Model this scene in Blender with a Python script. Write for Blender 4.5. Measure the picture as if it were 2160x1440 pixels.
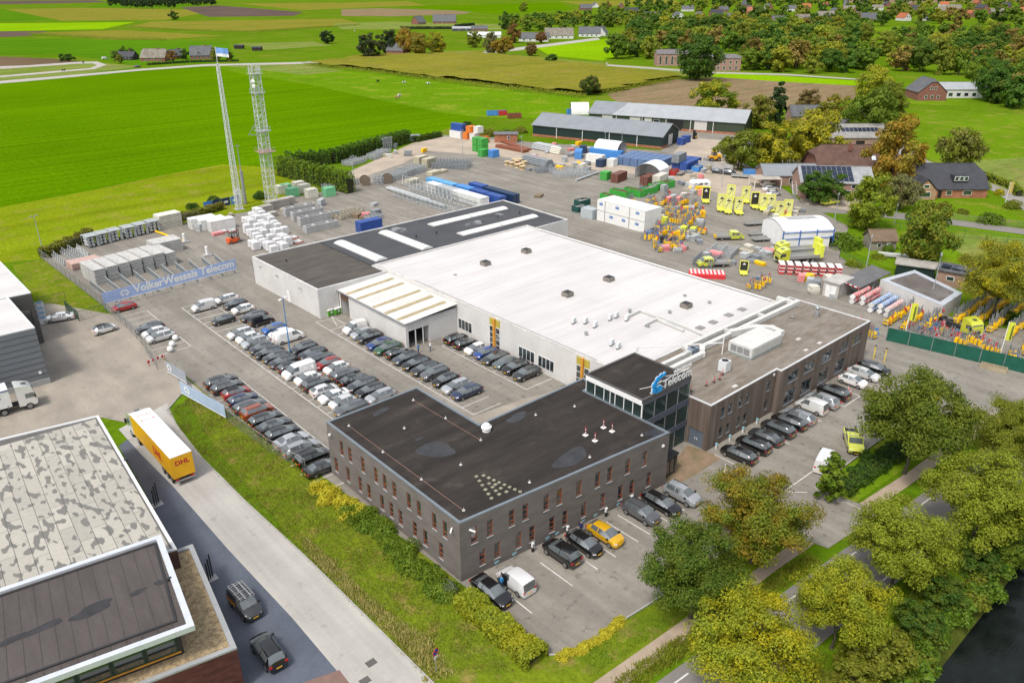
import bpy, bmesh, math, random
from mathutils import Vector, Matrix
R = math.radians
random.seed(7)
for o in list(bpy.data.objects): bpy.data.objects.remove(o)
sc = bpy.context.scene
COL = sc.collection

# ------------------------------------------------------------------ camera
CAMH, PITCH, ROLL, YAW, FPX = 54.0, R(24.55), R(-0.18), R(48.26), 1652.0
_d = Vector((math.cos(YAW)*math.cos(PITCH), math.sin(YAW)*math.cos(PITCH), -math.sin(PITCH)))
_r = Vector((math.sin(YAW), -math.cos(YAW), 0)); _u = _r.cross(_d)
_cr, _cu = _r*math.cos(ROLL)+_u*math.sin(ROLL), -_r*math.sin(ROLL)+_u*math.cos(ROLL)
cam = bpy.data.cameras.new('camera'); camo = bpy.data.objects.new('camera', cam); COL.objects.link(camo)
M3 = Matrix((_cr, _cu, -_d)).transposed()
camo.matrix_world = Matrix.Translation((0, 0, CAMH)) @ M3.to_4x4()
cam.sensor_width = 36; cam.lens = 36*FPX/2160; cam.clip_start = 1; cam.clip_end = 20000
sc.camera = camo
# ------------------------------------------------------------------ light
SUN_EL, SUN_AZ, SUN_ST, SKY_ST, EXPO = R(58), R(194), 1.8, 0.15, 0.6   # SUN_AZ: compass of the sun in world xy (from +x, ccw)
w = bpy.data.worlds.new('World'); sc.world = w; w.use_nodes = True
nt = w.node_tree; bg = nt.nodes['Background']
sky = nt.nodes.new('ShaderNodeTexSky'); sky.sky_type = 'NISHITA'; sky.sun_disc = False
sky.sun_elevation = SUN_EL; sky.sun_rotation = R(90)-SUN_AZ; sky.dust_density = 3.0; sky.ozone_density = 1.0; sky.air_density = 1.2
hs = nt.nodes.new('ShaderNodeHueSaturation'); hs.inputs['Saturation'].default_value = 0.3
nt.links.new(sky.outputs[0], hs.inputs['Color']); nt.links.new(hs.outputs[0], bg.inputs[0]); bg.inputs[1].default_value = SKY_ST
sl = bpy.data.lights.new('sun', 'SUN'); sl.energy = SUN_ST; sl.angle = R(10); sl.color = (1, .93, .83)
so = bpy.data.objects.new('sun', sl); COL.objects.link(so); so.location = (0, 0, 300)
sd = Vector((math.cos(SUN_AZ)*math.cos(SUN_EL), math.sin(SUN_AZ)*math.cos(SUN_EL), math.sin(SUN_EL)))
so.rotation_euler = sd.to_track_quat('Z', 'Y').to_euler()
sc.view_settings.view_transform = 'Standard'; sc.view_settings.look = 'None'
sc.view_settings.exposure = EXPO; sc.view_settings.gamma = 1; sc.view_settings.use_curve_mapping = False

# ------------------------------------------------------------------ pixel -> place on the ground (or on a plane z)
def G(x, y, z=0.0):
    q = M3 @ Vector((x-1080, 720-y, -FPX)); t = (z-CAMH)/q.z
    return Vector((q.x*t, q.y*t, z))
def pxm(y): return (y+36)/54.0        # pixels per metre at a ground row

# ------------------------------------------------------------------ materials
MATS = {}
def _new(name):
    m = bpy.data.materials.new(name); m.use_nodes = True
    n = m.node_tree; b = n.nodes['Principled BSDF']; MATS[name] = m
    return m, n, b
def _coord(n, kind='Object', scale=(1, 1, 1), rot=0):
    tc = n.nodes.new('ShaderNodeTexCoord'); mp = n.nodes.new('ShaderNodeMapping')
    mp.inputs['Scale'].default_value = scale; mp.inputs['Rotation'].default_value = (0, 0, rot)
    n.links.new(tc.outputs[kind], mp.inputs[0]); return mp.outputs[0]
def _noise(n, vec, sc_, det=4, rough=.6):
    t = n.nodes.new('ShaderNodeTexNoise'); t.inputs['Scale'].default_value = sc_; t.inputs['Detail'].default_value = det
    t.inputs['Roughness'].default_value = rough; n.links.new(vec, t.inputs[0]); return t.outputs[0]
def _ramp(n, fac, stops):
    r = n.nodes.new('ShaderNodeValToRGB'); e = r.color_ramp.elements
    while len(e) < len(stops): e.new(.5)
    for el, (p, c) in zip(e, stops): el.position = p; el.color = (*c, 1)
    n.links.new(fac, r.inputs[0]); return r.outputs[0]
def _mix(n, fac, a, b, mode='MIX'):
    m = n.nodes.new('ShaderNodeMix'); m.data_type = 'RGBA'; m.blend_type = mode
    for s, v in ((0, fac), (6, a), (7, b)):
        if hasattr(v, 'is_linked') or hasattr(v, 'links'): n.links.new(v, m.inputs[s])
        elif isinstance(v, (int, float)): m.inputs[s].default_value = v
        else: m.inputs[s].default_value = (*v, 1)
    return m.outputs[2]
def _bump(n, b, h, st=.3, dist=.05):
    k = n.nodes.new('ShaderNodeBump'); k.inputs['Strength'].default_value = st; k.inputs['Distance'].default_value = dist
    n.links.new(h, k.inputs['Height']); n.links.new(k.outputs[0], b.inputs['Normal'])
def mul(c, f): return tuple(min(1, x*f) for x in c)
def surf(name, c, rough=.7, var=.12, sc_=.6, fine=6, bump=.0, metal=0, spec=.3, coord='Object', c2=None, stretch=(1, 1, 1), lo=.35, hi=.7):
    """plain weathered surface: broad mottling plus fine grain"""
    if name in MATS: return MATS[name]
    m, n, b = _new(name); v = _coord(n, coord, stretch)
    a = _noise(n, v, sc_, 5); f = _noise(n, v, fine, 3)
    c2 = c2 or mul(c, 1-2*var)
    col = _ramp(n, a, [(lo, c2), (hi, mul(c, 1+var*.6))])
    g = _ramp(n, f, [(.3, (1-var,)*3), (.7, (1+var*.5,)*3)])
    col = _mix(n, 1.0, col, g, 'MULTIPLY'); n.links.new(col, b.inputs['Base Color'])
    b.inputs['Roughness'].default_value = rough; b.inputs['Metallic'].default_value = metal
    b.inputs['Specular IOR Level'].default_value = spec
    if bump: _bump(n, b, f, bump)
    return m
def wear(m, spot=(.6, .66), dark=.72, streak=(.9, .06, 1), rot=0, samt=.84, sc_=.9):
    """tyre-polished lanes and small dark spots laid over a surface"""
    n = m.node_tree; b = n.nodes['Principled BSDF']; l = b.inputs['Base Color'].links[0]; col = l.from_socket; v = _coord(n); vs = _coord(n, 'Object', streak, rot)
    col = _mix(n, 1.0, col, _ramp(n, _noise(n, vs, .55, 4), [(.38, (samt,)*3), (.62, (1.07,)*3)]), 'MULTIPLY')
    col = _mix(n, 1.0, col, _ramp(n, _noise(n, v, sc_, 3), [(spot[0], (1, 1, 1)), (spot[1], (dark,)*3)]), 'MULTIPLY'); n.links.new(col, b.inputs['Base Color']); return m
def flat(name, c, rough=.5, metal=0, spec=.5): return surf(name, c, rough, .05, .8, 5, 0, metal, spec)
def objcol(name, rough=.5, metal=0, coat=0, var=.06, spec=.5, sc_=1.5):
    """colour comes from each object's own colour"""
    if name in MATS: return MATS[name]
    m, n, b = _new(name); oi = n.nodes.new('ShaderNodeObjectInfo'); v = _coord(n)
    g = _ramp(n, _noise(n, v, sc_, 5), [(.3, (1-var*2,)*3), (.7, (1+var*.4,)*3)])
    n.links.new(_mix(n, 1.0, oi.outputs['Color'], g, 'MULTIPLY'), b.inputs['Base Color'])
    b.inputs['Roughness'].default_value = rough; b.inputs['Metallic'].default_value = metal
    b.inputs['Coat Weight'].default_value = coat; b.inputs['Coat Roughness'].default_value = .04; b.inputs['Specular IOR Level'].default_value = spec
    return m
def glass(name, c=(.02, .03, .035), rough=.06):
    if name in MATS: return MATS[name]
    m, n, b = _new(name); v = _coord(n)
    n.links.new(_ramp(n, _noise(n, v, .5, 2), [(.3, mul(c, .6)), (.7, mul(c, 1.4))]), b.inputs['Base Color'])
    b.inputs['Roughness'].default_value = rough; b.inputs['Specular IOR Level'].default_value = 1.0; b.inputs['IOR'].default_value = 1.75
    return m
def leafmat(name, trans=.42):
    """leaf colour: object colour, drifting to a second tone clump by clump and leaf by leaf"""
    if name in MATS: return MATS[name]
    m, n, b = _new(name); oi = n.nodes.new('ShaderNodeObjectInfo'); ge = n.nodes.new('ShaderNodeNewGeometry'); v = _coord(n)
    rnd = ge.outputs['Random Per Island']
    val = _ramp(n, rnd, [(0, (.72, .74, .75)), (.6, (1, 1, 1)), (1, (1.3, 1.24, 1.1))])
    col = _mix(n, 1.0, oi.outputs['Color'], val, 'MULTIPLY')
    at = n.nodes.new('ShaderNodeAttribute'); at.attribute_type = 'OBJECT'; at.attribute_name = 'tint'
    ns = _ramp(n, _noise(n, v, .42, 4), [(.42, (0, 0, 0)), (.62, (1, 1, 1))])
    aa = n.nodes.new('ShaderNodeAttribute'); aa.attribute_type = 'OBJECT'; aa.attribute_name = 'tint_amount'
    mm = n.nodes.new('ShaderNodeMath'); mm.operation = 'MULTIPLY'; n.links.new(ns, mm.inputs[0]); n.links.new(aa.outputs['Fac'], mm.inputs[1])
    tv = _mix(n, 1.0, at.outputs['Color'], val, 'MULTIPLY')
    col = _mix(n, mm.outputs[0], col, tv)
    n.links.new(col, b.inputs['Base Color']); b.inputs['Roughness'].default_value = .55; b.inputs['Specular IOR Level'].default_value = .25
    t = n.nodes.new('ShaderNodeBsdfTranslucent'); n.links.new(col, t.inputs['Color'])
    ms = n.nodes.new('ShaderNodeMixShader'); ms.inputs[0].default_value = trans
    n.links.new(b.outputs[0], ms.inputs[1]); n.links.new(t.outputs[0], ms.inputs[2])
    n.links.new(ms.outputs[0], n.nodes['Material Output'].inputs['Surface'])
    return m
def fieldmat(name, c, c2, stripe=0, rot=0, sc_=.05, fine=1.2, rough=.9, c3=None):
    """grass or crop: broad patches, mowing or sowing stripes and fine tufts, in metres"""
    if name in MATS: return MATS[name]
    m, n, b = _new(name); v = _coord(n)
    col = _ramp(n, _noise(n, v, sc_, 6, .65), [(.35, c2), (.65, c)])
    if c3: col = _mix(n, _ramp(n, _noise(n, v, sc_*3.1, 5), [(.52, (0, 0, 0)), (.68, (1, 1, 1))]), col, c3)
    f = _ramp(n, _noise(n, v, fine, 4, .7), [(.3, (.72,)*3), (.7, (1.18,)*3)])
    col = _mix(n, 1.0, col, f, 'MULTIPLY')
    if stripe:
        vr = _coord(n, 'Object', (.012, 1, 1), rot)
        col = _mix(n, 1.0, col, _ramp(n, _noise(n, vr, stripe*3, 3, .6), [(.3, (.82,)*3), (.7, (1.13,)*3)]), 'MULTIPLY')
    n.links.new(col, b.inputs['Base Color']); b.inputs['Roughness'].default_value = rough; b.inputs['IOR'].default_value = 1.001
    _bump(n, b, _noise(n, v, fine*1.5, 3), .5, .25)
    return m

# ------------------------------------------------------------------ mesh builder
class MB:
    def __init__(s): s.v = []; s.f = []
    def add(s, vs, fs):
        k = len(s.v); s.v += [tuple(p) for p in vs]; s.f += [tuple(i+k for i in q) for q in fs]; return s
    def box(s, x0, x1, y0, y1, z0, z1):
        return s.add([(x0, y0, z0), (x1, y0, z0), (x1, y1, z0), (x0, y1, z0), (x0, y0, z1), (x1, y0, z1), (x1, y1, z1), (x0, y1, z1)],
                     [(3, 2, 1, 0), (4, 5, 6, 7), (0, 1, 5, 4), (1, 2, 6, 5), (2, 3, 7, 6), (3, 0, 4, 7)])
    def cbox(s, c, sx, sy, sz, rz=0):
        ca, sa = math.cos(rz), math.sin(rz); vs = []
        for z in (0, sz):
            for x, y in ((-sx/2, -sy/2), (sx/2, -sy/2), (sx/2, sy/2), (-sx/2, sy/2)):
                vs.append((c[0]+x*ca-y*sa, c[1]+x*sa+y*ca, c[2]+z))
        return s.add(vs, [(3, 2, 1, 0), (4, 5, 6, 7), (0, 1, 5, 4), (1, 2, 6, 5), (2, 3, 7, 6), (3, 0, 4, 7)])
    def prism(s, poly, z0, z1, top=True, bottom=True, sides=True):
        n = len(poly); area = sum(poly[i][0]*poly[(i+1) % n][1]-poly[(i+1) % n][0]*poly[i][1] for i in range(n))
        if area < 0: poly = poly[::-1]
        vs = [(p[0], p[1], z0) for p in poly]+[(p[0], p[1], z1) for p in poly]; fs = []
        if sides: fs += [(i, (i+1) % n, n+(i+1) % n, n+i) for i in range(n)]
        if top: fs.append(tuple(range(n, 2*n)))
        if bottom: fs.append(tuple(range(n-1, -1, -1)))
        return s.add(vs, fs)
    def sheet(s, poly, z):
        n = len(poly); area = sum(poly[i][0]*poly[(i+1) % n][1]-poly[(i+1) % n][0]*poly[i][1] for i in range(n))
        if area < 0: poly = poly[::-1]
        return s.add([(p[0], p[1], z) for p in poly], [tuple(range(n))])
    def tube(s, a, b, r0, r1=None, n=8, cap=True):
        r1 = r0 if r1 is None else r1; a, b = Vector(a), Vector(b); d = (b-a)
        if d.length < 1e-6: return s
        d.normalize(); u = d.orthogonal().normalized(); w_ = d.cross(u); vs = []
        for p, r in ((a, r0), (b, r1)):
            for i in range(n):
                t = 2*math.pi*i/n; vs.append(p+u*(r*math.cos(t))+w_*(r*math.sin(t)))
        fs = [(i, (i+1) % n, n+(i+1) % n, n+i) for i in range(n)]
        if cap: fs += [tuple(range(n-1, -1, -1)), tuple(range(n, 2*n))]
        return s.add(vs, fs)
    def bar(s, a, b, t, up=(0, 0, 1)):
        a, b = Vector(a), Vector(b); d = (b-a).normalized(); u = d.cross(Vector(up))
        if u.length < .01: u = d.cross(Vector((1, 0, 0)))
        u.normalize(); w_ = d.cross(u); h = t/2
        vs = [p+u*(x*h)+w_*(y*h) for p in (a, b) for x, y in ((-1, -1), (1, -1), (1, 1), (-1, 1))]
        return s.add(vs, [(3, 2, 1, 0), (4, 5, 6, 7), (0, 1, 5, 4), (1, 2, 6, 5), (2, 3, 7, 6), (3, 0, 4, 7)])
    def lathe(s, prof, n=12, c=(0, 0, 0)):
        vs = []
        for r, z in prof:
            for i in range(n):
                t = 2*math.pi*i/n; vs.append((c[0]+r*math.cos(t), c[1]+r*math.sin(t), c[2]+z))
        fs = []
        for j in range(len(prof)-1):
            for i in range(n): fs.append((j*n+i, j*n+(i+1) % n, (j+1)*n+(i+1) % n, (j+1)*n+i))
        fs += [tuple(range(n-1, -1, -1)), tuple(range((len(prof)-1)*n, len(prof)*n))]
        return s.add(vs, fs)
    def xf(s, m):
        s.v = [tuple(m @ Vector(p)) for p in s.v]; return s
    def mesh(s, name, mat, smooth=0, off=(0, 0, 0)):
        me = bpy.data.meshes.new(name)
        me.from_pydata([(p[0]-off[0], p[1]-off[1], p[2]-off[2]) for p in s.v], [], s.f); me.update()
        if mat: me.materials.append(mat)
        if smooth:
            me.polygons.foreach_set('use_smooth', [True]*len(me.polygons)); me.set_sharp_from_angle(angle=R(smooth))
        return me
def link(name, me, parent=None, color=None):
    o = bpy.data.objects.new(name, me); COL.objects.link(o)
    if parent is not None: o.parent = parent
    if color: o.color = (*color[:3], 1)
    return o
def wloc(p):
    v = Vector((0, 0, 0))
    while p is not None: v += Vector(p.location); p = p.parent
    return v
def part(name, mb, mat, parent, smooth=0, color=None, world=True, label=None):
    """a part: vertices given in world coordinates when its thing stands unrotated"""
    o = link(name, mb.mesh(name, mat, smooth, wloc(parent) if world else (0, 0, 0)), parent, color)
    if label: o['label'] = label
    return o
def pt(*a, **k): return part(*a, world=False, **k)
def tag(o, label, cat, group=None, kind=None):
    if label: o['label'] = label
    if cat: o['category'] = cat
    if group: o['group'] = group
    if kind: o['kind'] = kind
    return o
def thing(name, label, cat, loc=(0, 0, 0), rz=0, group=None):
    o = bpy.data.objects.new(name, None); COL.objects.link(o); o.location = loc; o.rotation_euler = (0, 0, rz); o.empty_display_size = .2
    return tag(o, label, cat, group)
def solo(name, mb, mat, label, cat, group=None, smooth=0, color=None, kind=None, origin=None):
    off = origin if origin is not None else (0, 0, 0)
    o = link(name, mb.mesh(name, mat, smooth, off), None, color); o.location = off
    return tag(o, label, cat, group, kind)
def struct(name, mb, mat):
    o = link(name, mb.mesh(name, mat)); o['kind'] = 'structure'; return o
def dup(o, parent=None, color=None):
    """a thing with copies of its parts and their pieces, sharing meshes"""
    c = o.copy(); COL.objects.link(c); c.parent = parent
    if color is not None and c.type == 'MESH' and c.get('painted'): c.color = (*color[:3], 1)
    for ch in list(KIDS.get(o, ())):
        k = dup(ch, c, color)
    return c
KIDS = {}
def index_children(root):
    KIDS.clear()
    def rec(o):
        KIDS[o] = list(o.children)
        for c in KIDS[o]: rec(c)
    rec(root)
PROTO = {}
def place(proto, loc, rz, label=None, color=None, group=None, scale=None):
    """first use moves the prototype itself, later ones copy it"""
    st = PROTO[proto]
    if st['used']:
        if 'kids' not in st:
            KIDS.clear(); index_children(st['o']); st['kids'] = dict(KIDS)
        KIDS.clear(); KIDS.update(st['kids']); o = dup(st['o'], None, color)
    else:
        o = st['o']; st['used'] = True
        if color is not None:
            for c in [o]+list(o.children_recursive):
                if c.type == 'MESH' and c.get('painted'): c.color = (*color[:3], 1)
    o.location = loc; o.rotation_euler = (0, 0, rz)
    if scale: o.scale = (scale,)*3 if isinstance(scale, (int, float)) else scale
    if label: o['label'] = label
    if group: o['group'] = group
    return o
def proto(name, o): PROTO[name] = {'o': o, 'used': False}; return o
def paint(o): o['painted'] = 1; return o
def text_mb(body, size, depth=.02, font_bold=False, align='CENTER'):
    """lettering lying in the xz plane facing -y, base line z=0"""
    cu = bpy.data.curves.new('lettering', 'FONT'); cu.body = body; cu.size = size; cu.extrude = depth/2; cu.align_x = align; cu.resolution_u = 3
    if font_bold: cu.offset = size*(.03 if font_bold is True else font_bold)
    o = bpy.data.objects.new('lettering', cu); COL.objects.link(o); dg = bpy.context.evaluated_depsgraph_get()
    me = bpy.data.meshes.new_from_object(o.evaluated_get(dg)); mb = MB()
    mb.add([(v.co.x, -v.co.z, v.co.y) for v in me.vertices], [tuple(p.vertices) for p in me.polygons])
    bpy.data.objects.remove(o); bpy.data.curves.remove(cu); bpy.data.meshes.remove(me)
    return mb
ORD = ['first', 'second', 'third', 'fourth', 'fifth', 'sixth', 'seventh', 'eighth', 'ninth', 'tenth', 'eleventh', 'twelfth', 'thirteenth', 'fourteenth', 'fifteenth', 'sixteenth', 'seventeenth', 'eighteenth', 'nineteenth', 'twentieth']
# ------------------------------------------------------------------ the ground and what lies flat on it
def poly(*px): return [tuple(G(x, y)[:2]) for x, y in px]
def tri_sheet(name, pts, z, mat):
    bm = bmesh.new(); vs = [bm.verts.new((p[0], p[1], z)) for p in pts]; f = bm.faces.new(vs); bm.normal_update()
    if f.normal.z < 0: f.normal_flip()
    bmesh.ops.triangulate(bm, faces=bm.faces[:]); me = bpy.data.meshes.new(name); bm.to_mesh(me); bm.free(); me.materials.append(mat)
    o = link(name, me); o['kind'] = 'structure'; return o
GRASS = fieldmat('meadow_grass', (.10, .175, .007), (.075, .145, .005), c3=(.145, .17, .02), sc_=.012, fine=.5)
b = MB()
b.add([(-1500, 15.5, -.06), (14000, 15.5, -.06), (14000, 14000, -.06), (-1500, 14000, -.06)], [(0, 1, 2, 3)])
b.add([(-1500, -600, -.06), (14000, -600, -.06), (14000, -12, -.06), (-1500, -12, -.06)], [(0, 1, 2, 3)])
b.add([(-1500, -12, -.06), (14000, -12, -.06), (14000, -8, -1.9), (-1500, -8, -1.9)], [(0, 1, 2, 3)])
struct('ground', b, GRASS)
struct('canal_bank', MB().add([(-1500, 15.5, -.06), (14000, 15.5, -.06), (14000, 12.2, -1.9), (-1500, 12.2, -1.9)], [(3, 2, 1, 0)]), fieldmat('bank_undergrowth', (.07, .085, .014), (.045, .055, .012), 0, 0, .3, 2))
# canal water
m, n, bs = _new('canal_water'); v = _coord(n, 'Object', (1, 3.2, 1), R(12))
bs.inputs['Base Color'].default_value = (.012, .016, .014, 1); bs.inputs['Roughness'].default_value = .05; bs.inputs['Specular IOR Level'].default_value = .22
n.links.new(_ramp(n, _noise(n, v, .4, 3), [(.3, (.004, .006, .006)), (.7, (.009, .012, .011))]), bs.inputs['Base Color'])
_bump(n, bs, _noise(n, v, 1.6, 3), .25, .05)
struct('water', MB().sheet([(-600, -9.5), (3000, -9.5), (3000, 14.2), (-600, 14.2)], -1.5), m)

# fields, far to near
FG = {
 'green': fieldmat('field_bright_green', (.088, .186, .001), (.07, .155, .001), .09, YAW+.12, .01, .7),
 'green2': fieldmat('field_mid_green', (.08, .185, .006), (.062, .155, .005), .05, .4, .008, .4),
 'lime': fieldmat('field_lime_green', (.19, .34, .004), (.16, .30, .003), 0, 0, .01, .4),
 'pasture': fieldmat('field_pasture', (.11, .215, .005), (.085, .175, .005), 0, 0, .02, .5, c3=(.18, .23, .02)),
 'pale': fieldmat('field_pale_grass', (.17, .215, .05), (.13, .185, .03), .03, .2, .02, .4, c3=(.22, .20, .07)),
 'olive': fieldmat('field_maize_olive', (.20, .185, .025), (.15, .16, .018), .12, .7, .02, .6, c3=(.20, .17, .04)),
 'brown': fieldmat('field_ploughed_brown', (.15, .105, .065), (.115, .08, .05), .12, YAW, .02, .5),
 'purple': fieldmat('field_bare_earth', (.115, .085, .07), (.09, .065, .055), .05, .9, .01, .3),
 'stubble': fieldmat('field_stubble', (.235, .17, .105), (.18, .135, .075), .11, R(140), .03, .5, c3=(.155, .15, .06)),
 'verge': fieldmat('verge_grass', (.15, .195, .012), (.095, .14, .010), 0, 0, .16, 1.8, c3=(.215, .175, .05)),
 'lvg': fieldmat('verge_lime', (.185, .23, .008), (.135, .19, .006), .05, R(20), .05, 1.2, c3=(.20, .20, .03)),
 'lawn': fieldmat('lawn_grass', (.12, .21, .008), (.09, .165, .006), 0, 0, .04, 1.6, c3=(.19, .20, .03)),
}
FIELDS = [
 ('green', [(0, 172), (150, 158), (300, 143), (432, 138), (520, 158), (640, 176), (780, 206), (930, 238), (1010, 246), (900, 288), (760, 318), (640, 336), (560, 352), (470, 346), (330, 372), (180, 404), (0, 437)]),
 ('lvg', [(0, 437), (180, 404), (330, 372), (470, 346), (560, 352), (640, 376), (640, 400), (590, 420), (500, 450), (330, 482), (190, 515), (90, 545), (-60, 560), (-60, 445)]),
 ('pasture', [(432, 138), (700, 131), (820, 150), (1000, 180), (1230, 206), (1320, 214), (1290, 232), (1150, 250), (1010, 246), (930, 238), (780, 206), (640, 176), (520, 158)]),
 ('pale', [(480, 140), (640, 133), (720, 150), (640, 158)]),
 ('olive', [(642, 134), (770, 119), (1010, 112), (1450, 160), (1424, 167), (1280, 196), (1232, 202), (1000, 175), (820, 152)]),
 ('pale', [(860, 110), (1010, 108), (1290, 136), (1700, 160), (1500, 168), (1450, 160), (1010, 112)]),
 ('stubble', [(1280, 198), (1424, 168), (1520, 164), (1820, 182), (1800, 210), (1600, 235), (1420, 222), (1300, 214)]),
 ('lime', [(1512, 154), (1640, 160), (1830, 172), (1828, 182), (1640, 172), (1500, 162)]),
 ('green2', [(0, 80), (480, 88), (500, 128), (430, 134), (290, 138), (160, 118), (0, 116)]),
 ('brown', [(-40, 118), (110, 124), (190, 131), (60, 142), (-40, 150)]),
 ('pale', [(-40, 150), (60, 142), (200, 132), (300, 140), (140, 160), (-40, 174)]),
 ('olive', [(60, 70), (250, 64), (480, 76), (360, 82), (240, 84)]),
 ('lime', [(-40, 50), (285, 47), (215, 62), (-40, 67)]),
 ('purple', [(-40, 67), (100, 66), (60, 76), (-40, 81)]),
 ('olive', [(270, 57), (320, 46), (720, 40), (770, 52), (520, 66)]),
 ('olive', [(10, 20), (180, 17), (460, 22), (350, 42), (130, 44)]),
 ('green2', [(-40, 18), (10, 20), (120, 44), (-40, 49)]),
 ('purple', [(380, 16), (460, 12), (640, 26), (620, 34), (440, 36)]),
 ('purple', [(-40, 2), (200, 1), (230, 5), (100, 8), (-40, 10)]),
 ('green2', [(220, 8), (440, 10), (380, 16), (180, 16)]),
 ('olive', [(500, 8), (700, 6), (820, 14), (640, 22)]),
 ('stubble', [(720, 20), (800, 18), (1000, 24), (980, 30), (830, 35), (720, 34)]),
 ('olive', [(720, 6), (860, 3), (900, 12), (760, 16)]),
 ('green', [(840, 14), (1180, 6), (1210, 20), (1050, 30)]),
 ('pale', [(700, 50), (830, 46), (1080, 52), (1060, 64), (860, 62), (720, 62)]),
 ('pale', [(500, 92), (660, 88), (700, 96), (560, 106)]),
 ('lime', [(1130, 100), (1300, 80), (1420, 84), (1270, 128), (1160, 118)]),
 ('stubble', [(1780, 0), (2160, -6), (2160, 4), (1900, 7), (1780, 6)]),
 ('olive', [(1180, 3), (1420, 0), (1440, 8), (1240, 14)]),
 ('lawn', [(1905, 230), (1990, 232), (2160, 242), (2180, 330), (1980, 345), (1880, 300)]),
 ('pale', [(1980, 345), (2180, 330), (2220, 440), (2120, 405)]),
 ('lawn', [(1900, 400), (2060, 382), (2120, 440), (2180, 470), (2020, 470), (1880, 452)]),
 ('lawn', [(1640, 300), (1780, 290), (1790, 330), (1600, 345), (1560, 335)]),
 ('lawn', [(1770, 460), (1900, 475), (2060, 480), (2200, 505), (2200, 600), (2000, 600), (1860, 560), (1780, 520)]),
 ('pale', [(1990, 490), (2180, 505), (2180, 570), (2080, 560), (2000, 520)]),
 ('lawn', [(1730, 70), (1900, 55), (2030, 62), (2160, 75), (2160, 90), (1980, 96), (1760, 105)]),
 ('lawn', [(1840, 196), (1900, 205), (2040, 212), (2040, 224), (1860, 218)]),
]
for i, (k, p) in enumerate(FIELDS):
    tri_sheet('field', poly(*p), -.055+.001*i, FG[k])

# paved surfaces
ASPH = surf('yard_asphalt', (.235, .216, .188), .88, .10, .12, 1.4, .15, c2=(.19, .174, .15), spec=.3)
SAND = surf('sandy_hardstanding', (.40, .335, .265), .95, .10, .12, 2, .2, c2=(.31, .26, .21))
PAVE = surf('clay_pavers', (.30, .268, .225), .9, .08, .2, 2, .2, c2=(.25, .222, .187))
ROADC = surf('concrete_road', (.38, .365, .34), .9, .05, .12, 2.5, .1, c2=(.325, .312, .29), spec=.3)
ROADA = surf('road_asphalt', (.20, .185, .172), .9, .08, .15, 3, .1, spec=.3)
SLATE = surf('blue_grey_pavers', (.098, .112, .145), .6, .14, .22, 4, .2, c2=(.072, .084, .11))
PATHM = surf('gravel_path', (.36, .285, .215), .95, .10, .5, 6, .2)
REDP = surf('red_pavers', (.20, .125, .105), .9, .1, .5, 5, .2)
LINE = surf('road_paint', (.62, .61, .59), .7, .12, .7, 5, 0, c2=(.48, .47, .45))
wear(ASPH); wear(ROADC, (.64, .7), .85, (1.2, .04, 1), 0, .92, .5); wear(PAVE, (.62, .7), .85, (.5, .12, 1), .6, .88, .5)
yard = poly((84, 540), (215, 642), (330, 745), (368, 772), (470, 860), (690, 1010), (975, 1232))
yard += [(36.6, 47.6), (36.6, 40.2), (36.8, 36.4), (38, 35.2), (44.2, 34.8), (48.9, 34.4), (62, 34.0), (67, 33.8), (68.5, 27), (79, 26), (77.5, 33.3), (92.6, 33.2), (106, 31.2), (110, 28.2), (113, 24.5), (128, 20), (140, 19)]
yard += poly((2300, 780), (2230, 700), (2080, 690), (1950, 650), (1880, 610), (1770, 540), (1790, 478), (1690, 425), (1600, 360), (1540, 330), (1560, 280), (1470, 262), (1430, 240), (1395, 318), (1120, 300), (1040, 290), (935, 285), (880, 300), (740, 360), (745, 392), (600, 420), (520, 447), (400, 468), (330, 486), (180, 516))
tri_sheet('yard_pavement', yard, 0, ASPH)
tri_sheet('sandy_yard', poly((745, 378), (730, 366), (870, 302), (935, 288), (1060, 296), (1130, 318), (1400, 360), (1380, 372), (1200, 352), (1080, 333), (900, 318), (850, 345), (770, 372)), .004, SAND)
tri_sheet('sandy_yard', poly((1425, 318), (1450, 290), (1560, 300), (1560, 345), (1600, 362), (1650, 440), (1560, 420), (1470, 395), (1400, 372), (1400, 345)), .004, SAND)
tri_sheet('courtyard_pavers', [(50.3, 62.2), (66, 62.2), (74.2, 64.5), (74.2, 70.5), (66.5, 72.5), (50.3, 74)], .004, PAVE)
tri_sheet('forecourt_pavers', poly((0, 640), (110, 640), (245, 665), (330, 745), (470, 862), (380, 830), (352, 870), (330, 905), (215, 880), (0, 930), (-120, 960), (-120, 700)), .002, PAVE)
tri_sheet('entrance_pavers', poly((1402, 1000), (1450, 938), (1500, 955), (1522, 965), (1470, 1000), (1410, 1030)), .004, surf('entrance_clay_pavers', (.24, .16, .115), .9, .2, .6, 3, .2, c2=(.16, .13, .07)))
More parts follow.
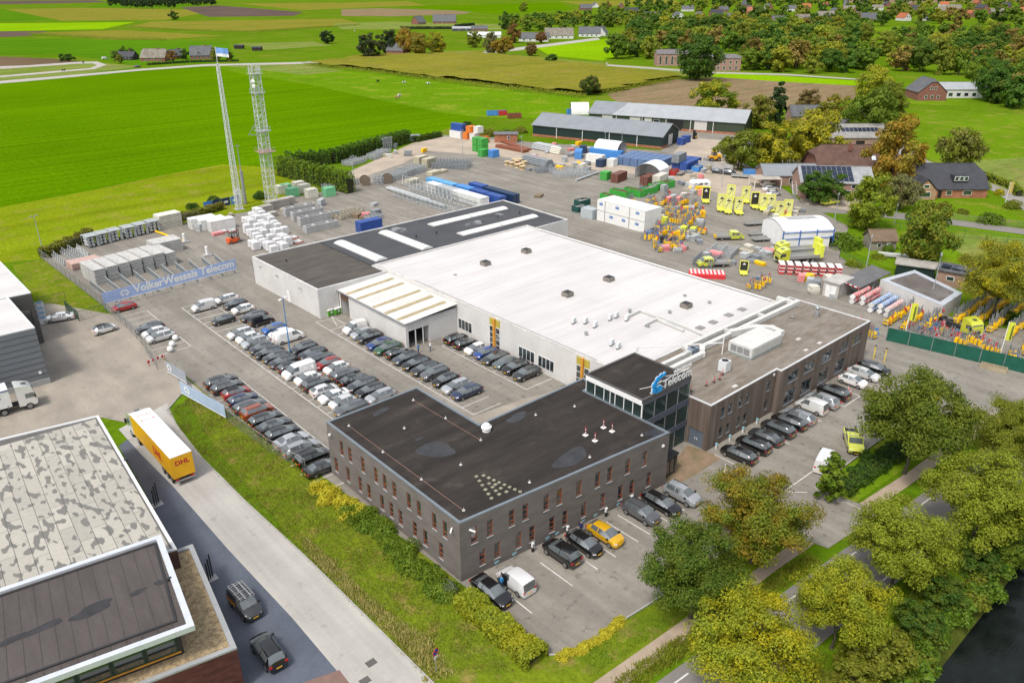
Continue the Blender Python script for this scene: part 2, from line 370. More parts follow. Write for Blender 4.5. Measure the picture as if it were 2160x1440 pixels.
# streets
street = poly((250, 905), (352, 850), (378, 905), (425, 965), (520, 1060), (640, 1170), (780, 1308), (925, 1452), (1060, 1600), (830, 1600), (716, 1420), (617, 1303), (483, 1160), (363, 1023), (300, 960))
tri_sheet('street', street, .006, ROADC)
tri_sheet('blue_paver_strip', poly((270, 925), (300, 960), (363, 1023), (483, 1160), (617, 1303), (716, 1420), (760, 1500), (500, 1520), (440, 1330), (330, 1080), (250, 940)), .003, SLATE)
tri_sheet('red_paver_crossing', poly((600, 1452), (716, 1412), (745, 1450), (760, 1500), (600, 1520)), .0062, REDP)
def ry(x, off): return 27.4-.08*(x-50)-off
mroad = [(20, ry(20, 6)), (240, ry(240, 6)), (240, ry(240, 0)), (20, ry(20, 0))]
tri_sheet('canal_road', mroad, -.02, ROADA)
FP = poly((1250, 1440), (1330, 1384), (1450, 1300), (1560, 1225), (1720, 1110), (1775, 1085), (1920, 992), (2090, 868), (2115, 882), (1950, 1000), (1830, 1085), (1770, 1110), (1640, 1200), (1480, 1320), (1350, 1420), (1300, 1460))
tri_sheet('footpath', FP, -.01, PATHM)
tri_sheet('verge', [(26, 31), (37, 31.6), (66.5, 29.4), (66.5, 33.6), (48, 34.2), (38, 35.0), (36.6, 36.3), (36.4, 47.6), (36.5, 74), (35.2, 78), (33.6, 108), (30.5, 103.5), (28.6, 88), (27.4, 67), (27.1, 45), (24, 30)], -.012, FG['verge'])
tri_sheet('verge', [(77.8, 28.9), (92, 28.0), (108, 27.0), (106, 31), (92.6, 33.0), (77.8, 33.0)], -.003, FG['lawn'])
tri_sheet('lawn', poly((25, 560), (100, 545), (222, 655), (140, 678), (80, 640)), -.01, FG['verge'])
tri_sheet('farm_lane', poly((1660, 424), (1800, 437), (1990, 460), (2200, 488), (2200, 500), (1990, 472), (1800, 452), (1690, 446)), -.006, ROADA)
tri_sheet('farm_lane', poly((1860, 265), (1880, 262), (1900, 300), (1960, 340), (2060, 375), (2200, 430), (2200, 470), (2090, 400), (1990, 365), (1900, 330)), -.006, surf('lane_asphalt', (.27, .25, .235), .9, .08, .2, 2))
tri_sheet('farmyard', poly((1590, 350), (1680, 380), (1690, 430), (1800, 445), (1830, 420), (1960, 420), (1960, 405), (1780, 400), (1760, 330), (1700, 330)), -.004, SAND)
tri_sheet('country_road', poly((-60, 176), (120, 161), (290, 146), (430, 136), (640, 131), (860, 116), (1000, 110), (1080, 102), (1260, 80), (1266, 84), (1090, 107), (1000, 115), (860, 120), (640, 135), (430, 140), (290, 150), (120, 166), (-60, 182)), -.008, surf('lane_pale', (.36, .34, .31), .9, .06, .1, 1))
tri_sheet('country_road', poly((1280, 136), (1500, 152), (1660, 156), (1830, 168), (1830, 170), (1660, 159), (1500, 155), (1280, 139)), -.008, MATS['lane_pale'])
tri_sheet('paddock_track', poly((0, 140), (60, 138), (160, 131), (205, 130), (225, 137), (200, 146), (100, 155), (0, 164), (0, 160), (95, 152), (190, 144), (205, 138), (195, 134), (160, 135), (60, 142), (0, 146)), -.009, MATS['lane_pale'])

# kerb along the street and round the yard entrances
KERB = surf('concrete_kerb', (.36, .35, .33), .9, .1, 1, 8)
def kerb(pts, w_=.14, h=.12, z=0):
    mb = MB()
    for (x0, y0), (x1, y1) in zip(pts[:-1], pts[1:]): 
        d = Vector((x1-x0, y1-y0)).normalized(); q = Vector((-d.y, d.x))*w_/2
        mb.prism([(x0-q.x, y0-q.y), (x1-q.x, y1-q.y), (x1+q.x, y1+q.y), (x0+q.x, y0+q.y)], z-.1, z+h)
    return struct('kerb', mb, KERB)
kerb(poly((470, 862), (402, 812), (376, 838), (352, 866), (378, 905), (425, 965), (520, 1060), (640, 1170), (780, 1308), (925, 1452)))
kerb([(36.5, 47.6), (36.5, 40.2), (36.7, 36.3), (38, 35.1), (44.2, 34.7), (48.9, 34.3), (62, 33.9), (66.8, 33.7)]); kerb([(77.4, 26.4), (77.4, 33.4), (92.6, 33.3), (106, 31.3), (109, 28.6)])
# painted lines: parking bays (one object per marked row)
def stripes(segs, w_=.11, z=.0095):
    mb = MB()
    for (x0, y0, x1, y1) in segs:
        d = Vector((x1-x0, y1-y0)); 
        if d.length < .05: continue
        d.normalize(); q = Vector((-d.y, d.x))*w_/2
        mb.sheet([(x0-q.x, y0-q.y), (x1-q.x, y1-q.y), (x1+q.x, y1+q.y), (x0+q.x, y0+q.y)], z)
    return struct('parking_lines', mb, LINE)
def bays(x0, x1, ys, ends=True, spine=None):
    s = [(x0, y, x1, y) for y in ys]
    if spine is not None: s.append((spine, min(ys), spine, max(ys)))
    return stripes(s)
bays(33.8, 39.3, [106-2.46*i for i in range(15)], spine=39.3)
bays(43.6, 54.0, [140-2.5*i for i in range(29)], spine=43.6)
stripes([(48.75, 140, 48.75, 70)]); stripes([(54.0, 140, 54.0, 138)])
bays(58.6, 63.6, [112.6-2.5*i for i in range(1)]+[110.1-2.6*i for i in range(15)], spine=58.6)
bays(69, 74.2, [94.6-2.55*i for i in range(9)], spine=69)
stripes([(62, 113, 62, 118), (62, 113, 63.6, 113), (62, 118, 60.5, 113.5), (58.6, 117.5, 58.6, 112.6), (58.6, 117.5, 63.8, 116)])
bays(33, 38.2, [143-2.6*i for i in range(9)], spine=38.4)
stripes([(x, 41.0, x, 45.6) for x in (39, 44.5, 48.1, 50.9, 54.5, 56.4, 59.6, 62.6)])
stripes([(x, 40.6, x, 45.6) for x in (74.8, 84, 92.4, 98.5, 103.2, 107.4)]); stripes([(98.5, 40.6, 103.2, 40.6)])
stripes([(74.3, 35.5, 81.1, 35.4), (74.2, 35.4, 76, 33.6), (81.1, 35.4, 80.7, 33.6), (70.5, 41.4, 74, 43.4)])
# dashes of the canal road
sg = []
for i in range(42):
    t = 21+i*5.2
    for off in (1.0, 5.0): sg.append((t, ry(t, off), t+2.4, ry(t+2.4, off)))
stripes(sg, .16, -.015)
# the letters painted on the courtyard
t = text_mb('NP', 1.5, .004, True); t.v = [(p[0], p[2], p[1]) for p in t.v]
t.xf(Matrix.Translation((68.2, 66.6, .012)) @ Matrix.Rotation(R(-90), 4, 'Z'))
o = struct('painted_letters', t, LINE)
# drain covers
COV = flat('cast_iron', (.09, .085, .08), .7)
for i, (x, y) in enumerate(((783, 1397), (770, 1435), (2115, 843))):
    g = G(x, y); mb = MB().cbox((0, 0, .006), .9, .7, .012); mb.cbox((0, 0, .018), .7, .5, .004)
    solo('drain_cover', mb.xf(Matrix.Translation((g.x, g.y, 0))), COV, 'dark iron drain cover set in the paving', 'drain cover', 'iron drain covers')
# ------------------------------------------------------------------ walls with real openings
def PL(x, y, p0, nrm):
    """where the view ray of a pixel meets a vertical wall plane"""
    q = M3 @ Vector((x-1080, 720-y, -FPX)); c = Vector((0, 0, CAMH)); p0, nrm = Vector((*p0, 0)), Vector((*nrm, 0))
    return c+q*((p0-c).dot(nrm)/q.dot(nrm))
class Wall:
    """a facade from a to b (seen from outside a is on the left), with rectangular openings and reveals"""
    def __init__(s, a, b, z0, z1):
        s.a, s.b = Vector(a), Vector(b); s.L = (s.b-s.a).length; s.d = (s.b-s.a)/s.L; s.n = Vector((s.d.y, -s.d.x)); s.z0, s.z1 = z0, z1; s.op = []
    def P(s, u, z, out=0): p = s.a+s.d*u+s.n*out; return (p.x, p.y, z)
    def upx(s, x, y): p = PL(x, y, s.a, s.n); return (Vector((p.x, p.y))-s.a).dot(s.d), p.z
    def hole(s, u0, u1, z0, z1): s.op.append((u0, u1, z0, z1)); return (u0, u1, z0, z1)
    def build(s, mb, depth=.16):
        us = sorted({0, s.L, *[o[0] for o in s.op], *[o[1] for o in s.op]}); zs = sorted({s.z0, s.z1, *[o[2] for o in s.op], *[o[3] for o in s.op]})
        us = [u for u in us if -.001 <= u <= s.L+.001]
        for u0, u1 in zip(us[:-1], us[1:]):
            for z0, z1 in zip(zs[:-1], zs[1:]):
                if z1-z0 < 1e-5 or u1-u0 < 1e-5: continue
                uc, zc = (u0+u1)/2, (z0+z1)/2
                if any(o[0] < uc < o[1] and o[2] < zc < o[3] for o in s.op): continue
                mb.add([s.P(u0, z0), s.P(u1, z0), s.P(u1, z1), s.P(u0, z1)], [(0, 1, 2, 3)])
        for u0, u1, z0, z1 in s.op:
            q = [(u0, z0), (u1, z0), (u1, z1), (u0, z1)]
            for i in range(4):
                a, b = q[i], q[(i+1) % 4]
                mb.add([s.P(*a), s.P(*b), s.P(*b, -depth), s.P(*a, -depth)], [(3, 2, 1, 0)])
        return mb
    def slab(s, mb, u0, u1, z0, z1, o0, o1):
        vs = [s.P(u, z, o) for o in (o0, o1) for u, z in ((u0, z0), (u1, z0), (u1, z1), (u0, z1))]
        return mb.add(vs, [(3, 2, 1, 0), (4, 5, 6, 7), (0, 1, 5, 4), (1, 2, 6, 5), (2, 3, 7, 6), (3, 0, 4, 7)])
    def window(s, par, o, frame, pane, sill=None, cols=1, rows=1, depth=.12, ft=.09, name='window', split=None):
        u0, u1, z0, z1 = o; f = MB()
        for a in ((u0, u0+ft, z0, z1), (u1-ft, u1, z0, z1), (u0+ft, u1-ft, z0, z0+ft), (u0+ft, u1-ft, z1-ft, z1)): s.slab(f, *a, -depth-.06, -depth+.03)
        for i in range(1, cols): uu = u0+(u1-u0)*i/cols; s.slab(f, uu-ft*.4, uu+ft*.4, z0+ft, z1-ft, -depth-.05, -depth+.02)
        zz_ = [z0+(z1-z0)*i/rows for i in range(1, rows)] if not split else [z0+(z1-z0)*t for t in split]
        for zz in zz_: s.slab(f, u0+ft, u1-ft, zz-ft*.4, zz+ft*.4, -depth-.052, -depth+.022)
        w_ = part(name, f, frame, par)
        part('pane', s.slab(MB(), u0+ft, u1-ft, z0+ft, z1-ft, -depth-.04, -depth-.02), pane, w_)
        if sill: part('sill', s.slab(MB(), u0-.04, u1+.04, z0-.05, z0-.002, -depth, .06), sill, w_)
        return w_
def roof_edge(poly_, z, w_=.3, h=.25):
    """parapet capping following a polygon, inset by its width"""
    n = len(poly_); area = sum(poly_[i][0]*poly_[(i+1) % n][1]-poly_[(i+1) % n][0]*poly_[i][1] for i in range(n))
    if area < 0: poly_ = poly_[::-1]
    inn = []
    for i in range(n):
        p0, p1, p2 = Vector(poly_[i-1]), Vector(poly_[i]), Vector(poly_[(i+1) % n]); d1, d2 = (p1-p0).normalized(), (p2-p1).normalized()
        n1, n2 = Vector((-d1.y, d1.x)), Vector((-d2.y, d2.x)); k = 1+n1.dot(n2); inn.append(p1+(n1+n2)*(w_/k))
    mb = MB()
    for i in range(n):
        j = (i+1) % n; o0, o1, i0, i1 = poly_[i], poly_[j], inn[i], inn[j]
        vs = [(*o0, z), (*o1, z), (*i1, z), (*i0, z), (*o0, z+h), (*o1, z+h), (*i1, z+h), (*i0, z+h)]
        mb.add(vs, [(4, 5, 6, 7), (0, 1, 5, 4), (2, 3, 7, 6), (3, 2, 1, 0)])
    return mb, inn
def shell(par, poly_, z, walls, wallmat, roofmat, capmat, capw=.3, caph=.25, proud=.05, base=-.1):
    """walls given as list of Wall objects (others are made plain), a roof sheet and a parapet cap"""
    mb = MB(); n = len(poly_); area = sum(poly_[i][0]*poly_[(i+1) % n][1]-poly_[(i+1) % n][0]*poly_[i][1] for i in range(n))
    if area < 0: poly_ = poly_[::-1]
    for i in range(n):
        a, b = poly_[i], poly_[(i+1) % n]; wl = next((w_ for w_ in walls if (w_.a-Vector(a)).length < .01 and (w_.b-Vector(b)).length < .01), None)
        (wl or Wall(a, b, base, z)).build(mb)
    part('wall', mb, wallmat, par)
    cap, inn = roof_edge([tuple(p) for p in poly_], z, capw, caph)
    bm = bmesh.new(); vs = [bm.verts.new((p[0], p[1], z-.02)) for p in inn]; f = bm.faces.new(vs); bm.normal_update()
    if f.normal.z < 0: f.normal_flip()
    bmesh.ops.triangulate(bm, faces=bm.faces[:]); r = MB().add([v.co for v in bm.verts], [tuple(v.index for v in f.verts) for f in bm.faces]) if not bm.verts.index_update() else None; bm.free()
    rf = part('roof', r, roofmat, par); part('parapet_cap', cap, capmat, rf)
    return rf

# materials of the buildings
BRICKG = surf('grey_brick', (.155, .137, .127), .88, .14, .5, 10, .3, c2=(.128, .113, .104), stretch=(1, 1, 3))
FRAMER = flat('red_brown_window_frame', (.26, .075, .03), .5)
SILL = flat('pale_blue_sill', (.36, .44, .48), .5)
PANE = glass('window_glass')
ROOFD = surf('dark_roofing_felt', (.036, .029, .025), .88, .25, .3, 3, .1, c2=(.020, .017, .015), stretch=(.25, 1.6, 1))
ZINC = flat('blue_grey_capping', (.22, .255, .29), .4, .4)
PUD = surf('roof_puddle', (.042, .042, .045), .2, .15, .8, 2)
WHITE = surf('white_cladding', (.58, .57, .555), .6, .05, .25, 3, 0, c2=(.50, .49, .475))
WHROOF = surf('white_roof_membrane', (.505, .492, .49), .7, .03, .10, 2.5, .05, c2=(.475, .46, .457))
wear(ROOFD, (.58, .7), 1.5, (.12, 1.2, 1), 0, .8, .35); wear(WHROOF, (.66, .72), .94, (.06, .5, 1), 0, .965, .4)
GREYM = flat('grey_metal', (.35, .36, .37), .45, .5)
GALV = surf('galvanised_steel', (.40, .42, .43), .5, .1, 1.5, 9, 0, metal=.35)
DARKM = flat('black_metal', (.02, .02, .022), .5)
WOOD = surf('weathered_timber_cladding', (.165, .132, .112), .85, .18, .35, 10, .3, c2=(.10, .076, .062), stretch=(4, 4, .25))
MOSS = surf('mossy_roof', (.215, .19, .165), .95, .2, .55, 4, .3, c2=(.15, .125, .10), stretch=(.6, 2.2, 1))
WPAINT = flat('white_paint', (.75, .75, .74), .45)
BLUEF = flat('blue_frame', (.12, .22, .34), .45)
REDWH = flat('red_paint', (.55, .03, .03), .5)
ORANGE = surf('orange_wood', (.60, .28, .04), .6, .1, 2, 9)
YEL = flat('ochre_panel', (.42, .34, .05), .5)

# ---- grey brick office in front
OFF = thing('brick_office', 'two-storey grey brick office with dark flat roof and tall red-framed windows', 'office', (50, 55, 0))
P_off = [(36.7, 48.8), (65.0, 45.7), (65.2, 59.2), (67.6, 59.2), (67.6, 61.8), (50, 61.8), (50, 74.3), (36.9, 74.3)]
wf = Wall(P_off[0], P_off[1], -.1, 7.0); wl = Wall(P_off[7], P_off[0], -.1, 7.0)
up = [(840, 505), (940, 465), (1078, 400), (1165, 360), (1297, 300), (1380, 265), (1503, 210), (1622, 155), (1698, 125), (1812, 70), (1917, 35)]
lo = [(893, 660), (987, 615), (1122, 550), (1207, 505), (1333, 450), (1415, 410), (1533, 350), (1652, 300), (1765, 240), (1837, 210), (1943, 160)]
wins = []
for lst, z0, z1 in ((up, 4.0, 6.0), (lo, .85, 2.85)):
    for x, y in lst:
        u, z = wf.upx(720+x/3, 960+y/3); wins.append((wf, wf.hole(u-.36, u+.36, z0, z1)))
up = [(165, 275), (235, 325), (343, 410), (453, 495), (528, 560), (608, 620), (730, 710), (815, 775), (945, 885), (1035, 955)]
lo = [(122, 430), (222, 510), (322, 590), (397, 650), (507, 740), (585, 800), (662, 865), (782, 960), (870, 1035), (1002, 1145)]
for lst, z0, z1 in ((up, 4.0, 6.0), (lo, .85, 2.85)):
    for x, y in lst:
        u, z = wl.upx(680+x/4, 880+y/4); wins.append((wl, wl.hole(u-.36, u+.36, z0, z1)))
rf = shell(OFF, P_off, 7.0, [wf, wl], BRICKG, ROOFD, ZINC, .28, .16)
random.seed(3)
for wo, o in wins: wo.window(OFF, o, FRAMER, PANE, SILL, 1, 1, split=(.3, .62) if random.random() < .7 else (.3,))
def roof_disc(px, py, r, z, n=16, sq=.6, rot=0, seed=0):
    g = G(px, py, z); rnd = random.Random(seed); pts = []
    ph = [rnd.uniform(0, 6.3) for _ in range(4)]
    for i in range(n*2):
        t = math.pi*i/n; k = r*(1+.18*math.sin(2*t+ph[0])+.10*math.sin(3*t+ph[1])+.06*math.sin(5*t+ph[2])); x, y = k*math.cos(t), k*sq*math.sin(t)
        pts.append((g.x+x*math.cos(rot)-y*math.sin(rot), g.y+x*math.sin(rot)+y*math.cos(rot)))
    return pts
Z7 = 6.985
for i, (x, y, r, sq, rot) in enumerate(((920, 948, 2.3, .62, 1.9), (1205, 965, 2.2, .6, 0), (1090, 880, 1.6, .45, 0), (803, 868, 1.1, .5, .2), (885, 925, .5, .6, 0), (1385, 912, 1.7, .5, -.3))):
    part('puddle', MB().sheet(roof_disc(x, y, r, Z7, 16, sq, rot, i), Z7+.006+.002*i), PUD, rf)
def vent(par, x, y, z, r=.22, h=.35, mat=None, name='roof_vent', px=True):
    g = G(x, y, z) if px else Vector((x, y, z))
    part(name, MB().lathe([(r*.8, 0), (r*.8, h*.6), (r*1.3, h*.62), (r*1.2, h*.85), (r*.4, h)], 10, (g.x, g.y, z-.02)), mat or WPAINT, par, 40)
for x, y in ((736, 898), (808, 953), (889, 1011), (978, 1076), (872, 844), (940, 882), (1014, 928), (1130, 875), (1117, 1017), (1244, 964), (1354, 918), (853, 903), (972, 980), (1212, 857)):
    g = G(x, y, Z7); part('lightning_rod_base', MB().lathe([(.17, 0), (.15, .06), (.05, .09), (.03, .3), (.01, .32)], 10, (g.x, g.y, Z7)), flat('rod_base_grey', (.5, .5, .5)), rf)
part('roof_fan', MB().lathe([(.5, 0), (.5, .35), (.62, .4), (.62, .6), (.45, .66), (.45, .8), (.3, .95)], 14, G(1026, 908, Z7)), WPAINT, rf, 40)
for a, b in (((736, 898), (978, 1076)), ((872, 844), (1014, 928))):
    p, q = G(*a, Z7+.1), G(*b, Z7+.1); part('lightning_wire', MB().tube(p, q, .018, n=4), flat('copper_wire', (.35, .2, .16), .6), rf)
pav = surf('moss_grown_paver', (.27, .26, .19), .9, .15, 2, 9)
k = 0
for (x0, y0, x1, y1, nn) in ((1005, 1005, 1043, 1060, 6), (1020, 1003, 1108, 1042, 8), (1032, 1020, 1060, 1050, 4), (1045, 1022, 1080, 1045, 3)):
    for i in range(nn):
        g = G(x0+(x1-x0)*i/nn, y0+(y1-y0)*i/nn, Z7); part('roof_paver', MB().cbox((g.x, g.y, Z7), .34, .34, .07, .1*i), pav, rf)
for i, (x, y) in enumerate(((1235, 918), (1273, 902), (1291, 910), (1255, 930))):
    g = G(x, y, Z7); t = thing('barrier_post', ['leftmost red-white chain post standing on the dark office roof', 'rearmost red-white chain post on the dark office roof', 'rightmost red-white chain post on the dark office roof', 'frontmost red-white chain post on the dark office roof'][i], 'post', g, 0, 'chain posts on the office roof')
    pt('base', MB().cbox((0, 0, 0), .5, .5, .1), WPAINT, t)
    for k in range(5): pt('band', MB().tube((0, 0, .1+k*.2), (0, 0, .3+k*.2), .05, n=8), (REDWH, WPAINT)[k % 2], t)
part('wall_lamp', MB().cbox((64, 45.72, 5.6), .3, .2, .25), WPAINT, OFF); part('security_camera', MB().bar((36.7, 50, 5.9), (36.2, 49.6, 5.8), .14), WPAINT, OFF)
part('security_camera', MB().bar((37.8, 48.68, 5.9), (38.1, 48.1, 5.8), .14), WPAINT, OFF); part('wall_lamp', MB().cbox((36.7, 73.4, 5.7), .25, .25, .25), WPAINT, OFF)

# ---- glass stair block with the sign on its roof
GB = thing('glass_entrance_block', 'glass entrance block with dark flat roof between the brick and timber offices', 'entrance block', (70, 54, 0))
mm_, n, bs = _new('clear_green_glass'); bs.inputs['Base Color'].default_value = (.05, .07, .07, 1); bs.inputs['Roughness'].default_value = .03; tb = n.nodes.new('ShaderNodeBsdfTransparent'); tb.inputs[0].default_value = (.62, .8, .76, 1); mx = n.nodes.new('ShaderNodeMixShader'); mx.inputs[0].default_value = .62
n.links.new(bs.outputs[0], mx.inputs[1]); n.links.new(tb.outputs[0], mx.inputs[2]); n.links.new(mx.outputs[0], n.nodes['Material Output'].inputs['Surface'])
bs.inputs['IOR'].default_value = 1.8
CLEAR = mm_
part('roof', MB().box(65.25, 74.5, 50.05, 59.1, 9.1, 9.36), ROOFD, GB)
cap, _ = roof_edge([(65.15, 49.95), (74.55, 49.95), (74.55, 59.2), (65.15, 59.2)], 9.05, .28, .48); part('parapet_cap', cap, flat('dark_fascia', (.07, .065, .065), .5), GB)
part('fascia', MB().box(65.1, 65.14, 50.1, 59.1, 8.75, 9.4), WPAINT, GB)
gl = Wall((65.2, 59.1), (65.2, 50.0), 6.9, 9.05); us = [0, 1.5, 3.0, 4.0, 4.8, 6.2, 7.6, 9.1]
for i, (a, b_) in enumerate(zip(us[:-1], us[1:])):
    f = MB(); gl.slab(f, a, a+.09, 6.95, 8.75, -.1, .03)
    if i == 6: gl.slab(f, b_-.14, b_, 6.95, 9.0, -.12, .05)
    gl.slab(f, a+.09, b_-.14 if i == 6 else b_, 6.95, 7.05, -.1, .03); w_ = part('glazing_frame' if i != 3 else 'roof_door', f, WPAINT, GB)
    part('pane', gl.slab(MB(), a+.09, b_-.002, 7.05, 8.75, -.05, -.03), CLEAR, w_)
gf = Wall((65.2, 50.0), (74.5, 50.0), 0, 9.05); us = [0, 2.3, 4.6, 6.9, 9.25]
BAND = flat('slate_blue_spandrel', (.075, .085, .115), .4)
for z0, z1 in ((5.55, 5.95), (6.0, 6.4), (2.5, 2.85), (2.9, 3.25), (8.7, 9.05)):
    part('spandrel_band', gf.slab(MB(), 0, 9.28, z0, z1, -.06, .05), BAND, GB)
for i, (a, b_) in enumerate(zip(us[:-1], us[1:])):
    for z0, z1 in ((.05, 2.5), (3.25, 5.55), (6.4, 8.7)):
        f = MB(); gf.slab(f, a, a+.07, z0, z1, -.08, .04)
        if i == 3: gf.slab(f, b_-.07, b_, z0, z1, -.08, .04)
        w_ = part('glazing_frame', f, GREYM, GB); part('pane', gf.slab(MB(), a+.07, b_-.07, z0, z1, -.05, -.03), CLEAR, w_)
inn = surf('interior_floor', (.14, .11, .09), .7)
for z in (.01, 3.0, 6.3): part('floor_slab', MB().box(65.4, 74.4, 50.3, 59.0, z, z+.25), inn, GB)
part('back_wall', MB().box(74.38, 74.5, 50.3, 59.1, 0, 9.05), surf('interior_wall', (.5, .5, .47), .8), GB); part('back_wall', MB().box(65.3, 74.38, 58.95, 59.1, 0, 9.05), MATS['interior_wall'], GB)
part('stair', MB().add([(66.5, 52, 6.5), (66.5, 54, 6.5), (72, 54, 3.2), (72, 52, 3.2), (66.5, 52, 6.3), (66.5, 54, 6.3), (72, 54, 3.0), (72, 52, 3.0)], [(0, 1, 2, 3), (7, 6, 5, 4), (0, 3, 7, 4), (1, 5, 6, 2)]), flat('blue_stringer', (.02, .06, .2)), GB)
for i, (x, y) in enumerate(((67, 56), (69.5, 52), (71.8, 55))): part('counter', MB().cbox((x, y, 6.56), 1.6, .7, .9, i), flat('pale_desk', (.5, .5, .48)), GB)
pr = thing('entrance_porch', 'small dark timber entrance porch at the foot of the glass block', 'porch', (66.6, 47.5, 0))
part('roof', MB().box(65.4, 68.0, 46.2, 49.9, 2.7, 2.95), DARKM, pr)
part('wall', MB().box(65.5, 65.6, 46.3, 49.9, 0, 2.7), WOOD, pr); part('wall', MB().box(67.8, 67.9, 46.3, 49.9, 0, 2.7), WOOD, pr)
w_ = part('door', MB().box(65.65, 67.75, 46.5, 46.56, 0, 2.5), DARKM, pr); part('pane', MB().box(65.9, 66.6, 46.46, 46.495, .3, 2.2), PANE, w_); part('pane', MB().box(66.8, 67.5, 46.46, 46.495, .3, 2.2), PANE, w_)
# the roof sign
SG = thing('roof_sign', 'white lettered sign with blue discs on the glass block roof edge', 'sign', (70, 50, 9.5))
BLUE = flat('sign_blue', (.01, .30, .72), .4)
fr = MB()
for x in (67.0, 69.5, 72, 74): fr.bar((x, 50.25, 9.5), (x, 50.25, 10.7), .07); fr.bar((x, 50.25, 10.6), (x, 52, 9.55), .06)
for z in (9.75, 10.6): fr.bar((66.8, 50.28, z), (74.4, 50.28, z), .07)
part('support_frame', fr, WPAINT, SG)
t = text_mb('Telecom', 1.62, .05, .012); part('lettering_back', text_mb('Telecom', 1.62, .10, .03).xf(Matrix.Translation((71.85, 50.16, 9.62)) @ Matrix.Diagonal((1.0, 1, 1, 1))), flat('dark_letter_back', (.03, .035, .06)), SG)
part('lettering', t.xf(Matrix.Translation((71.72, 50.02, 9.68))), WPAINT, SG)
part('lettering', text_mb('VolkerWessels', .6, .05, .008).xf(Matrix.Translation((72.6, 50.02, 11.05))), WPAINT, SG)
for x, z, r in ((68.15, 9.75, .62), (67.35, 10.05, .42), (67.25, 10.75, .42), (67.75, 11.3, .36), (68.4, 11.55, .3), (69.0, 11.6, .24)):
    d_ = part('logo_disc', MB().tube((x, 50.1, z), (x, 49.98, z), r, n=20), BLUE, SG); part('disc_rim', MB().tube((x, 50.14, z), (x, 50.105, z), r+.1, n=20), WPAINT, d_)

# ---- timber-clad office
TO = thing('timber_office', 'two-storey office clad in weathered brown timber with mossy flat roof', 'office', (95, 52, 0))
P_to = [(74.6, 46.7), (89.6, 46.7), (89.6, 46.0), (115.1, 46.0), (115.1, 59.8), (74.6, 59.8)]
t1 = Wall(P_to[0], P_to[1], -.1, 6.5); t2 = Wall(P_to[2], P_to[3], -.1, 6.5); t3 = Wall(P_to[5], P_to[0], -.1, 6.5); tw = []
for x, y in ((150, 1265), (240, 1225), (375, 1130), (460, 1090), (725, 930)):
    u, z = t1.upx(1500+x/6, 660+y/6); tw.append((t1, t1.hole(u-.4, u+.4, 3.9, 5.3), 1)); 
for x, y in ((150, 1265), (240, 1225), (375, 1130), (460, 1090), (725, 930)):
    u, z = t1.upx(1500+x/6, 660+y/6); tw.append((t1, t1.hole(u-.4, u+.4, 1.0, 2.4), 1))
for x, y in ((1040, 800), (1245, 660), (1465, 550), (1680, 430), (1850, 300)):
    u, z = t2.upx(1500+x/6, 660+y/6); tw.append((t2, t2.hole(u-1.35, u+1.35, 3.9, 5.4), 2))
for x, y in ((985, 1080), (1195, 960), (1410, 830), (1615, 700)):
    u, z = t2.upx(1500+x/6, 660+y/6); tw.append((t2, t2.hole(u-1.45, u+1.45, .5, 2.6), 2))
dho = t3.hole(10.2, 12.4, -.1, 2.4)
rt = shell(TO, P_to, 6.5, [t1, t2, t3], WOOD, MOSS, flat('pale_capping', (.55, .56, .57), .5), .25, .12)
for wo, o, c in tw: wo.window(TO, o, flat('slate_window_frame', (.10, .12, .14), .5), PANE, flat('slate_sill', (.2, .24, .28), .5), c)
dm = flat('grey_blue_door', (.11, .135, .175), .5)
for u0, u1 in ((10.22, 11.29), (11.31, 12.38)):
    d_ = part('door', t3.slab(MB(), u0, u1, -.05, 2.36, -.16, -.1), dm, TO); part('handle', t3.slab(MB(), u1-.18 if u0 < 11 else u0+.1, u1-.08 if u0 < 11 else u0+.2, 1.0, 1.2, -.1, -.05), WPAINT, d_)
Z65 = 6.5
DUCT = surf('pale_duct_metal', (.56, .56, .54), .5, .06, .8, 4)
def duct(par, pts, s_=.62, z=Z65+.35, name='duct'):
    for a, b_ in zip(pts[:-1], pts[1:]):
        d_ = (Vector(b_)-Vector(a)).normalized()*s_/2
        part(name, MB().bar((a[0]-d_.x, a[1]-d_.y, z), (b_[0]+d_.x, b_[1]+d_.y, z), s_), DUCT, par); z += .004
duct(rt, [(75.4, 57.5), (84.5, 57.5), (85.6, 59.0), (112.3, 59.0)]); duct(rt, [(75.9, 55.9), (85.4, 55.9), (87.2, 57.2), (112.8, 57.2)], .7, Z65+.42)
duct(rt, [(95, 59), (95, 57.2)], .5); duct(rt, [(104, 59), (104, 57.2)], .5); duct(rt, [(112.5, 60.2), (112.5, 57.2)], .6, Z65+.38)
duct(rt, [(94.5, 57.2), (98.5, 55.8), (100, 54), (99.6, 52.4), (97.5, 52.0)], .95, Z65+.55)
hv = MB().box(89.4, 97.0, 50.6, 54.4, 6.85, 8.3); part('air_handling_unit', hv, DUCT, rt)
hu = rt.children[-1]
for i in range(5): part('access_panel', MB().box(89.7+i*1.45, 91.0+i*1.45, 50.55, 50.597, 7.0, 8.15), flat('panel_grey', (.48, .48, .46)), hu)
for i in range(3): part('louvre', MB().box(89.35, 89.397, 51+i*1.05, 51.9+i*1.05, 7.1, 8.0), GREYM, hu)
part('plinth', MB().box(89.4, 97, 50.6, 54.4, 6.49, 6.845), flat('plinth_green', (.25, .29, .28)), hu)
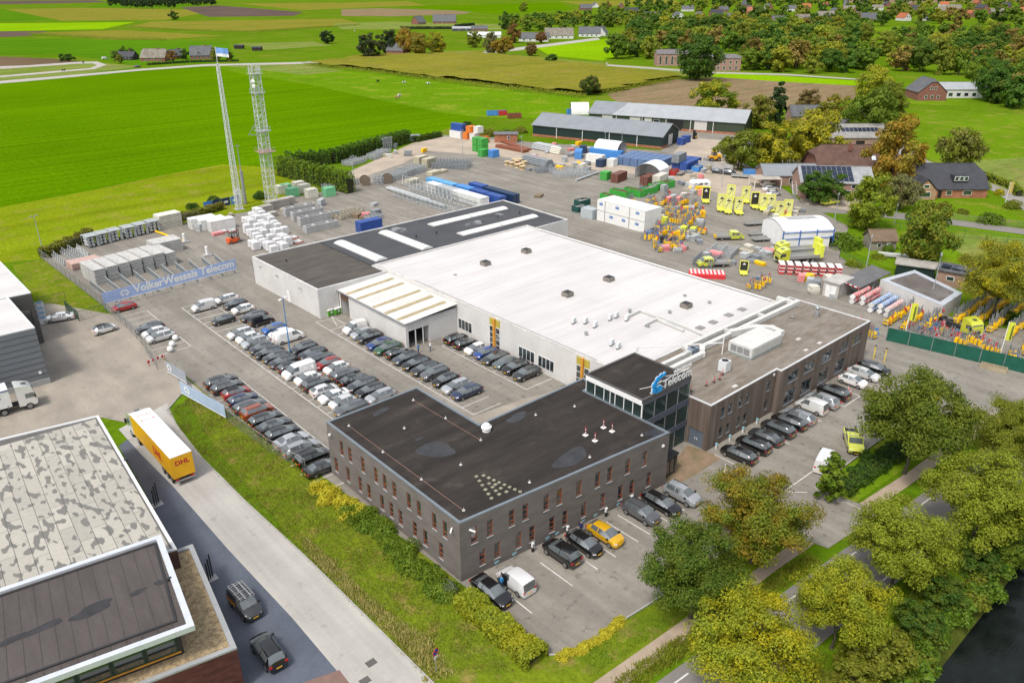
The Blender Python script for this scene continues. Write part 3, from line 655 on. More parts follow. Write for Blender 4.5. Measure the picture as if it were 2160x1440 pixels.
def ac_unit(par, px, py, z, sx=1.1, sy=1.1, sz=1.3, rz=0, mat=None):
    g = G(px, py, z); o = part('condenser', MB().cbox((g.x, g.y, z+.08), sx, sy, sz, rz), mat or flat('condenser_white', (.6, .62, .63)), par)
    part('fan_grille', MB().tube((g.x, g.y, z+.08+sz), (g.x, g.y, z+.11+sz), min(sx, sy)*.4, n=16), DARKM, o)
    q = Matrix.Translation((g.x, g.y, 0)) @ Matrix.Rotation(rz, 4, 'Z')
    part('coil_panel', MB().box(sx/2+.003, sx/2+.02, -sy*.42, sy*.42, z+.15, z+sz).xf(q), GREYM, o); part('feet', MB().box(-sx*.4, sx*.4, -sy*.4, sy*.4, z-.02, z+.078).xf(q), DARKM, o)
ac_unit(rt, 1527, 782, Z65, 1.2, 1.2, 1.5); ac_unit(rt, 1461, 745, Z65, 1.5, .9, .8, 0, flat('condenser_blue', (.2, .25, .32)))
part('chimney', MB().lathe([(.4, 0), (.4, .9), (.28, .95), (.28, 1.5), (.42, 1.55), (.3, 1.75)], 12, G(1722, 668, Z65)), GREYM, rt, 40)
vent(rt, 1671, 671, Z65, .2, .4, GREYM); 
for x, y in ((1684, 715), (1729, 723), (1700, 738), (1550, 814)): g = G(x, y, Z65); part('roof_paver', MB().cbox((g.x, g.y, Z65-.02), .9, .5, .06), flat('pale_paver', (.5, .48, .45)), rt)
part('wall_lamp', MB().cbox((88.9, 46.66, 5.9), .3, .16, .25), WPAINT, TO)
pm = MB(); 
for x in (76.5, 88.2): pm.bar((x, 60.5 if x < 80 else 54.5, 5.7 if x < 80 else 6.5), (x, 60.5 if x < 80 else 54.5, 9.2), .1)
pm.bar((76.5, 60.5, 9.1), (88.2, 54.5, 8.3), .12); pm.bar((76.9, 60.5, 5.7), (76.9, 60.5, 9.4), .08); part('pipe_bridge', pm, WPAINT, rt)
for i, (x, y) in enumerate(((1506, 806), (1518, 800), (1524, 790), (1457, 825), (1490, 813))):
    g = G(x, y, Z65); t = thing('barrier_post', 'red-white chain post on the mossy timber office roof', 'post', g, 0, 'chain posts on the mossy roof')
    pt('base', MB().cbox((0, 0, -.02), .35, .35, .08), DARKM, t); pt('pole', MB().tube((0, 0, .06), (0, 0, .9), .04, n=6), REDWH, t)

# ---- white hall
def ribbed(mb, wall, u0, u1, z0, z1, pitch=.36, amp=.05):
    n = max(2, int((u1-u0)/pitch)); vs = []; fs = []; 
    for i in range(n*2+1):
        u = u0+(u1-u0)*i/(n*2); o = .02+(amp if (i//1) % 2 else 0); 
        vs += [wall.P(u, z0, o), wall.P(u, z1, o)]
    for i in range(n*2): fs.append((2*i, 2*i+2, 2*i+3, 2*i+1))
    return mb.add(vs, fs)
HA = thing('white_hall', 'large low white hall with bright white flat roof and ribbed cladding', 'hall', (94, 92, 0))
P_ha = [(74.5, 59.9), (113.9, 59.9), (113.9, 122.6), (74.5, 122.6)]
rh = shell(HA, P_ha, 5.6, [], WHITE, WHROOF, surf('pale_roof_edge', (.56, .54, .52), .7, .1, 1, 6), .45, .14)
hw = Wall((74.5, 122.6), (74.5, 59.9), -.1, 5.6); hr = MB()
gaps = []
def hpx(x, y): return hw.upx(x, y)[0]
for x, y in ((1044, 700), (1230, 770)): u = hpx(x, y); gaps.append((u-1.3, u+1.3, 0, 5.5, 'bay'))
for xa, xb, y in ((968, 996, 685), (1095, 1128, 745), (1136, 1169, 768)): gaps.append((hpx(xa, y), hpx(xb, y+10), 1.0, 2.7, 'win'))
bays_ = sorted([g for g in gaps if g[4] == 'bay'])
u = 24.9
for g in bays_: ribbed(hr, hw, u, g[0], 0, 5.55); u = g[1]
ribbed(hr, hw, u, 62.6, 0, 5.55); part('ribbed_cladding', hr, WHITE, HA)
for g in gaps:
    if g[4] == 'win':
        f = MB(); hw.slab(f, g[0]-.08, g[1]+.08, .92, 2.78, .0, .09); fo = part('window', f, WPAINT, HA)
        n_ = 4 if g[1]-g[0] < 4.5 else 5
        for i in range(n_): a = g[0]+(g[1]-g[0])*i/n_; part('pane', hw.slab(MB(), a+.05, a+(g[1]-g[0])/n_-.05, 1.0, 2.7, .091, .1), PANE, fo)
    else:
        a, c_ = g[0], g[1]; m_ = (a+c_)/2
        part('column', hw.slab(MB(), m_-.22, m_+.22, 0, 5.5, .0, .32), ORANGE, HA)
        for s0, s1 in ((a+.05, m_-.27), (m_+.27, c_-.05)):
            f = part('window', hw.slab(MB(), s0, s1, 0, 4.1, .0, .06), WPAINT, HA)
            for k in range(4): part('pane', hw.slab(MB(), s0+.07, s1-.07, .1+k*1.0, .98+k*1.0, .061, .075), PANE, f)
            part('panel', hw.slab(MB(), s0, s1, 4.15, 5.4, 0, .06), YEL, HA)
Z56 = 5.58
for i in range(15): part('membrane_seam', MB().box(75, 113.4, 63.6+i*3.9, 63.66+i*3.9, 5.57, 5.588), flat('seam_grey', (.44, .425, .42)), rh)
for x, y in ((1024, 559), (1110, 533), (1284, 592), (1197, 624), (1447, 648)):
    g = G(x, y, Z56); o = part('roof_hatch', MB().cbox((g.x, g.y, Z56), 1.5, 1.5, .75), surf('rusty_vent_box', (.24, .215, .19), .8, .2, 2, 9), rh); part('cowl', MB().cbox((g.x, g.y, Z56+.75), 1.2, 1.2, .08), DARKM, o)
for x, y in ((1565, 653), (1537, 665), (1504, 680), (1477, 692)):
    g = G(x, y, Z56); part('skylight_flap', MB().cbox((g.x, g.y, Z56), 1.3, 1.1, .14), flat('grey_flap', (.22, .215, .21)), rh)
for x, y in ((1210, 682), (1235, 682), (1255, 690), (1287, 675), (1300, 670), (1322, 676), (1290, 728), (1304, 735)):
    g = G(x, y, Z56); o = part('condenser', MB().cbox((g.x, g.y, Z56+.2), .95, .4, .75, .3), flat('condenser_white', (.6, .62, .63)), rh); part('feet', MB().cbox((g.x, g.y, Z56-.01), .9, .3, .205, .3), DARKM, o)
for x, y, h in ((1236, 707, .7), (1412, 661, .6), (1366, 690, .6), (1328, 660, .8), (1496, 640, .5), (1444, 625, .4), (960, 580, .2)): vent(rh, x, y, Z56, .25, h, GREYM)
p_ = [tuple(G(x, y, Z56)[:2]) for x, y in ((1322, 672), (1350, 658), (1440, 690), (1490, 712), (1500, 716))]; duct(rh, p_, .35, Z56+.3, 'pipe')
p_ = [tuple(G(x, y, Z56)[:2]) for x, y in ((1360, 688), (1385, 676), (1440, 700))]; duct(rh, p_, .35, Z56+.3, 'pipe')
part('roof_pipe', MB().bar((113.2, 118, 5.9), (113.2, 62, 5.9), .16), WPAINT, rh)
part('conduit', MB().tube((74.9, 110, 5.8), (74.9, 66, 5.8), .06, n=5), GREYM, rh)

# ---- white lean-to hall with beige roof strips
LT = thing('lean_to_hall', 'lower white hall with ribbed roof and beige light strips beside the car park', 'hall', (69, 107, 0))
P_lt = [(64.0, 97.4), (74.4, 97.4), (74.4, 118.1), (64.0, 118.1)]
l1 = Wall(P_lt[3], P_lt[0], -.1, 4.5); l2 = Wall(P_lt[0], P_lt[1], -.1, 4.5)
o1 = l1.hole(.7, 3.2, -.1, 3.6); o2 = l2.hole(.5, 4.6, -.1, 3.0)
mb = MB(); l1.build(mb, 1.5); l2.build(mb, 1.5); Wall(P_lt[1], P_lt[2], -.1, 4.5).build(mb); Wall(P_lt[2], P_lt[3], -.1, 4.5).build(mb); part('wall', mb, WHITE, LT)
mb = MB(); ribbed(mb, l2, .5, 10.3, 3.55, 4.45, .3, .04); part('ribbed_fascia', mb, flat('pale_grey_cladding', (.5, .5, .5)), LT)
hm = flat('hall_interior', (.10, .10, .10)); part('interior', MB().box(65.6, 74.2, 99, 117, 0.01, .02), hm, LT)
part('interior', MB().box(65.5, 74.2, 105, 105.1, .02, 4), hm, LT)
part('door_surround', l1.slab(MB(), .55, .7, -.05, 4.1, .0, .05), surf('brown_timber', (.12, .07, .045)), LT); part('door_surround', l1.slab(MB(), .7, 3.2, 3.0, 4.1, -.05, .05), MATS['brown_timber'], LT)
for i in range(2): d_ = part('gate_post', l2.slab(MB(), 1.8+i*1.5, 1.95+i*1.5, 0, 3, -.1, 0), WPAINT, LT)
rm = MB(); n_ = 62
vs = []; 
for i in range(n_*2+1):
    y = 97.2+21.0*i/(n_*2); o = .06 if i % 2 else 0; vs += [(63.75, y, 4.52+o), (74.45, y, 5.15+o)]
rm.add(vs, [(2*i, 2*i+1, 2*i+3, 2*i+2) for i in range(n_*2)]); lr = part('roof', rm, WHITE, LT)
BEI = surf('beige_light_strip', (.40, .33, .19), .6, .15, 1, 6)
for yy in (99.0, 102.6, 106.2, 111.3, 114.6):
    part('light_strip', MB().add([(63.9, yy, 4.62), (73.6, yy, 5.2), (73.6, yy+.85, 5.2), (63.9, yy+.85, 4.62), (63.9, yy, 4.55), (73.6, yy, 5.1), (73.6, yy+.85, 5.1), (63.9, yy+.85, 4.55)], [(0, 1, 2, 3), (4, 5, 1, 0), (2, 6, 7, 3), (0, 3, 7, 4), (1, 5, 6, 2)]), BEI, lr)
part('gutter', MB().box(63.6, 63.78, 97.2, 118.2, 4.35, 4.52), GREYM, lr)
part('white_gable', MB().box(63.9, 74.4, 97.15, 97.2, 4.35, 4.6), GREYM, lr)

# ---- dark-roofed warehouse
DW = thing('dark_roof_warehouse', 'long white-walled warehouse with dark flat roof and barrel skylights', 'warehouse', (92, 130, 0))
P_dw = [(60.0, 118.25), (74.4, 118.25), (74.4, 122.7), (114.0, 122.7), (114.0, 120.2), (124.4, 120.2), (125.2, 143.3), (59.6, 143.3)]
m_, n, bs = _new('warehouse_roof_felt'); v = _coord(n, 'Object', (1, 1, 1))
c1 = _ramp(n, _noise(n, v, .18, 4), [(.3, (.030, .031, .035)), (.7, (.048, .05, .055))])
n.links.new(_mix(n, _ramp(n, _noise(n, v, .14, 5, .5), [(.66, (0, 0, 0)), (.70, (1, 1, 1))]), c1, (.20, .205, .215)), bs.inputs['Base Color']); bs.inputs['Roughness'].default_value = .55
dw = shell(DW, P_dw, 5.3, [], WHITE, m_, surf('white_capping', (.62, .62, .61), .5), .3, .2)
part('brown_roof_area', MB().sheet([(60.4, 118.6), (74.2, 118.6), (74.2, 142.9), (60.0, 142.9)], 5.29), surf('brown_roof_felt', (.088, .077, .068), .8, .16, .4, 4, .1, stretch=(.4, 1.5, 1)), dw)
part('roof_seam', MB().box(74.2, 74.5, 122.8, 142.9, 5.285, 5.36), DARKM, dw)
SKY = surf('milky_skylight', (.66, .66, .64), .35, .05, .8, 5)
def barrel(par, x0, x1, y0, y1, z, along):
    vs = []; fs = []; N = 8; segs = 9
    for s_ in range(segs+1):
        for i in range(N+1):
            t = math.pi*i/N; h = math.sin(t)*.34+.16; k = .5-.5*math.cos(t)
            if along == 'y': vs.append((x0+(x1-x0)*k, y0+(y1-y0)*s_/segs, z+h))
            else: vs.append((x0+(x1-x0)*s_/segs, y0+(y1-y0)*k, z+h))
    for s_ in range(segs):
        for i in range(N): a = s_*(N+1)+i; fs.append((a, a+1, a+N+2, a+N+1) if along != 'y' else (a, a+N+1, a+N+2, a+1))
    mb = MB().add(vs, fs); mb.add([vs[i] for i in range(N+1)], [tuple(range(N+1))]); mb.add([vs[segs*(N+1)+i] for i in range(N+1)], [tuple(range(N, -1, -1))])
    o = part('barrel_skylight', mb, SKY, par, 40); part('upstand', MB().box(x0-.12, x1+.12, y0-.12, y1+.12, z-.02, z+.2), flat('upstand_grey', (.45, .45, .45)), o)
barrel(dw, 76.2, 78.6, 124.6, 140.4, 5.28, 'y'); barrel(dw, 87, 89.4, 124.4, 140.3, 5.28, 'y')
for a in (98.8, 109.9): barrel(dw, a, a+10.6, 136.4, 138.7, 5.28, 'x'); barrel(dw, a+.5, a+11.1, 126.5, 128.8, 5.28, 'x')
for x, y in ((604, 552), (1050, 457), (1096, 450), (1018, 470), (878, 500), (921, 492)): vent(dw, x, y, 5.28, .16, .5, DARKM)
mb = MB(); ribbed(mb, Wall(P_dw[7], P_dw[0], 0, 5.3), .1, 25, 0, 5.25, .5, .02); ribbed(mb, Wall(P_dw[0], P_dw[1], 0, 5.3), .05, 4, 0, 5.25, .3, .04); part('ribbed_cladding', mb, WHITE, DW)
wd = Wall(P_dw[7], P_dw[0], 0, 5.3); u, _z = wd.upx(609, 618); part('door', wd.slab(MB(), u-.5, u+.5, 0, 2.2, .03, .09), WPAINT, DW)
for i, y in enumerate((140, 133, 124)): part('wall_lamp', MB().cbox((59.5, y, 4.2), .3, .3, .15), GREYM, DW)

# ---- grey metal warehouse at the left edge
LW = thing('grey_metal_warehouse', 'tall grey metal-clad warehouse with white roof at the left edge', 'warehouse', (8, 135, 0))
GCL = surf('grey_horizontal_cladding', (.185, .20, .22), .5, .05, .3, 5, .2, stretch=(.2, .2, 4), metal=.2)
lw = shell(LW, [(-14, 124.2), (17.7, 123.4), (17.6, 140.0), (-14, 141)], 8.9, [], GCL, WHROOF, flat('white_edge', (.6, .61, .62)), .3, .15)
part('plinth', MB().prism([(-14, 124.1), (17.78, 123.3), (17.78, 128), (-14, 129)], -.1, .9), surf('concrete_plinth', (.4, .4, .39)), LW)
mb = MB()
for k in range(8): mb.prism([(-14, 124.17), (17.73, 123.37), (17.63, 140), (17.6, 140), (17.66, 123.43), (-14, 124.23)], 1.7+k*.9, 1.74+k*.9)
part('cladding_joint', mb, DARKM, LW); part('wall_lamp', MB().cbox((16.8, 123.35, 1.9), .35, .3, .3), WPAINT, LW); part('wall_lamp', MB().cbox((6, 123.6, 7.9), .6, .3, .2), DARKM, LW)
LW2 = thing('grey_office_annex', 'dark grey annex with white flat roof behind the grey warehouse', 'annex', (10, 152, 0))
lq = [(-14, 141.2), (17.6, 140.2), (20.9, 140.1), (20.7, 166), (-14, 167)]
wa = Wall(lq[2], lq[3], -.1, 8.7); hh = wa.hole(2.5, 5.2, 4.5, 7.0); wb = Wall(lq[1], lq[2], -.1, 8.7); h2 = wb.hole(.8, 2.6, 3.6, 6.2)
shell(LW2, lq, 8.7, [wa, wb], surf('dark_grey_cladding', (.09, .088, .085), .6, .08, .5, 5), WHROOF, flat('white_edge', (.6, .61, .62)), .3, .15)
wa.window(LW2, hh, DARKM, PANE, None, 2); wb.window(LW2, h2, DARKM, PANE, None, 1)

# ---- felt-roofed building, bottom left
def rot_pt(c, x, y, a): return (c[0]+x*math.cos(a)-y*math.sin(a), c[1]+x*math.sin(a)+y*math.cos(a))
SB = thing('felt_roof_building', 'low building with pale stained felt sheet roof beside the street', 'building', (8, 80, 0))
P_sb = [(17.6, 95.0), (-18, 101.5), (-22, 71), (15.4, 63.8)]
sb = shell(SB, P_sb, 6.5, [], surf('dark_brick', (.10, .055, .045), .9, .15, 1, 9, .2), surf('roof_underlay', (.12, .115, .11)), flat('white_edge', (.6, .61, .62)), .3, .16)
m_, n, bs = _new('pale_stained_felt'); oi = n.nodes.new('ShaderNodeObjectInfo'); ge = n.nodes.new('ShaderNodeNewGeometry')
c0 = _ramp(n, oi.outputs['Random'], [(0, (.31, .295, .26)), (1, (.385, .365, .32))])
mq = n.nodes.new('ShaderNodeMapping'); mq.inputs['Scale'].default_value = (1.35, .62, 1); n.links.new(ge.outputs['Position'], mq.inputs[0])
st = _ramp(n, _noise(n, mq.outputs[0], 1.05, 1.2, .45), [(.56, (0, 0, 0)), (.60, (1, 1, 1))])
n.links.new(_mix(n, st, _mix(n, 1, c0, _ramp(n, _noise(n, ge.outputs['Position'], 2, 4), [(.3, (.9,)*3), (.7, (1.05,)*3)]), 'MULTIPLY'), (.145, .14, .13)), bs.inputs['Base Color']); bs.inputs['Roughness'].default_value = .7
e_x = Vector((17.6-15.4, 95-63.8)).normalized(); e_y = Vector((-e_x.y, e_x.x))     # along the long edge; inward
org = Vector((17.6, 95.0))-e_x*.45+e_y*.45; mesh_c = {}
for c_ in range(17):
    off = (c_ % 3)*1.5; s0 = 0.0; k = 0
    while s0 < 30.6:
        L_ = 4.5 if (k or not off) else off
        L_ = min(L_, 30.7-s0)
        p = org-e_x*s0+e_y*(c_*1.28)
        top = [p, p-e_x*(L_-.05), p-e_x*(L_-.05)+e_y*1.23, p+e_y*1.23]
        # clip where the roof's slanting top edge passes
        lim = lambda q: 95.0+(17.6-q.x)*(6.5/35.6)-.5
        if all(q.y < lim(q)+.9 for q in top) and top[0].x > -6:
            part('roof_sheet', MB().prism([tuple(q) for q in top], 6.482, 6.505), m_, sb)
        s0 += L_; k += 1
part('roof_outlet', MB().lathe([(.2, 0), (.2, .3), (.1, .35)], 8, G(266, 972, 6.5)), DARKM, sb)
# upper dark-roofed block and lower gravel roof with red brick wall
UB = thing('dark_roof_block', 'raised block with sagging dark roof and thick white rim, bottom left', 'building', (6, 58, 0))
P_ub = [(14.6, 64.9), (-16, 69.4), (-18.0, 57.5), (12.5, 51.7)]
ub = shell(UB, [(13.9, 64.3), (-15.5, 68.6), (-17.3, 58.8), (11.7, 53.3)], 7.9, [], flat('dark_window_band', (.03, .03, .03), .3), surf('brown_black_felt', (.078, .066, .062), .55, .12, .3, 4, .08, stretch=(2.2, .5, 1)), DARKM, .2, .05)
# the roof runs out to the rim over the set-back walls
part('roof_overhang', MB().prism([(14.3, 64.6), (-15.8, 69.0), (-17.7, 57.8), (12.25, 52.05)], 7.62, 7.84), MATS['brown_black_felt'], UB)
cap, _ = roof_edge(P_ub, 7.6, .5, .5); part('white_rim', cap, flat('white_rim_metal', (.62, .65, .70), .35, .3), UB)
ed = (Vector(P_ub[3])-Vector(P_ub[0])).normalized(); en = Vector((-ed.y, ed.x))*-1
for k in range(13):
    a = Vector((14.0, 64.1))+en*(1.0+k*1.12); b_ = a+ed*11.8
    part('felt_seam', MB().bar((a.x, a.y, 7.9), (b_.x, b_.y, 7.895), .022), flat('seam_black', (.055, .048, .045)), ub)
for i, (x, y, r, sq) in enumerate(((195, 1285, 1.7, .38), (85, 1325, 1.5, .3), (290, 1248, .7, .4), (20, 1350, 1.1, .3), (335, 1228, .4, .7))):
    part('puddle', MB().sheet(roof_disc(x, y, r, 7.89, 14, sq, R(-4), i+20), 7.893+.003*i), PUD, ub)
part('roof_outlet', MB().cbox(G(358, 1222, 7.9), .35, .25, .2), DARKM, ub)
wv = Wall((-17.3, 58.8), (11.7, 53.3), 4.4, 7.6)
for k in range(8): f = part('window', wv.slab(MB(), 26.8-k*2.4, 29.1-k*2.4, 5.0, 6.9, .02, .08), flat('green_frame', (.02, .05, .035)), UB); part('pane', wv.slab(MB(), 26.95-k*2.4, 28.95-k*2.4, 5.15, 6.75, .081, .09), PANE, f)
for z in (4.8, 7.0): part('orange_trim', wv.slab(MB(), 2, 29.3, z, z+.1, .02, .14), ORANGE, UB)
GR = thing('gravel_roof_wing', 'red-brown brick wing with golden gravel roof and grey coping', 'building', (14, 56, 0))
P_gr = [(17.45, 66.2), (15.5, 66.5), (13.0, 64.0), (11.2, 54.2), (-17, 59.5), (-18, 57.1), (15.05, 50.8)]
gr = shell(GR, P_gr, 4.5, [], surf('red_brown_brick', (.105, .036, .03), .85, .2, .8, 7, .3, stretch=(1, 1, 3)), surf('golden_gravel', (.38, .29, .17), .95, .4, 2.6, 8, .6, c2=(.22, .165, .10)), flat('grey_coping', (.30, .31, .32), .5), .45, .18)
# ------------------------------------------------------------------ vehicles
PAINT = objcol('car_paint', .22, .35, 1.0, .02, .8); CGLASS = glass('car_glass', (.085, .10, .105), .12); TYRE = flat('tyre_rubber', (.012, .012, .012), .85)  # glass base colour is lifted to stand in for reflected sky
RIM = flat('alloy_rim', (.32, .32, .33), .35, .7); HEADL = flat('headlight_lens', (.65, .67, .7), .1); TAILL = flat('tail_light_red', (.42, .01, .012), .2); PLATE = flat('yellow_number_plate', (.75, .42, .02), .5)
BLACKP = flat('black_trim', (.012, .012, .013), .45)
# station: x, halfwidth, belt z, roof-edge halfwidth, roof z
CARS = {
 'hatchback': dict(L=4.15, st=[(2.07, .5, .60, .34, .66), (1.93, .79, .76, .55, .84), (1.6, .88, .86, .62, .95), (1.22, .90, .95, .64, 1.03), (.35, .90, .98, .55, 1.43), (-.4, .90, .99, .57, 1.48), (-.48, .90, .99, .57, 1.48), (-1.35, .88, 1.04, .53, 1.40), (-1.93, .82, 1.02, .58, 1.08), (-2.07, .68, .74, .55, .8)], win=(3, 7), wb=1.28),
 'estate': dict(L=4.7, st=[(2.35, .5, .58, .34, .64), (2.2, .81, .74, .57, .82), (1.8, .90, .85, .64, .93), (1.35, .91, .95, .66, 1.02), (.45, .91, .97, .56, 1.40), (-.4, .91, .98, .59, 1.46), (-.48, .91, .98, .59, 1.46), (-1.65, .89, 1.02, .55, 1.40), (-2.22, .83, 1.0, .6, 1.06), (-2.35, .70, .72, .56, .78)], win=(3, 7), wb=1.4),
 'saloon': dict(L=4.7, st=[(2.35, .5, .58, .34, .64), (2.2, .83, .74, .58, .82), (1.8, .91, .85, .64, .92), (1.25, .92, .94, .66, 1.0), (.35, .92, .95, .58, 1.38), (-.45, .92, .96, .60, 1.43), (-.53, .92, .96, .60, 1.43), (-1.05, .91, .98, .57, 1.37), (-1.75, .89, .98, .66, 1.02), (-2.22, .84, .95, .7, 1.0), (-2.35, .76, .7, .62, .76)], win=(3, 7), wb=1.42),
 'suv': dict(L=4.5, st=[(2.25, .55, .68, .38, .76), (2.1, .84, .86, .6, .95), (1.7, .92, .98, .66, 1.08), (1.3, .93, 1.07, .68, 1.15), (.5, .93, 1.1, .64, 1.58), (-.4, .93, 1.1, .66, 1.64), (-.48, .93, 1.1, .66, 1.64), (-1.65, .92, 1.12, .64, 1.6), (-2.1, .88, 1.1, .70, 1.16), (-2.25, .80, .82, .66, .86)], win=(3, 7), wb=1.36),
 'small_van': dict(L=4.4, st=[(2.2, .66, .62, .5, .66), (2.1, .84, .78, .62, .84), (1.65, .90, .98, .66, 1.05), (1.2, .91, 1.08, .70, 1.14), (.6, .91, 1.1, .70, 1.72), (.0, .91, 1.1, .74, 1.84), (-.08, .91, 1.1, .74, 1.84), (-1.4, .91, 1.1, .75, 1.84), (-2.05, .90, 1.08, .74, 1.78), (-2.2, .86, .8, .7, .86)], win=(3, 5), wb=1.35),
 'panel_van': dict(L=5.1, st=[(2.55, .7, .66, .55, .7), (2.45, .90, .86, .7, .92), (2.1, .96, 1.08, .74, 1.15), (1.75, .97, 1.16, .78, 1.22), (1.0, .97, 1.2, .78, 1.88), (.35, .97, 1.2, .82, 1.97), (.27, .97, 1.2, .82, 1.97), (-1.6, .97, 1.2, .83, 1.98), (-2.42, .96, 1.18, .82, 1.92), (-2.55, .92, .9, .8, .95)], win=(3, 5), wb=1.55),
}
def make_wheel(par, x, y, r=.32, w_=.2):
    s_ = 1 if y > 0 else -1
    o = pt('wheel', MB().tube((x, y-s_*w_*.6, r), (x, y+s_*w_*.4, r), r, n=14), TYRE, par, 40)
    pt('rim', MB().tube((x, y+s_*w_*.401, r), (x, y+s_*w_*.44, r), r*.66, n=12), RIM, o)
def make_car(kind, black_roof=False):
    c = CARS[kind]; t = thing('parked_car' if 'van' not in kind else 'parked_van', kind, 'van' if 'van' in kind else 'car')
    st = c['st']; w0, w1 = c['win']; rings = []
    zb = .2 if kind not in ('suv',) else .26
    for (x, hw, zbelt, rw, zr) in st:
        half = [(0, zb), (hw*.86, zb), (hw*.99, zb+.16), (hw, zb+(zbelt-zb)*.62), (hw*.965, zbelt), (rw, zr-.045), (rw*.55, zr-.005), (0, zr)]
        rings.append([(x, -y, z) for y, z in half]+[(x, y, z) for y, z in half[-2:0:-1]])
    n = len(rings[0]); body = MB(); vs = [p for r_ in rings for p in r_]; nb = 7
    groups = {'body': [], 'windscreen': [], 'rear_window': [], 'side_window_r': [], 'side_window_l': []}; roof_f = []
    for i in range(len(rings)-1):
        for k in range(n):
            f = (i*n+k, (i+1)*n+k, (i+1)*n+(k+1) % n, i*n+(k+1) % n); g = 'body'
            right, left = (k == 4), (k == n-5); top = k in (5, 6, n-7, n-6)
            if w0+1 <= i < w1 and i != w0+2 and (right or left): g = 'side_window_r' if right else 'side_window_l'
            if i == w0 and (right or left): g = 'side_window_r' if right else 'side_window_l'
            if i == w0 and top: g = 'windscreen'
            rr = w1 if kind != 'saloon' else 7
            if i == 7 and top and 'van' not in kind: g = 'rear_window'
            if 'van' in kind and i == 8 and (top or k in (4, n-5)) : g = 'rear_window' if kind == 'small_van' and top else 'body'
            if black_roof and top and w0+1 <= i < 7 and g == 'body': g = 'roof_panel'; groups.setdefault(g, [])
            groups[g].append(f)
    fr, re = tuple(range(n)), tuple((len(rings)-1)*n+k for k in range(n-1, -1, -1)); groups['body'] += [fr, re]
    def sub(fs):
        ids = sorted({i for f in fs for i in f}); mp = {a: b_ for b_, a in enumerate(ids)}
        return MB().add([vs[i] for i in ids], [tuple(mp[i] for i in f) for f in fs])
    bo = paint(pt('body', sub(groups['body']), PAINT, t, 58))
    for g in groups:
        if g == 'body' or not groups[g]: continue
        pt(g.replace('_r', '') if g.endswith('_r') else g.replace('_l', '') if g.endswith('_l') else g, sub(groups[g]), CGLASS if g != 'roof_panel' else BLACKP, t, 38)
    r = .32 if kind in ('hatchback', 'estate', 'saloon') else .35; hw = st[3][1]
    for sx in (1, -1):
        for sy in (-1, 1):
            # dark arch behind the wheel
            make_wheel(t, sx*c['wb'], sy*(hw-.06), r)
    L = c['L']/2; z1 = st[1][2]
    for sy in (-1, 1):
        pt('headlight', MB().add([(L-.03, sy*.52, z1-.14), (L-.20, sy*.84 if L < 2.4 else sy*.86, z1-.1), (L-.24, sy*.82, z1+.015), (L-.07, sy*.52, z1-.02)], [(0, 1, 2, 3) if sy > 0 else (3, 2, 1, 0)]).xf(Matrix.Translation((.03, 0, .015))), HEADL, t)
        zt = st[-1][2]
        pt('tail_light', MB().box(-L-.012, -L+.11, *sorted((sy*.58, sy*.84)), zt-.05, zt+.13), TAILL, t)
        xm = st[3][0]-.15; pt('mirror', MB().box(xm-.12, xm+.06, *sorted((sy*(hw-.02), sy*(hw+.16))), st[3][2]-.02, st[3][2]+.12), BLACKP, t)
    pt('number_plate', MB().box(L-.005, L+.018, -.26, .26, .42, .53), PLATE, t); pt('number_plate', MB().box(-L-.018, -L+.005, -.26, .26, .5, .61), PLATE, t)
    pt('sill_trim', MB().box(-c['wb']+.36, c['wb']-.36, -hw*.93, hw*.93, .17, .26), BLACKP, t)
    pt('grille', MB().box(L-.02, L+.008, -.45, .45, .3, .41), BLACKP, t)
    if kind in ('estate', 'suv'):
        for sy in (-1, 1): pt('roof_rail', MB().bar((st[4][0]-.1, sy*.55, st[5][4]), (st[7][0], sy*.55, st[7][4]+.0), .04), RIM if kind == 'estate' else BLACKP, t)
    return t
for k in CARS: proto(k, make_car(k))
proto('hatchback_black_roof', make_car('hatchback', True))
C = dict(black=(.006, .006, .007), dark=(.03, .032, .035), grey=(.10, .105, .115), slate=(.055, .07, .09), silver=(.36, .38, .40), white=(.78, .78, .78), red=(.36, .012, .012), orange=(.38, .085, .03), blue=(.012, .05, .22), navy=(.012, .022, .065), green=(.02, .085, .035), yellow=(.75, .42, .005), brightblue=(.02, .12, .42), teal=(.12, .16, .16), lime=(.62, .70, .03))
CN = dict(black='black', dark='dark grey', grey='mid grey', slate='blue-grey', silver='silver', white='white', red='red', orange='burnt orange', blue='blue', navy='navy blue', green='green', yellow='yellow', brightblue='bright blue', teal='grey-green', lime='lime yellow')
KN = {'hatchback': 'hatchback', 'estate': 'estate car', 'saloon': 'saloon', 'suv': 'SUV', 'small_van': 'small van', 'panel_van': 'panel van', 'hatchback_black_roof': 'hatchback with black roof'}
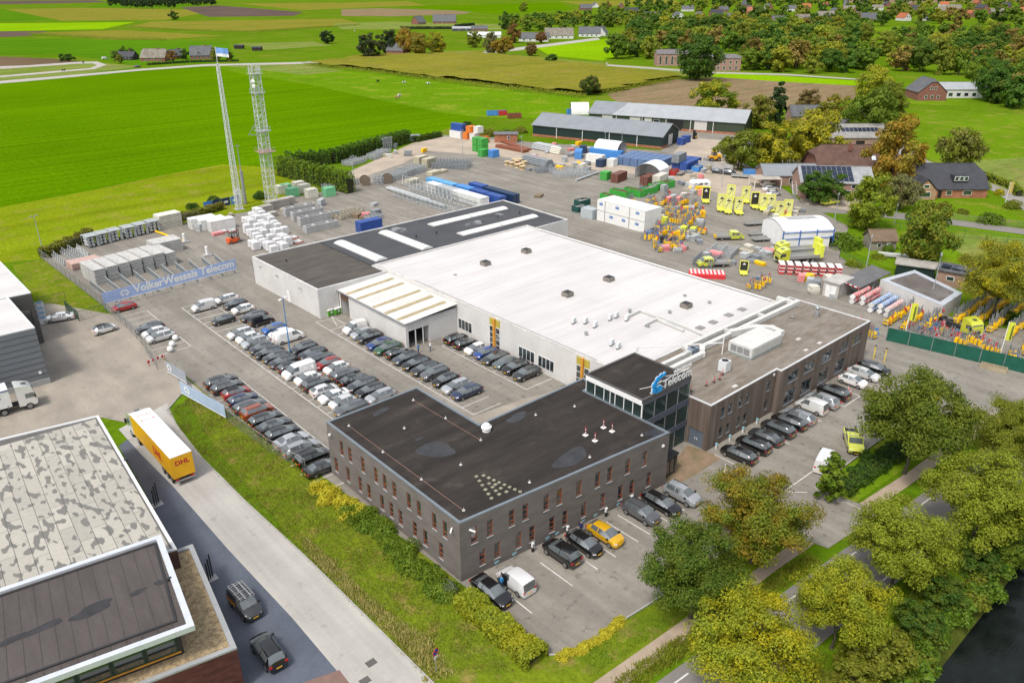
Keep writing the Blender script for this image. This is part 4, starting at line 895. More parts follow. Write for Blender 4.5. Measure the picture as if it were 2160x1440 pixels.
def row(entries, snap=None, axis='x', where='', group='', frm='', face=math.pi, min_gap=2.28, snapto=None):
    """cars of one marked row, given by pixel; the row line fixes the coordinate across it"""
    pts = []
    for e in entries:
        g = G(e[0], e[1], .62); pts.append([g, e])
    med = snapto if snapto is not None else sorted(p[0].x if axis == 'x' else p[0].y for p in pts)[len(pts)//2]
    last = None
    for i, (g, e) in enumerate(pts):
        a = (g.y if axis == 'x' else g.x)
        if last is not None and abs(a-last) < min_gap: a = last+math.copysign(min_gap, (a-last) if axis == 'y' else -1)
        last = a; cross = med+.25*((g.x if axis == 'x' else g.y)-med); cross = max(med-.35, min(med+.35, cross))
        loc = (cross, a, .01) if axis == 'x' else (a, cross, .01); flip = len(e) > 4 and e[4]
        rz = face+(math.pi if flip else 0)+random.uniform(-.03, .03)
        lab = f"{CN[e[3]]} {KN[e[2]]}, {ORD[i]} from {frm} in {where}"
        place(e[2], loc, rz, lab, mul(C[e[3]], random.uniform(.8, 1.25)), group, (random.uniform(.96, 1.04), random.uniform(.98, 1.03), random.uniform(.96, 1.05)))
random.seed(11)
z5 = lambda x, y: (420+x/6.26, 780+y/6.26)
row([(465.5, 804, 'estate', 'black'), (477.5, 816, 'estate', 'dark'), (503, 826, 'hatchback_black_roof', 'red'), (511, 842, 'hatchback', 'navy'), (524, 856, 'estate', 'grey'), (540, 869, 'suv', 'orange'), (556, 884, 'estate', 'black'), (575, 898, 'saloon', 'dark'), (591, 914, 'estate', 'black'), (611, 930, 'saloon', 'silver'), (631, 946, 'estate', 'silver'), (659, 964, 'suv', 'black'), (676, 986, 'saloon', 'dark')], axis='x', where='the fence row', frm='the blue banner end', group='cars in the fence-side row', face=0, snapto=36.5)
row([(428, 647, 'small_van', 'white'), (475, 673, 'hatchback', 'dark'), (505, 703, 'estate', 'white'), (523, 712, 'hatchback', 'white'), (542, 721, 'estate', 'silver'), (550, 735, 'hatchback', 'dark'), (567, 743, 'estate', 'black'), (582, 752, 'hatchback', 'dark'), (600, 762, 'estate', 'dark'), (617, 772, 'hatchback', 'black', 1), (641, 780, 'panel_van', 'white'), (654, 796, 'hatchback', 'white'), (673, 808, 'suv', 'dark', 1), (688, 821, 'hatchback', 'white', 1), (713, 831, 'saloon', 'white'), (730, 845, 'hatchback', 'white'), (748, 857, 'estate', 'grey')], where='the near middle row', frm='its far end', group='cars in the middle double row, near side', snapto=46.3)
row([(470, 632, 'estate', 'white'), (495, 642, 'hatchback', 'dark'), (510, 652, 'hatchback', 'white'), (532, 668, 'estate', 'dark'), (550, 677, 'small_van', 'black', 1), (580, 692, 'hatchback', 'brightblue'), (590, 703, 'hatchback', 'white'), (613, 710, 'panel_van', 'white', 1), (640, 735, 'suv', 'dark'), (662, 744, 'estate', 'dark'), (680, 751, 'estate', 'slate', 1), (697, 764, 'hatchback', 'red'), (717, 773, 'hatchback', 'white'), (735, 786, 'estate', 'grey', 1), (750, 797, 'saloon', 'black', 1), (772, 808, 'estate', 'dark'), (788, 819, 'estate', 'black'), (813, 831, 'estate', 'silver')], where='the far middle row', frm='its far end', group='cars in the middle double row, far side', snapto=51.2)
row([(757, 690, 'small_van', 'white'), (768, 702, 'hatchback', 'silver'), (785, 710, 'suv', 'dark'), (802, 724, 'estate', 'blue'), (823, 732, 'estate', 'green'), (842, 743, 'hatchback', 'black', 1), (862, 753, 'estate', 'slate'), (887, 763, 'estate', 'black'), (905, 773, 'estate', 'dark'), (927, 783, 'suv', 'grey'), (947, 798, 'hatchback', 'black'), (968, 812, 'estate', 'silver'), (992, 823, 'estate', 'navy')], where='the lean-to row', frm='the green bins', group='cars in the row beside the white lean-to', snapto=61.2)
row([(963, 713, 'hatchback', 'black', 1), (983, 723, 'hatchback', 'black', 1), (1003, 735, 'hatchback', 'white'), (1025, 743, 'hatchback', 'blue'), (1047, 753, 'estate', 'dark'), (1068, 763, 'hatchback', 'teal'), (1092, 773, 'suv', 'black'), (1112, 787, 'suv', 'dark')], where='the hall-wall row', frm='the lean-to', group='cars along the white hall wall', snapto=71.7)
row([(257, 648, 'hatchback', 'red'), (315, 692, 'estate', 'dark'), (325, 701, 'hatchback', 'white'), (338, 710, 'estate', 'white')], where='the short row under the long banner', frm='the banner', group='cars in the short row under the banner', snapto=35.6)
DN = -math.pi/2
row([(1558, 957, 'estate', 'black', 1), (1590, 938, 'suv', 'black', 1), (1615, 920, 'saloon', 'dark', 1), (1640, 903, 'suv', 'dark', 1), (1662, 887, 'estate', 'black', 1), (1685, 877, 'estate', 'silver', 1), (1707, 855, 'small_van', 'white', 1), (1735, 845, 'suv', 'silver', 1), (1753, 825, 'suv', 'black', 1), (1800, 803, 'hatchback', 'white'), (1822, 787, 'estate', 'white'), (1848, 777, 'estate', 'black')], axis='y', where='the row under the timber wall', frm='the entrance', group='cars under the timber wall', face=DN, snapto=43.1)
def one(px, py, kind, col, rz, label, z=.62): g = G(px, py, z); return place(kind, (g.x, g.y, .01), rz, label, C[col], None)
one(1037, 1245, 'saloon', 'black', DN, 'black saloon parked at the brick corner beside the green hedge')
one(1087, 1224, 'small_van', 'white', -DN, 'white small van with its driver door open beside the brick office')
one(1185, 1165, 'suv', 'black', -DN, 'black hatch-backed SUV parked nose to the brick wall')
one(1233, 1145, 'hatchback', 'black', DN, 'black electric hatchback between black SUV and yellow car')
one(1277, 1125, 'hatchback', 'yellow', DN, 'bright yellow hatchback parked by the brick office')
one(1352, 1080, 'suv', 'grey', DN, 'mid grey crossover parked by the brick office beyond the yellow car')
one(1395, 1060, 'estate', 'black', DN, 'black estate between grey crossover and silver car at the office wall')
one(1438, 1042, 'suv', 'silver', DN, 'silver SUV half behind the orange-green tree near the entrance')
one(1742, 972, 'panel_van', 'white', R(15), 'white small van parked alone beside the conical evergreen')
one(125, 669, 'saloon', 'white', R(165), 'white saloon parked beside the grey warehouse annex')
one(220, 693, 'hatchback_black_roof', 'white', R(8), 'white hatchback with black roof driving over the forecourt')
one(566, 1373, 'suv', 'black', R(88), 'black SUV parked on blue pavers at the bottom of the picture')
one(1632, 408, 'hatchback', 'white', R(-20), 'white car parked nearest on the farmyard', .6); one(1625, 398, 'estate', 'white', R(-20), 'white car behind another at the farm building', .6)
one(1620, 388, 'small_van', 'white', R(-20), 'white van with dark windows by the farm building wall', .6)
one(1858, 443, 'suv', 'black', R(180), 'dark car half hidden beside the garden gate', .6)
one(290, 141, 'estate', 'navy', R(20), 'dark blue car driving on the country lane', .5)
one(222, 124, 'panel_van', 'white', R(0), 'white van parked at the distant farm', .5)
one(1410+105/6, 370+60/6, 'hatchback', 'slate', R(-60), 'pale blue car parked at the sandy yard corner', .5) if 0 else None
one(1537, 365, 'suv', 'slate', R(-75), 'blue-grey car parked by the blue skip', .5); one(1513, 362, 'hatchback', 'slate', R(-75), 'blue car with a pale load on the sandy yard', .5)
# the open door of the white van, and the ladder rack van
def attach(o, name, mb, mat, color=None):
    c = pt(name, mb, mat, o); 
    if color: c.color = (*color, 1)
    return c
vo = [o for o in COL.objects if o.get('label', '').startswith('white small van with its driver door')][0]
attach(vo, 'door', MB().xf(Matrix()).add([(1.15, .93, .35), (.75, 1.6, .35), (.75, 1.6, 1.1), (1.15, .93, 1.1), (.62, 1.5, 1.62), (.95, .92, 1.6)], [(0, 1, 2, 3), (3, 2, 4, 5)]), PAINT, C['white'])
attach(vo, 'door_opening', MB().box(.15, 1.12, .915, .93, .32, 1.6), BLACKP)
lv = place('small_van', tuple(G(517, 1272, .7)[:2])+(.01,), R(-88), 'dark van with orange-black livery and aluminium ladders on its roof', C['dark']); LADM = flat('aluminium', (.5, .5, .5), .35, .7)
for k, (y0, y1) in enumerate(((-.62, -.2), (-.12, .32), (.38, .66))):
    mb = MB()
    for y in (y0, y1): mb.bar((-2.0+.1*k, y, 2.02), (.9, y, 2.02), .05)
    for i in range(9): mb.bar((-1.9+.1*k+i*.33, y0, 2.02), (-1.9+.1*k+i*.33, y1, 2.02), .035)
    attach(lv, 'ladder', mb, LADM)
for x in (-1.7, -.5, .4): attach(lv, 'rack_bar', MB().bar((x, -.72, 1.9), (x, .72, 1.9), .06), LADM)
attach(lv, 'side_decal', MB().box(-1.9, -.1, -.925, -.915, .75, 1.1), flat('decal_orange', (.75, .28, .01))); attach(lv, 'side_decal', MB().box(-1.9, -.1, .915, .925, .75, 1.1), MATS['decal_orange'])

# ---- lorries
def lorry_cab(t, x0, col, h=3.2, roof=True, w_=1.22):
    """cab with its front at x0+2.2"""
    prof = [(x0, .75), (x0+2.1, .6), (x0+2.3, .95), (x0+2.25, 1.9), (x0+2.0, h-.35), (x0+1.6, h), (x0+.25, h+.35), (x0, h+.3)]
    mb = MB(); n = len(prof); vs = [(x, s_*w_, z) for s_ in (-1, 1) for x, z in prof]
    mb.add(vs, [tuple(range(n)), tuple(range(2*n-1, n-1, -1))]+[(i, n+i, n+(i+1) % n, (i+1) % n) for i in range(n)])
    c = pt('cab', mb, PAINT, t, 30, col)
    pt('windscreen', MB().add([(x0+2.275, -w_+.12, 1.75), (x0+2.275, w_-.12, 1.75), (x0+2.06, w_-.16, h-.5), (x0+2.06, -w_+.16, h-.5)], [(0, 1, 2, 3)]), CGLASS, c)
    for s_ in (-1, 1):
        pt('side_window', MB().add([(x0+.95, s_*(w_+.006), 1.75), (x0+2.1, s_*(w_+.006), 1.75), (x0+1.95, s_*(w_+.006), 2.45), (x0+.95, s_*(w_+.006), 2.45)], [(0, 1, 2, 3) if s_ < 0 else (3, 2, 1, 0)]), CGLASS, c)
        pt('mirror', MB().box(x0+2.05, x0+2.2, *sorted((s_*(w_+.05), s_*(w_+.3))), 1.7, 2.35), BLACKP, c)
        pt('headlight', MB().box(x0+2.2, x0+2.3, *sorted((s_*.6, s_*1.1)), .7, .9), HEADL, c)
    pt('roof_hatch', MB().box(x0+.9, x0+1.5, -.3, .3, h+.1, h+.22), CGLASS, c); pt('grille', MB().box(x0+2.26, x0+2.32, -.7, .7, .95, 1.5), BLACKP, c)
    return c
def big_wheels(t, xs, w_=1.1, r=.5):
    for x in xs:
        for s_ in (-1, 1): make_wheel(t, x, s_*w_, r, .32)
DH = thing('box_lorry', 'long yellow lorry with white roof standing on the street', 'lorry', (22.9, 90.4, .01), R(90))
pt('chassis', MB().box(-6, 9.4, -.5, .5, .7, 1.0), BLACKP, DH)
YB = flat('courier_yellow', (.80, .42, .0), .4); bx_ = pt('box_body', MB().box(-6.4, 7.5, -1.27, 1.27, 1.05, 3.92), YB, DH)
pt('roof_panel', MB().box(-6.4, 7.5, -1.27, 1.27, 3.922, 4.0), WPAINT, bx_)
lorry_cab(DH, 7.75, C['white'], 3.3); big_wheels(DH, (8.9, 6.2, -2.6, -3.9, -5.2))
RT = flat('courier_red', (.50, .012, .02), .5)
for s_, rz in ((-1, 0), (1, math.pi)):
    tm = text_mb('DHL', 1.5, .02, True); pt('lettering', tm.xf(Matrix.Translation((-1.6, s_*1.28, 1.9)) @ Matrix.Rotation(rz, 4, 'Z') @ Matrix.Shear('XZ', 4, (.25, 0)) ), RT, bx_)
tm = text_mb('DHL', .85, .02, True); pt('lettering', tm.xf(Matrix.Translation((-6.41, 0, 2.75)) @ Matrix.Rotation(R(-90), 4, 'Z')), RT, bx_)
for ln, x in (('VSW', 6.2), ('4114', 4.7)):
    tm = text_mb(ln, .95, .01, .01); tm.v = [(p[0], p[2], p[1]) for p in tm.v]; pt('lettering', tm.xf(Matrix.Translation((x-.4, 0, 4.006)) @ Matrix.Rotation(R(-90), 4, 'Z')), flat('faded_red', (.62, .28, .30)), bx_)
for s_ in (-1, 1): pt('tail_light', MB().box(-6.45, -6.4, *sorted((s_*.7, s_*1.1)), .75, .95), TAILL, bx_)
pt('bumper', MB().box(-6.5, -6.35, -1.2, 1.2, .55, .72), GREYM, DH); pt('number_plate', MB().box(-6.43, -6.401, -.3, .3, 1.12, 1.26), PLATE, bx_)
g = G(30, 868, 0)
SL = thing('curtain_side_lorry', 'white curtain-sided lorry parked at the left edge', 'lorry', (g.x-1.3, g.y+.6, .01), R(-3))
pt('chassis', MB().box(-10, 3.4, -.5, .5, .7, 1.0), BLACKP, SL); bx_ = pt('curtain_body', MB().box(-12, 1.3, -1.27, 1.27, 1.15, 3.85), WPAINT, SL)
pt('lettering', text_mb('SCODOS', .85, .02, True).xf(Matrix.Translation((-1.5, -1.285, 2.55))), flat('logo_navy', (.02, .06, .25)), bx_)
pt('top_rail', MB().box(-12, 1.3, -1.29, -1.272, 3.55, 3.7), MATS['logo_navy'], bx_)
for i in range(12): pt('strap', MB().box(-10.8+i*1.05, -10.7+i*1.05, -1.29, -1.272, 1.0, 1.5), GREYM, bx_)
lorry_cab(SL, 2.1, C['white'], 3.4); big_wheels(SL, (3.3, .2, -6, -7.3, -8.6))
# ------------------------------------------------------------------ vegetation
LEAF = leafmat('foliage'); BARK = surf('bark', (.10, .085, .065), .95, .2, 2, 9, .4, c2=(.06, .055, .035))
def rdir(rnd):
    z = rnd.uniform(-1, 1); t = rnd.uniform(0, 6.283); r = math.sqrt(1-z*z); return Vector((r*math.cos(t), r*math.sin(t), z))
def leaf(vs, fs, p, nrm, s, rnd, asp=.62):
    u = nrm.orthogonal().normalized(); w_ = nrm.cross(u); t = rnd.uniform(0, 6.283); a = u*math.cos(t)+w_*math.sin(t); b_ = nrm.cross(a); k = len(vs)
    vs += [p-a*s, p-b_*(s*asp)+nrm*(s*.12), p+a*s, p+b_*(s*asp)+nrm*(s*.12)]; fs.append((k, k+1, k+2, k+3))
def crown_mesh(name, seed, rx, rz, cz, nclump, nleaf, s, clump=.27, core=.18, droop=0, flatten=0, cone=0):
    rnd = random.Random(seed); vs = []; fs = []; cl = []
    for i in range(nclump):
        d = rdir(rnd)
        if d.z < -.55 and rx > 5: d.z *= .5
        k = (.5+.5*rnd.random()**.5)*rnd.choice((1, 1, 1, 1.14))
        if rnd.random() < core: k *= .5
        p = Vector((d.x*rx, d.y*rx, d.z*rz))*k
        if cone: f = 1-.75*(p.z+rz)/(2*rz); p.x *= f*1.25; p.y *= f*1.25
        p += Vector((rnd.gauss(0, .06*rx), rnd.gauss(0, .06*rx), 0)); cl.append((p, rnd.uniform(.65, 1.25)*clump*rx))
    per = nleaf//nclump
    for p, r in cl:
        out = p.normalized() if p.length > .1 else Vector((0, 0, 1))
        for j in range(per):
            q = rdir(rnd)*(r*rnd.random()**.4); q.z *= .72
            if droop: q.z -= droop*rnd.random()**2*rx
            nn = (rdir(rnd)*.65+q.normalized()*.75+out*.35+Vector((0, 0, .35))).normalized()
            leaf(vs, fs, p+q+Vector((0, 0, cz)), nn, s*rnd.uniform(.6, 1.25), rnd)
    return MB().add(vs, fs), cl
def trunk_mesh(seed, h, r, cl, cz, limbs=8, lean=.3):
    rnd = random.Random(seed); mb = MB(); p = Vector((0, 0, -.1)); pts = [p]; 
    for i in range(1, 5): pts.append(Vector((rnd.gauss(0, lean*.35), rnd.gauss(0, lean*.35), h*i/4)))
    for i in range(4): mb.tube(pts[i], pts[i+1], r*(1-.2*i), r*(1-.2*(i+1)), 7, cap=(i == 0))
    mb.tube((0, 0, -.1), (0, 0, .35), r*1.5, r*.98, 7)
    for q, _ in rnd.sample(cl, min(limbs, len(cl))):
        e = q+Vector((0, 0, cz)); s_ = pts[rnd.choice((2, 3, 3, 4))]; m_ = s_.lerp(e, .5)+Vector((0, 0, .15*h*.2))
        mb.tube(s_, m_, r*.36, r*.22, 5, False); mb.tube(m_, e, r*.22, r*.06, 5, False)
    return mb
TK = {}
def make_tree(name, seed, rx, rz, cz, nclump, nleaf, s, tr=.22, limbs=9, **kw):
    t = thing(name.split('.')[0], 'tree', 'tree'); mb, cl = crown_mesh('crown', seed, rx, rz, cz, nclump, nleaf, s, **kw)
    pt('trunk', trunk_mesh(seed, max(cz-.1*rz, cz*.75), tr, cl, cz, limbs), BARK, t, 30); c = pt('crown', mb, LEAF, t); c['painted'] = 1
    c['tint'] = [.3, .3, .02]; c['tint_amount'] = 0.0
    proto(name, t); TK[name] = (rx, rz, cz)
for i in range(3): make_tree(f'street_tree.n{i}', 40+i, 5.2, 4.6, 6.4, 124, 46000, .13, .2, 14, clump=.25)
for i in range(4): make_tree(f'tree.m{i}', 60+i, 4.6, 4.2, 5.0, 70, 8400, .28, .24, 7)
for i in range(4): make_tree(f'tree.f{i}', 80+i, 4.4, 4.2, 4.7, 36, 2000, .58, .25, 4)
make_tree('conifer.0', 95, 3.0, 6.0, 6.6, 46, 2600, .42, .2, 3, cone=1); make_tree('willow.0', 96, 4.6, 3.8, 6.2, 60, 4600, .34, .25, 9, droop=.28)
for i in range(2): make_tree(f'pine.{i}', 97+i, 4.0, 4.6, 5.6, 34, 1500, .6, .25, 4, clump=.24)
def setcol(o, col, tint, amt):
    for c in o.children:
        if c.get('painted'): c.color = (*col, 1); c['tint'] = list(tint); c['tint_amount'] = float(amt)
GREENS = dict(deep=(.055, .125, .013), mid=(.125, .21, .015), lime=(.265, .315, .022), yellow=(.46, .41, .012), orange=(.36, .22, .022), brown=(.22, .15, .04), olive=(.205, .225, .022), pine=(.032, .062, .02), grey=(.19, .185, .075), rust=(.22, .11, .03))
def tree_at(kind, cx, cy, rp, col, tint=None, amt=.0, label='', group=None, sz=1.0, cat='tree', rz=None, zmin=None):
    """a tree whose crown centre shows at a pixel with a given radius in pixels; its foot stands on the flat ground"""
    rx, rzz, cz = TK[kind]; s = 1.0
    for _ in range(12):
        g = G(cx, cy, cz*s*sz); D = (g-Vector((0, 0, CAMH))).length; s = rp*D/FPX/(rx*1.16)
    o = place(kind, (g.x, g.y, 0), random.uniform(0, 6.28) if rz is None else rz, label, None, group, (s, s, s*sz))
    o['category'] = cat; setcol(o, GREENS[col] if isinstance(col, str) else col, GREENS[tint] if tint else (.1, .1, .01), amt)
    return o
random.seed(21)
NT = [
 ('street_tree.n0', 1935, 885, 112, (.12, .17, .015), 'olive', .6, 'large dark green street tree with yellow-green trunk between the footpath and yard', 1.0),
 ('street_tree.n1', 1600, 1085, 112, (.16, .21, .015), 'orange', .75, 'street tree with orange top and green lower leaves near the parked silver SUV', 1.0),
 ('street_tree.n2', 1468, 1205, 112, (.085, .15, .014), 'olive', .5, 'dense dark green street tree covering the corner of the front car park', 1.0),
 ('street_tree.n1', 1585, 1360, 122, 'lime', 'yellow', .9, 'yellow-green street tree at the bottom edge nearest the camera', .95),
 ('street_tree.n0', 1775, 1270, 92, 'lime', 'yellow', .5, 'lime green slender street tree with a bare dark trunk over the road dashes', 1.15),
 ('street_tree.n2', 1905, 1140, 98, 'lime', 'olive', .5, 'lime green street tree over the canal road beyond the footpath', 1.0),
 ('street_tree.n0', 2082, 1050, 100, 'lime', 'olive', .7, 'olive green street tree beside the canal at the right edge', 1.0),
 ('street_tree.n1', 2140, 915, 74, 'olive', 'lime', .6, 'olive street tree at the right edge behind the canal trees', 1.0),
 ('street_tree.n1', 2115, 582, 76, 'olive', 'yellow', .95, 'large yellow-green tree by the brick outbuilding at the right edge', 1.05),
]
for k, x, y, r, c, t, a, lab, sz in NT: tree_at(k, x, y, r, c, t, a, lab, 'street trees by the canal road' if y > 800 else None, sz)
MT = [
 ('tree.m0', 1960, 490, 54, 'mid', 'orange', .4, 'tall green garden tree beside the timber shed', 1.3),
 ('tree.m1', 1838, 425, 48, 'lime', 'mid', .5, 'light green tree standing by the farm lane', 1.2),
 ('tree.m2', 1738, 393, 46, 'deep', 'mid', .6, 'dense round dark green tree in front of the solar-roofed house', .75),
 ('tree.m3', 1905, 400, 36, 'grey', 'olive', .5, 'grey-green thin tree beside the dark-roofed bungalow', 1.1),
 ('tree.m1', 1893, 325, 56, 'orange', 'olive', .75, 'large orange-brown oak beside the thatched farmhouse', 1.3),
 ('willow.0', 2030, 308, 44, 'olive', 'grey', .5, 'olive willow standing in the right-hand meadow', 1.1),
 ('tree.m2', 1650, 305, 58, 'olive', 'yellow', .95, 'golden-green tree, left of the pair behind the glass-roofed house', .95),
 ('tree.m0', 1725, 288, 60, 'olive', 'yellow', .85, 'golden-green tree, right of the pair behind the glass-roofed house', 1.0),
 ('tree.m3', 1562, 312, 46, 'olive', 'mid', .5, 'olive tree at the corner of the sandy yard by the barn', 1.0),
 ('tree.m0', 1510, 208, 44, 'mid', 'yellow', .85, 'round gold-topped tree on the stubble field behind the barn', .95),
 ('tree.m1', 1600, 235, 34, 'olive', 'brown', .6, 'brown-olive tree behind the barn end', 1.0),
 ('conifer.0', 1642, 212, 22, 'pine', 'deep', .4, 'dark slender evergreen behind the golden trees', 1.1),
 ('tree.m2', 1762, 235, 36, 'olive', 'orange', .5, 'rusty olive tree before the hidden grey roof', 1.0),
 ('tree.m3', 1840, 235, 46, 'mid', 'olive', .4, 'tall mid green tree lining the lane to the farmhouse', 1.3),
 ('tree.m0', 1845, 180, 36, 'lime', 'yellow', .6, 'bright lime tree rising behind the lane trees', 1.2),
 ('tree.m1', 1880, 215, 32, 'olive', 'mid', .5, 'olive tree on the right side of the lane', 1.3),
 ('tree.m2', 1905, 262, 28, 'olive', 'yellow', .8, 'small yellow-olive tree above the orange oak', .9),
 ('tree.m1', 1705, 215, 26, 'brown', 'grey', .5, 'bare-looking brown tree before the stubble field', 1.0),
 ('tree.m0', 1475, 117, 46, 'deep', 'mid', .4, 'huge dark tree before the brick mansion', 1.05),
 ('tree.m3', 1245, 178, 22, 'deep', 'brown', .6, 'lone dark round tree at the corner of the maize field', 1.0),
 ('tree.f0', 1163, 123, 14, 'deep', 'mid', .3, 'lone small tree on the pale meadow beyond the maize', .75),
 ('tree.m0', 690, 78, 14, 'pine', 'deep', .3, 'lone dark tree in the left meadow', .95),
 ('tree.m1', 820, 88, 24, 'pine', 'brown', .2, 'dark tree right of the pair beside the brick cottage', 1.0),
 ('tree.m2', 780, 96, 26, 'pine', 'brown', .3, 'dark tree left of the pair beside the brick cottage', 1.0),
 ('tree.m3', 862, 84, 26, 'orange', 'olive', .7, 'rust-gold tree behind the brick cottage', 1.1),
 ('tree.m0', 885, 92, 22, 'olive', 'orange', .6, 'olive-brown tree right of the brick cottage', 1.1),
 ('tree.m1', 920, 90, 22, 'olive', 'yellow', .9, 'golden tree at the end of the cottage tree group', 1.0),
 ('tree.m2', 1000, 82, 17, 'olive', 'mid', .4, 'round olive tree by the white glasshouse', 1.0),
 ('tree.m3', 1060, 95, 22, 'orange', 'olive', .6, 'orange-brown tree at the road junction', 1.0),
 ('tree.m0', 1035, 90, 16, 'grey', 'olive', .4, 'thin grey tree left of the junction tree', 1.5),
 ('tree.m1', 1085, 70, 16, 'rust', 'brown', .5, 'rust red tree behind the road junction', 1.2),
 ('tree.m2', 1120, 103, 13, 'rust', 'deep', .4, 'small dark red tree beside the meadow road', 1.1),
 ('tree.m3', 1142, 78, 12, 'rust', 'brown', .4, 'dark red tree before the pale roofed houses', 1.1),
 ('tree.f1', 366, 33, 10, 'deep', 'olive', .3, 'lone tree in the far left fields', .8),
 ('tree.f2', 1105, 15, 9, 'olive', 'deep', .3, 'lone tree on the far bright green field', 1.0),
 *[('tree.f%d' % (k % 4), x, y, r, c, 'olive', .4, l, 1.1) for k, (x, y, r, c, l) in enumerate(((242, 116, 9, 'mid', 'tree left of the distant dark barn'), (257, 110, 9, 'deep', 'tree behind the distant dark barn'), (276, 112, 9, 'deep', 'tree between the dark barn and the thatched farmhouse'), (342, 114, 9, 'pine', 'dark tree before the thatched farmhouse'), (362, 118, 10, 'rust', 'reddish tree between the left farmhouses'), (388, 114, 9, 'deep', 'tree left of the grey-roofed brick house'), (455, 114, 13, 'olive', 'olive tree right of the grey-roofed brick house'), (478, 116, 12, 'olive', 'olive tree at the end of the farmhouse row'), (250, 124, 8, 'olive', 'small olive tree at the farm track')))],
 ('tree.f3', 133, 121, 9, 'deep', 'mid', .3, 'small tree left of the pair at the paddock', .8), ('tree.f0', 147, 121, 9, 'deep', 'mid', .3, 'small tree right of the pair at the paddock', .8),
]
for k, x, y, r, c, t, a, lab, sz in MT: tree_at(k, x, y, r, c, t, a, lab, None, sz)
# wooded belts: rows that thin with distance
def inside(x, y, pl):
    r = False; n = len(pl)
    for i in range(n):
        (x0, y0), (x1, y1) = pl[i], pl[(i+1) % n]
        if (y0 > y) != (y1 > y) and x < (x1-x0)*(y-y0)/(y1-y0)+x0: r = not r
    return r
def belt(pl, label, group, kinds, cols, rm=4.2, dens=1.0, avoid=(), yvar=1.0, nm='woodland_tree'):
    y = min(p[1] for p in pl); ymax = max(p[1] for p in pl); k = 0; rnd = random.Random(int(pl[0][0]*7+pl[0][1]))
    while y < ymax:
        s = pxm(y)*.9; x = min(p[0] for p in pl)+rnd.uniform(0, s*rm)
        while x < max(p[0] for p in pl):
            if inside(x, y, pl) and not any(a[0] < x < a[2] and a[1] < y < a[3] for a in avoid):
                c, t, a = rnd.choice(cols); g = G(x, y+s*rm*rnd.uniform(-.35, .35)); kk = rnd.choice(kinds); rr = rm*rnd.uniform(.75, 1.3); sc_ = rr/TK[kk][0]
                o = place(kk, (g.x, g.y, 0), rnd.uniform(0, 6.28), label, None, group, (sc_, sc_, sc_*rnd.uniform(.85, 1.15)*yvar)); o['category'] = 'tree'; o.name = nm
                f = rnd.uniform(.95, 1.45); setcol(o, mul(GREENS[c], f), GREENS[t], a); k += 1
            x += s*rm*rnd.uniform(1.3, 2.2)/dens
        y += max(1.2, s*rm*.62/dens)
    return k
FK = ['tree.f0', 'tree.f1', 'tree.f2', 'tree.f3']; MK = ['tree.m0', 'tree.m1', 'tree.m2', 'tree.m3']
spots = [(1330, 30), (1375, 40), (1400, 26), (1430, 40), (1235, 22), (1255, 16), (1310, 18), (1450, 24), (1475, 40), (1510, 36), (1525, 26), (1545, 46), (1600, 30), (1640, 54), (1690, 50), (1715, 52), (1740, 40), (1760, 30), (1790, 24), (1800, 40), (1830, 46), (1850, 22), (1880, 30), (1905, 44), (1930, 24), (1955, 44), (1980, 28), (2010, 22), (2040, 36), (2070, 22), (2100, 34), (2120, 18), (2145, 30), (1580, 22), (1620, 20), (1665, 24), (1700, 20), (1920, 14), (1990, 14), (2060, 10), (1870, 14), (1740, 14)]
AUT = [('deep', 'mid', .5), ('deep', 'olive', .5), ('mid', 'olive', .5), ('olive', 'mid', .6), ('mid', 'lime', .4), ('olive', 'yellow', .5), ('lime', 'mid', .5), ('brown', 'olive', .6), ('deep', 'mid', .3), ('mid', 'deep', .5)]
DKA = [('deep', 'mid', .4), ('deep', 'olive', .5), ('mid', 'deep', .4), ('olive', 'mid', .4), ('mid', 'olive', .5)]
NB = 0
NB += belt([(1290, 128), (1300, 95), (1350, 60), (1470, 50), (1640, 55), (1760, 62), (1830, 70), (1830, 90), (1760, 110), (1700, 128), (1580, 150), (1560, 135), (1440, 128), (1380, 138)], 'leafy tree in the wooded belt around the brick mansion', 'trees of the wood round the mansion', FK+MK[:2], AUT, 7.4, 1.15, [(1385, 112, 1575, 168)])
NB += belt([(1570, 158), (1600, 128), (1720, 105), (1800, 112), (1840, 140), (1832, 162), (1700, 152), (1640, 152)], 'tree in the wood edge above the bright green strip', 'trees above the bright green strip', FK+MK[2:], AUT, 6.4, 1.15)
NB += belt([(1900, 150), (1850, 118), (1900, 92), (2060, 92), (2180, 88), (2180, 232), (2060, 226), (2045, 200), (2040, 170), (1960, 160)], 'tree in the wood at the right edge behind the long house', 'trees of the right-hand wood', FK+MK, DKA+AUT, 7.4, 1.1, [(1895, 150, 2050, 215)])
NB += belt([(1040, 62), (1060, 48), (1260, 40), (1420, 44), (1330, 66), (1180, 74)], 'tree in the belt in front of the pale houses', 'trees before the pale houses', FK, AUT+DKA, 7.0, .9, [(1150, 62, 1300, 90)])
NB += belt([(1240, 42), (1230, 20), (1430, 8), (1700, 4), (2180, 2), (2180, 62), (1900, 56), (1730, 62), (1480, 48)], 'small distant tree among the village houses', 'trees of the distant village', FK, AUT+DKA, 9, .6, [(x-17, y-1, x+17, y+12) for x, y in spots], nm='village_tree')
belt([(232, 17), (232, 6), (455, 6), (455, 14), (330, 19)], 'dark conifer in the distant plantation', 'conifers of the distant plantation', ['pine.0', 'pine.1'], [('pine', 'deep', .3)], 9, 1.1, nm='plantation_conifer')
print('belt trees', NB)

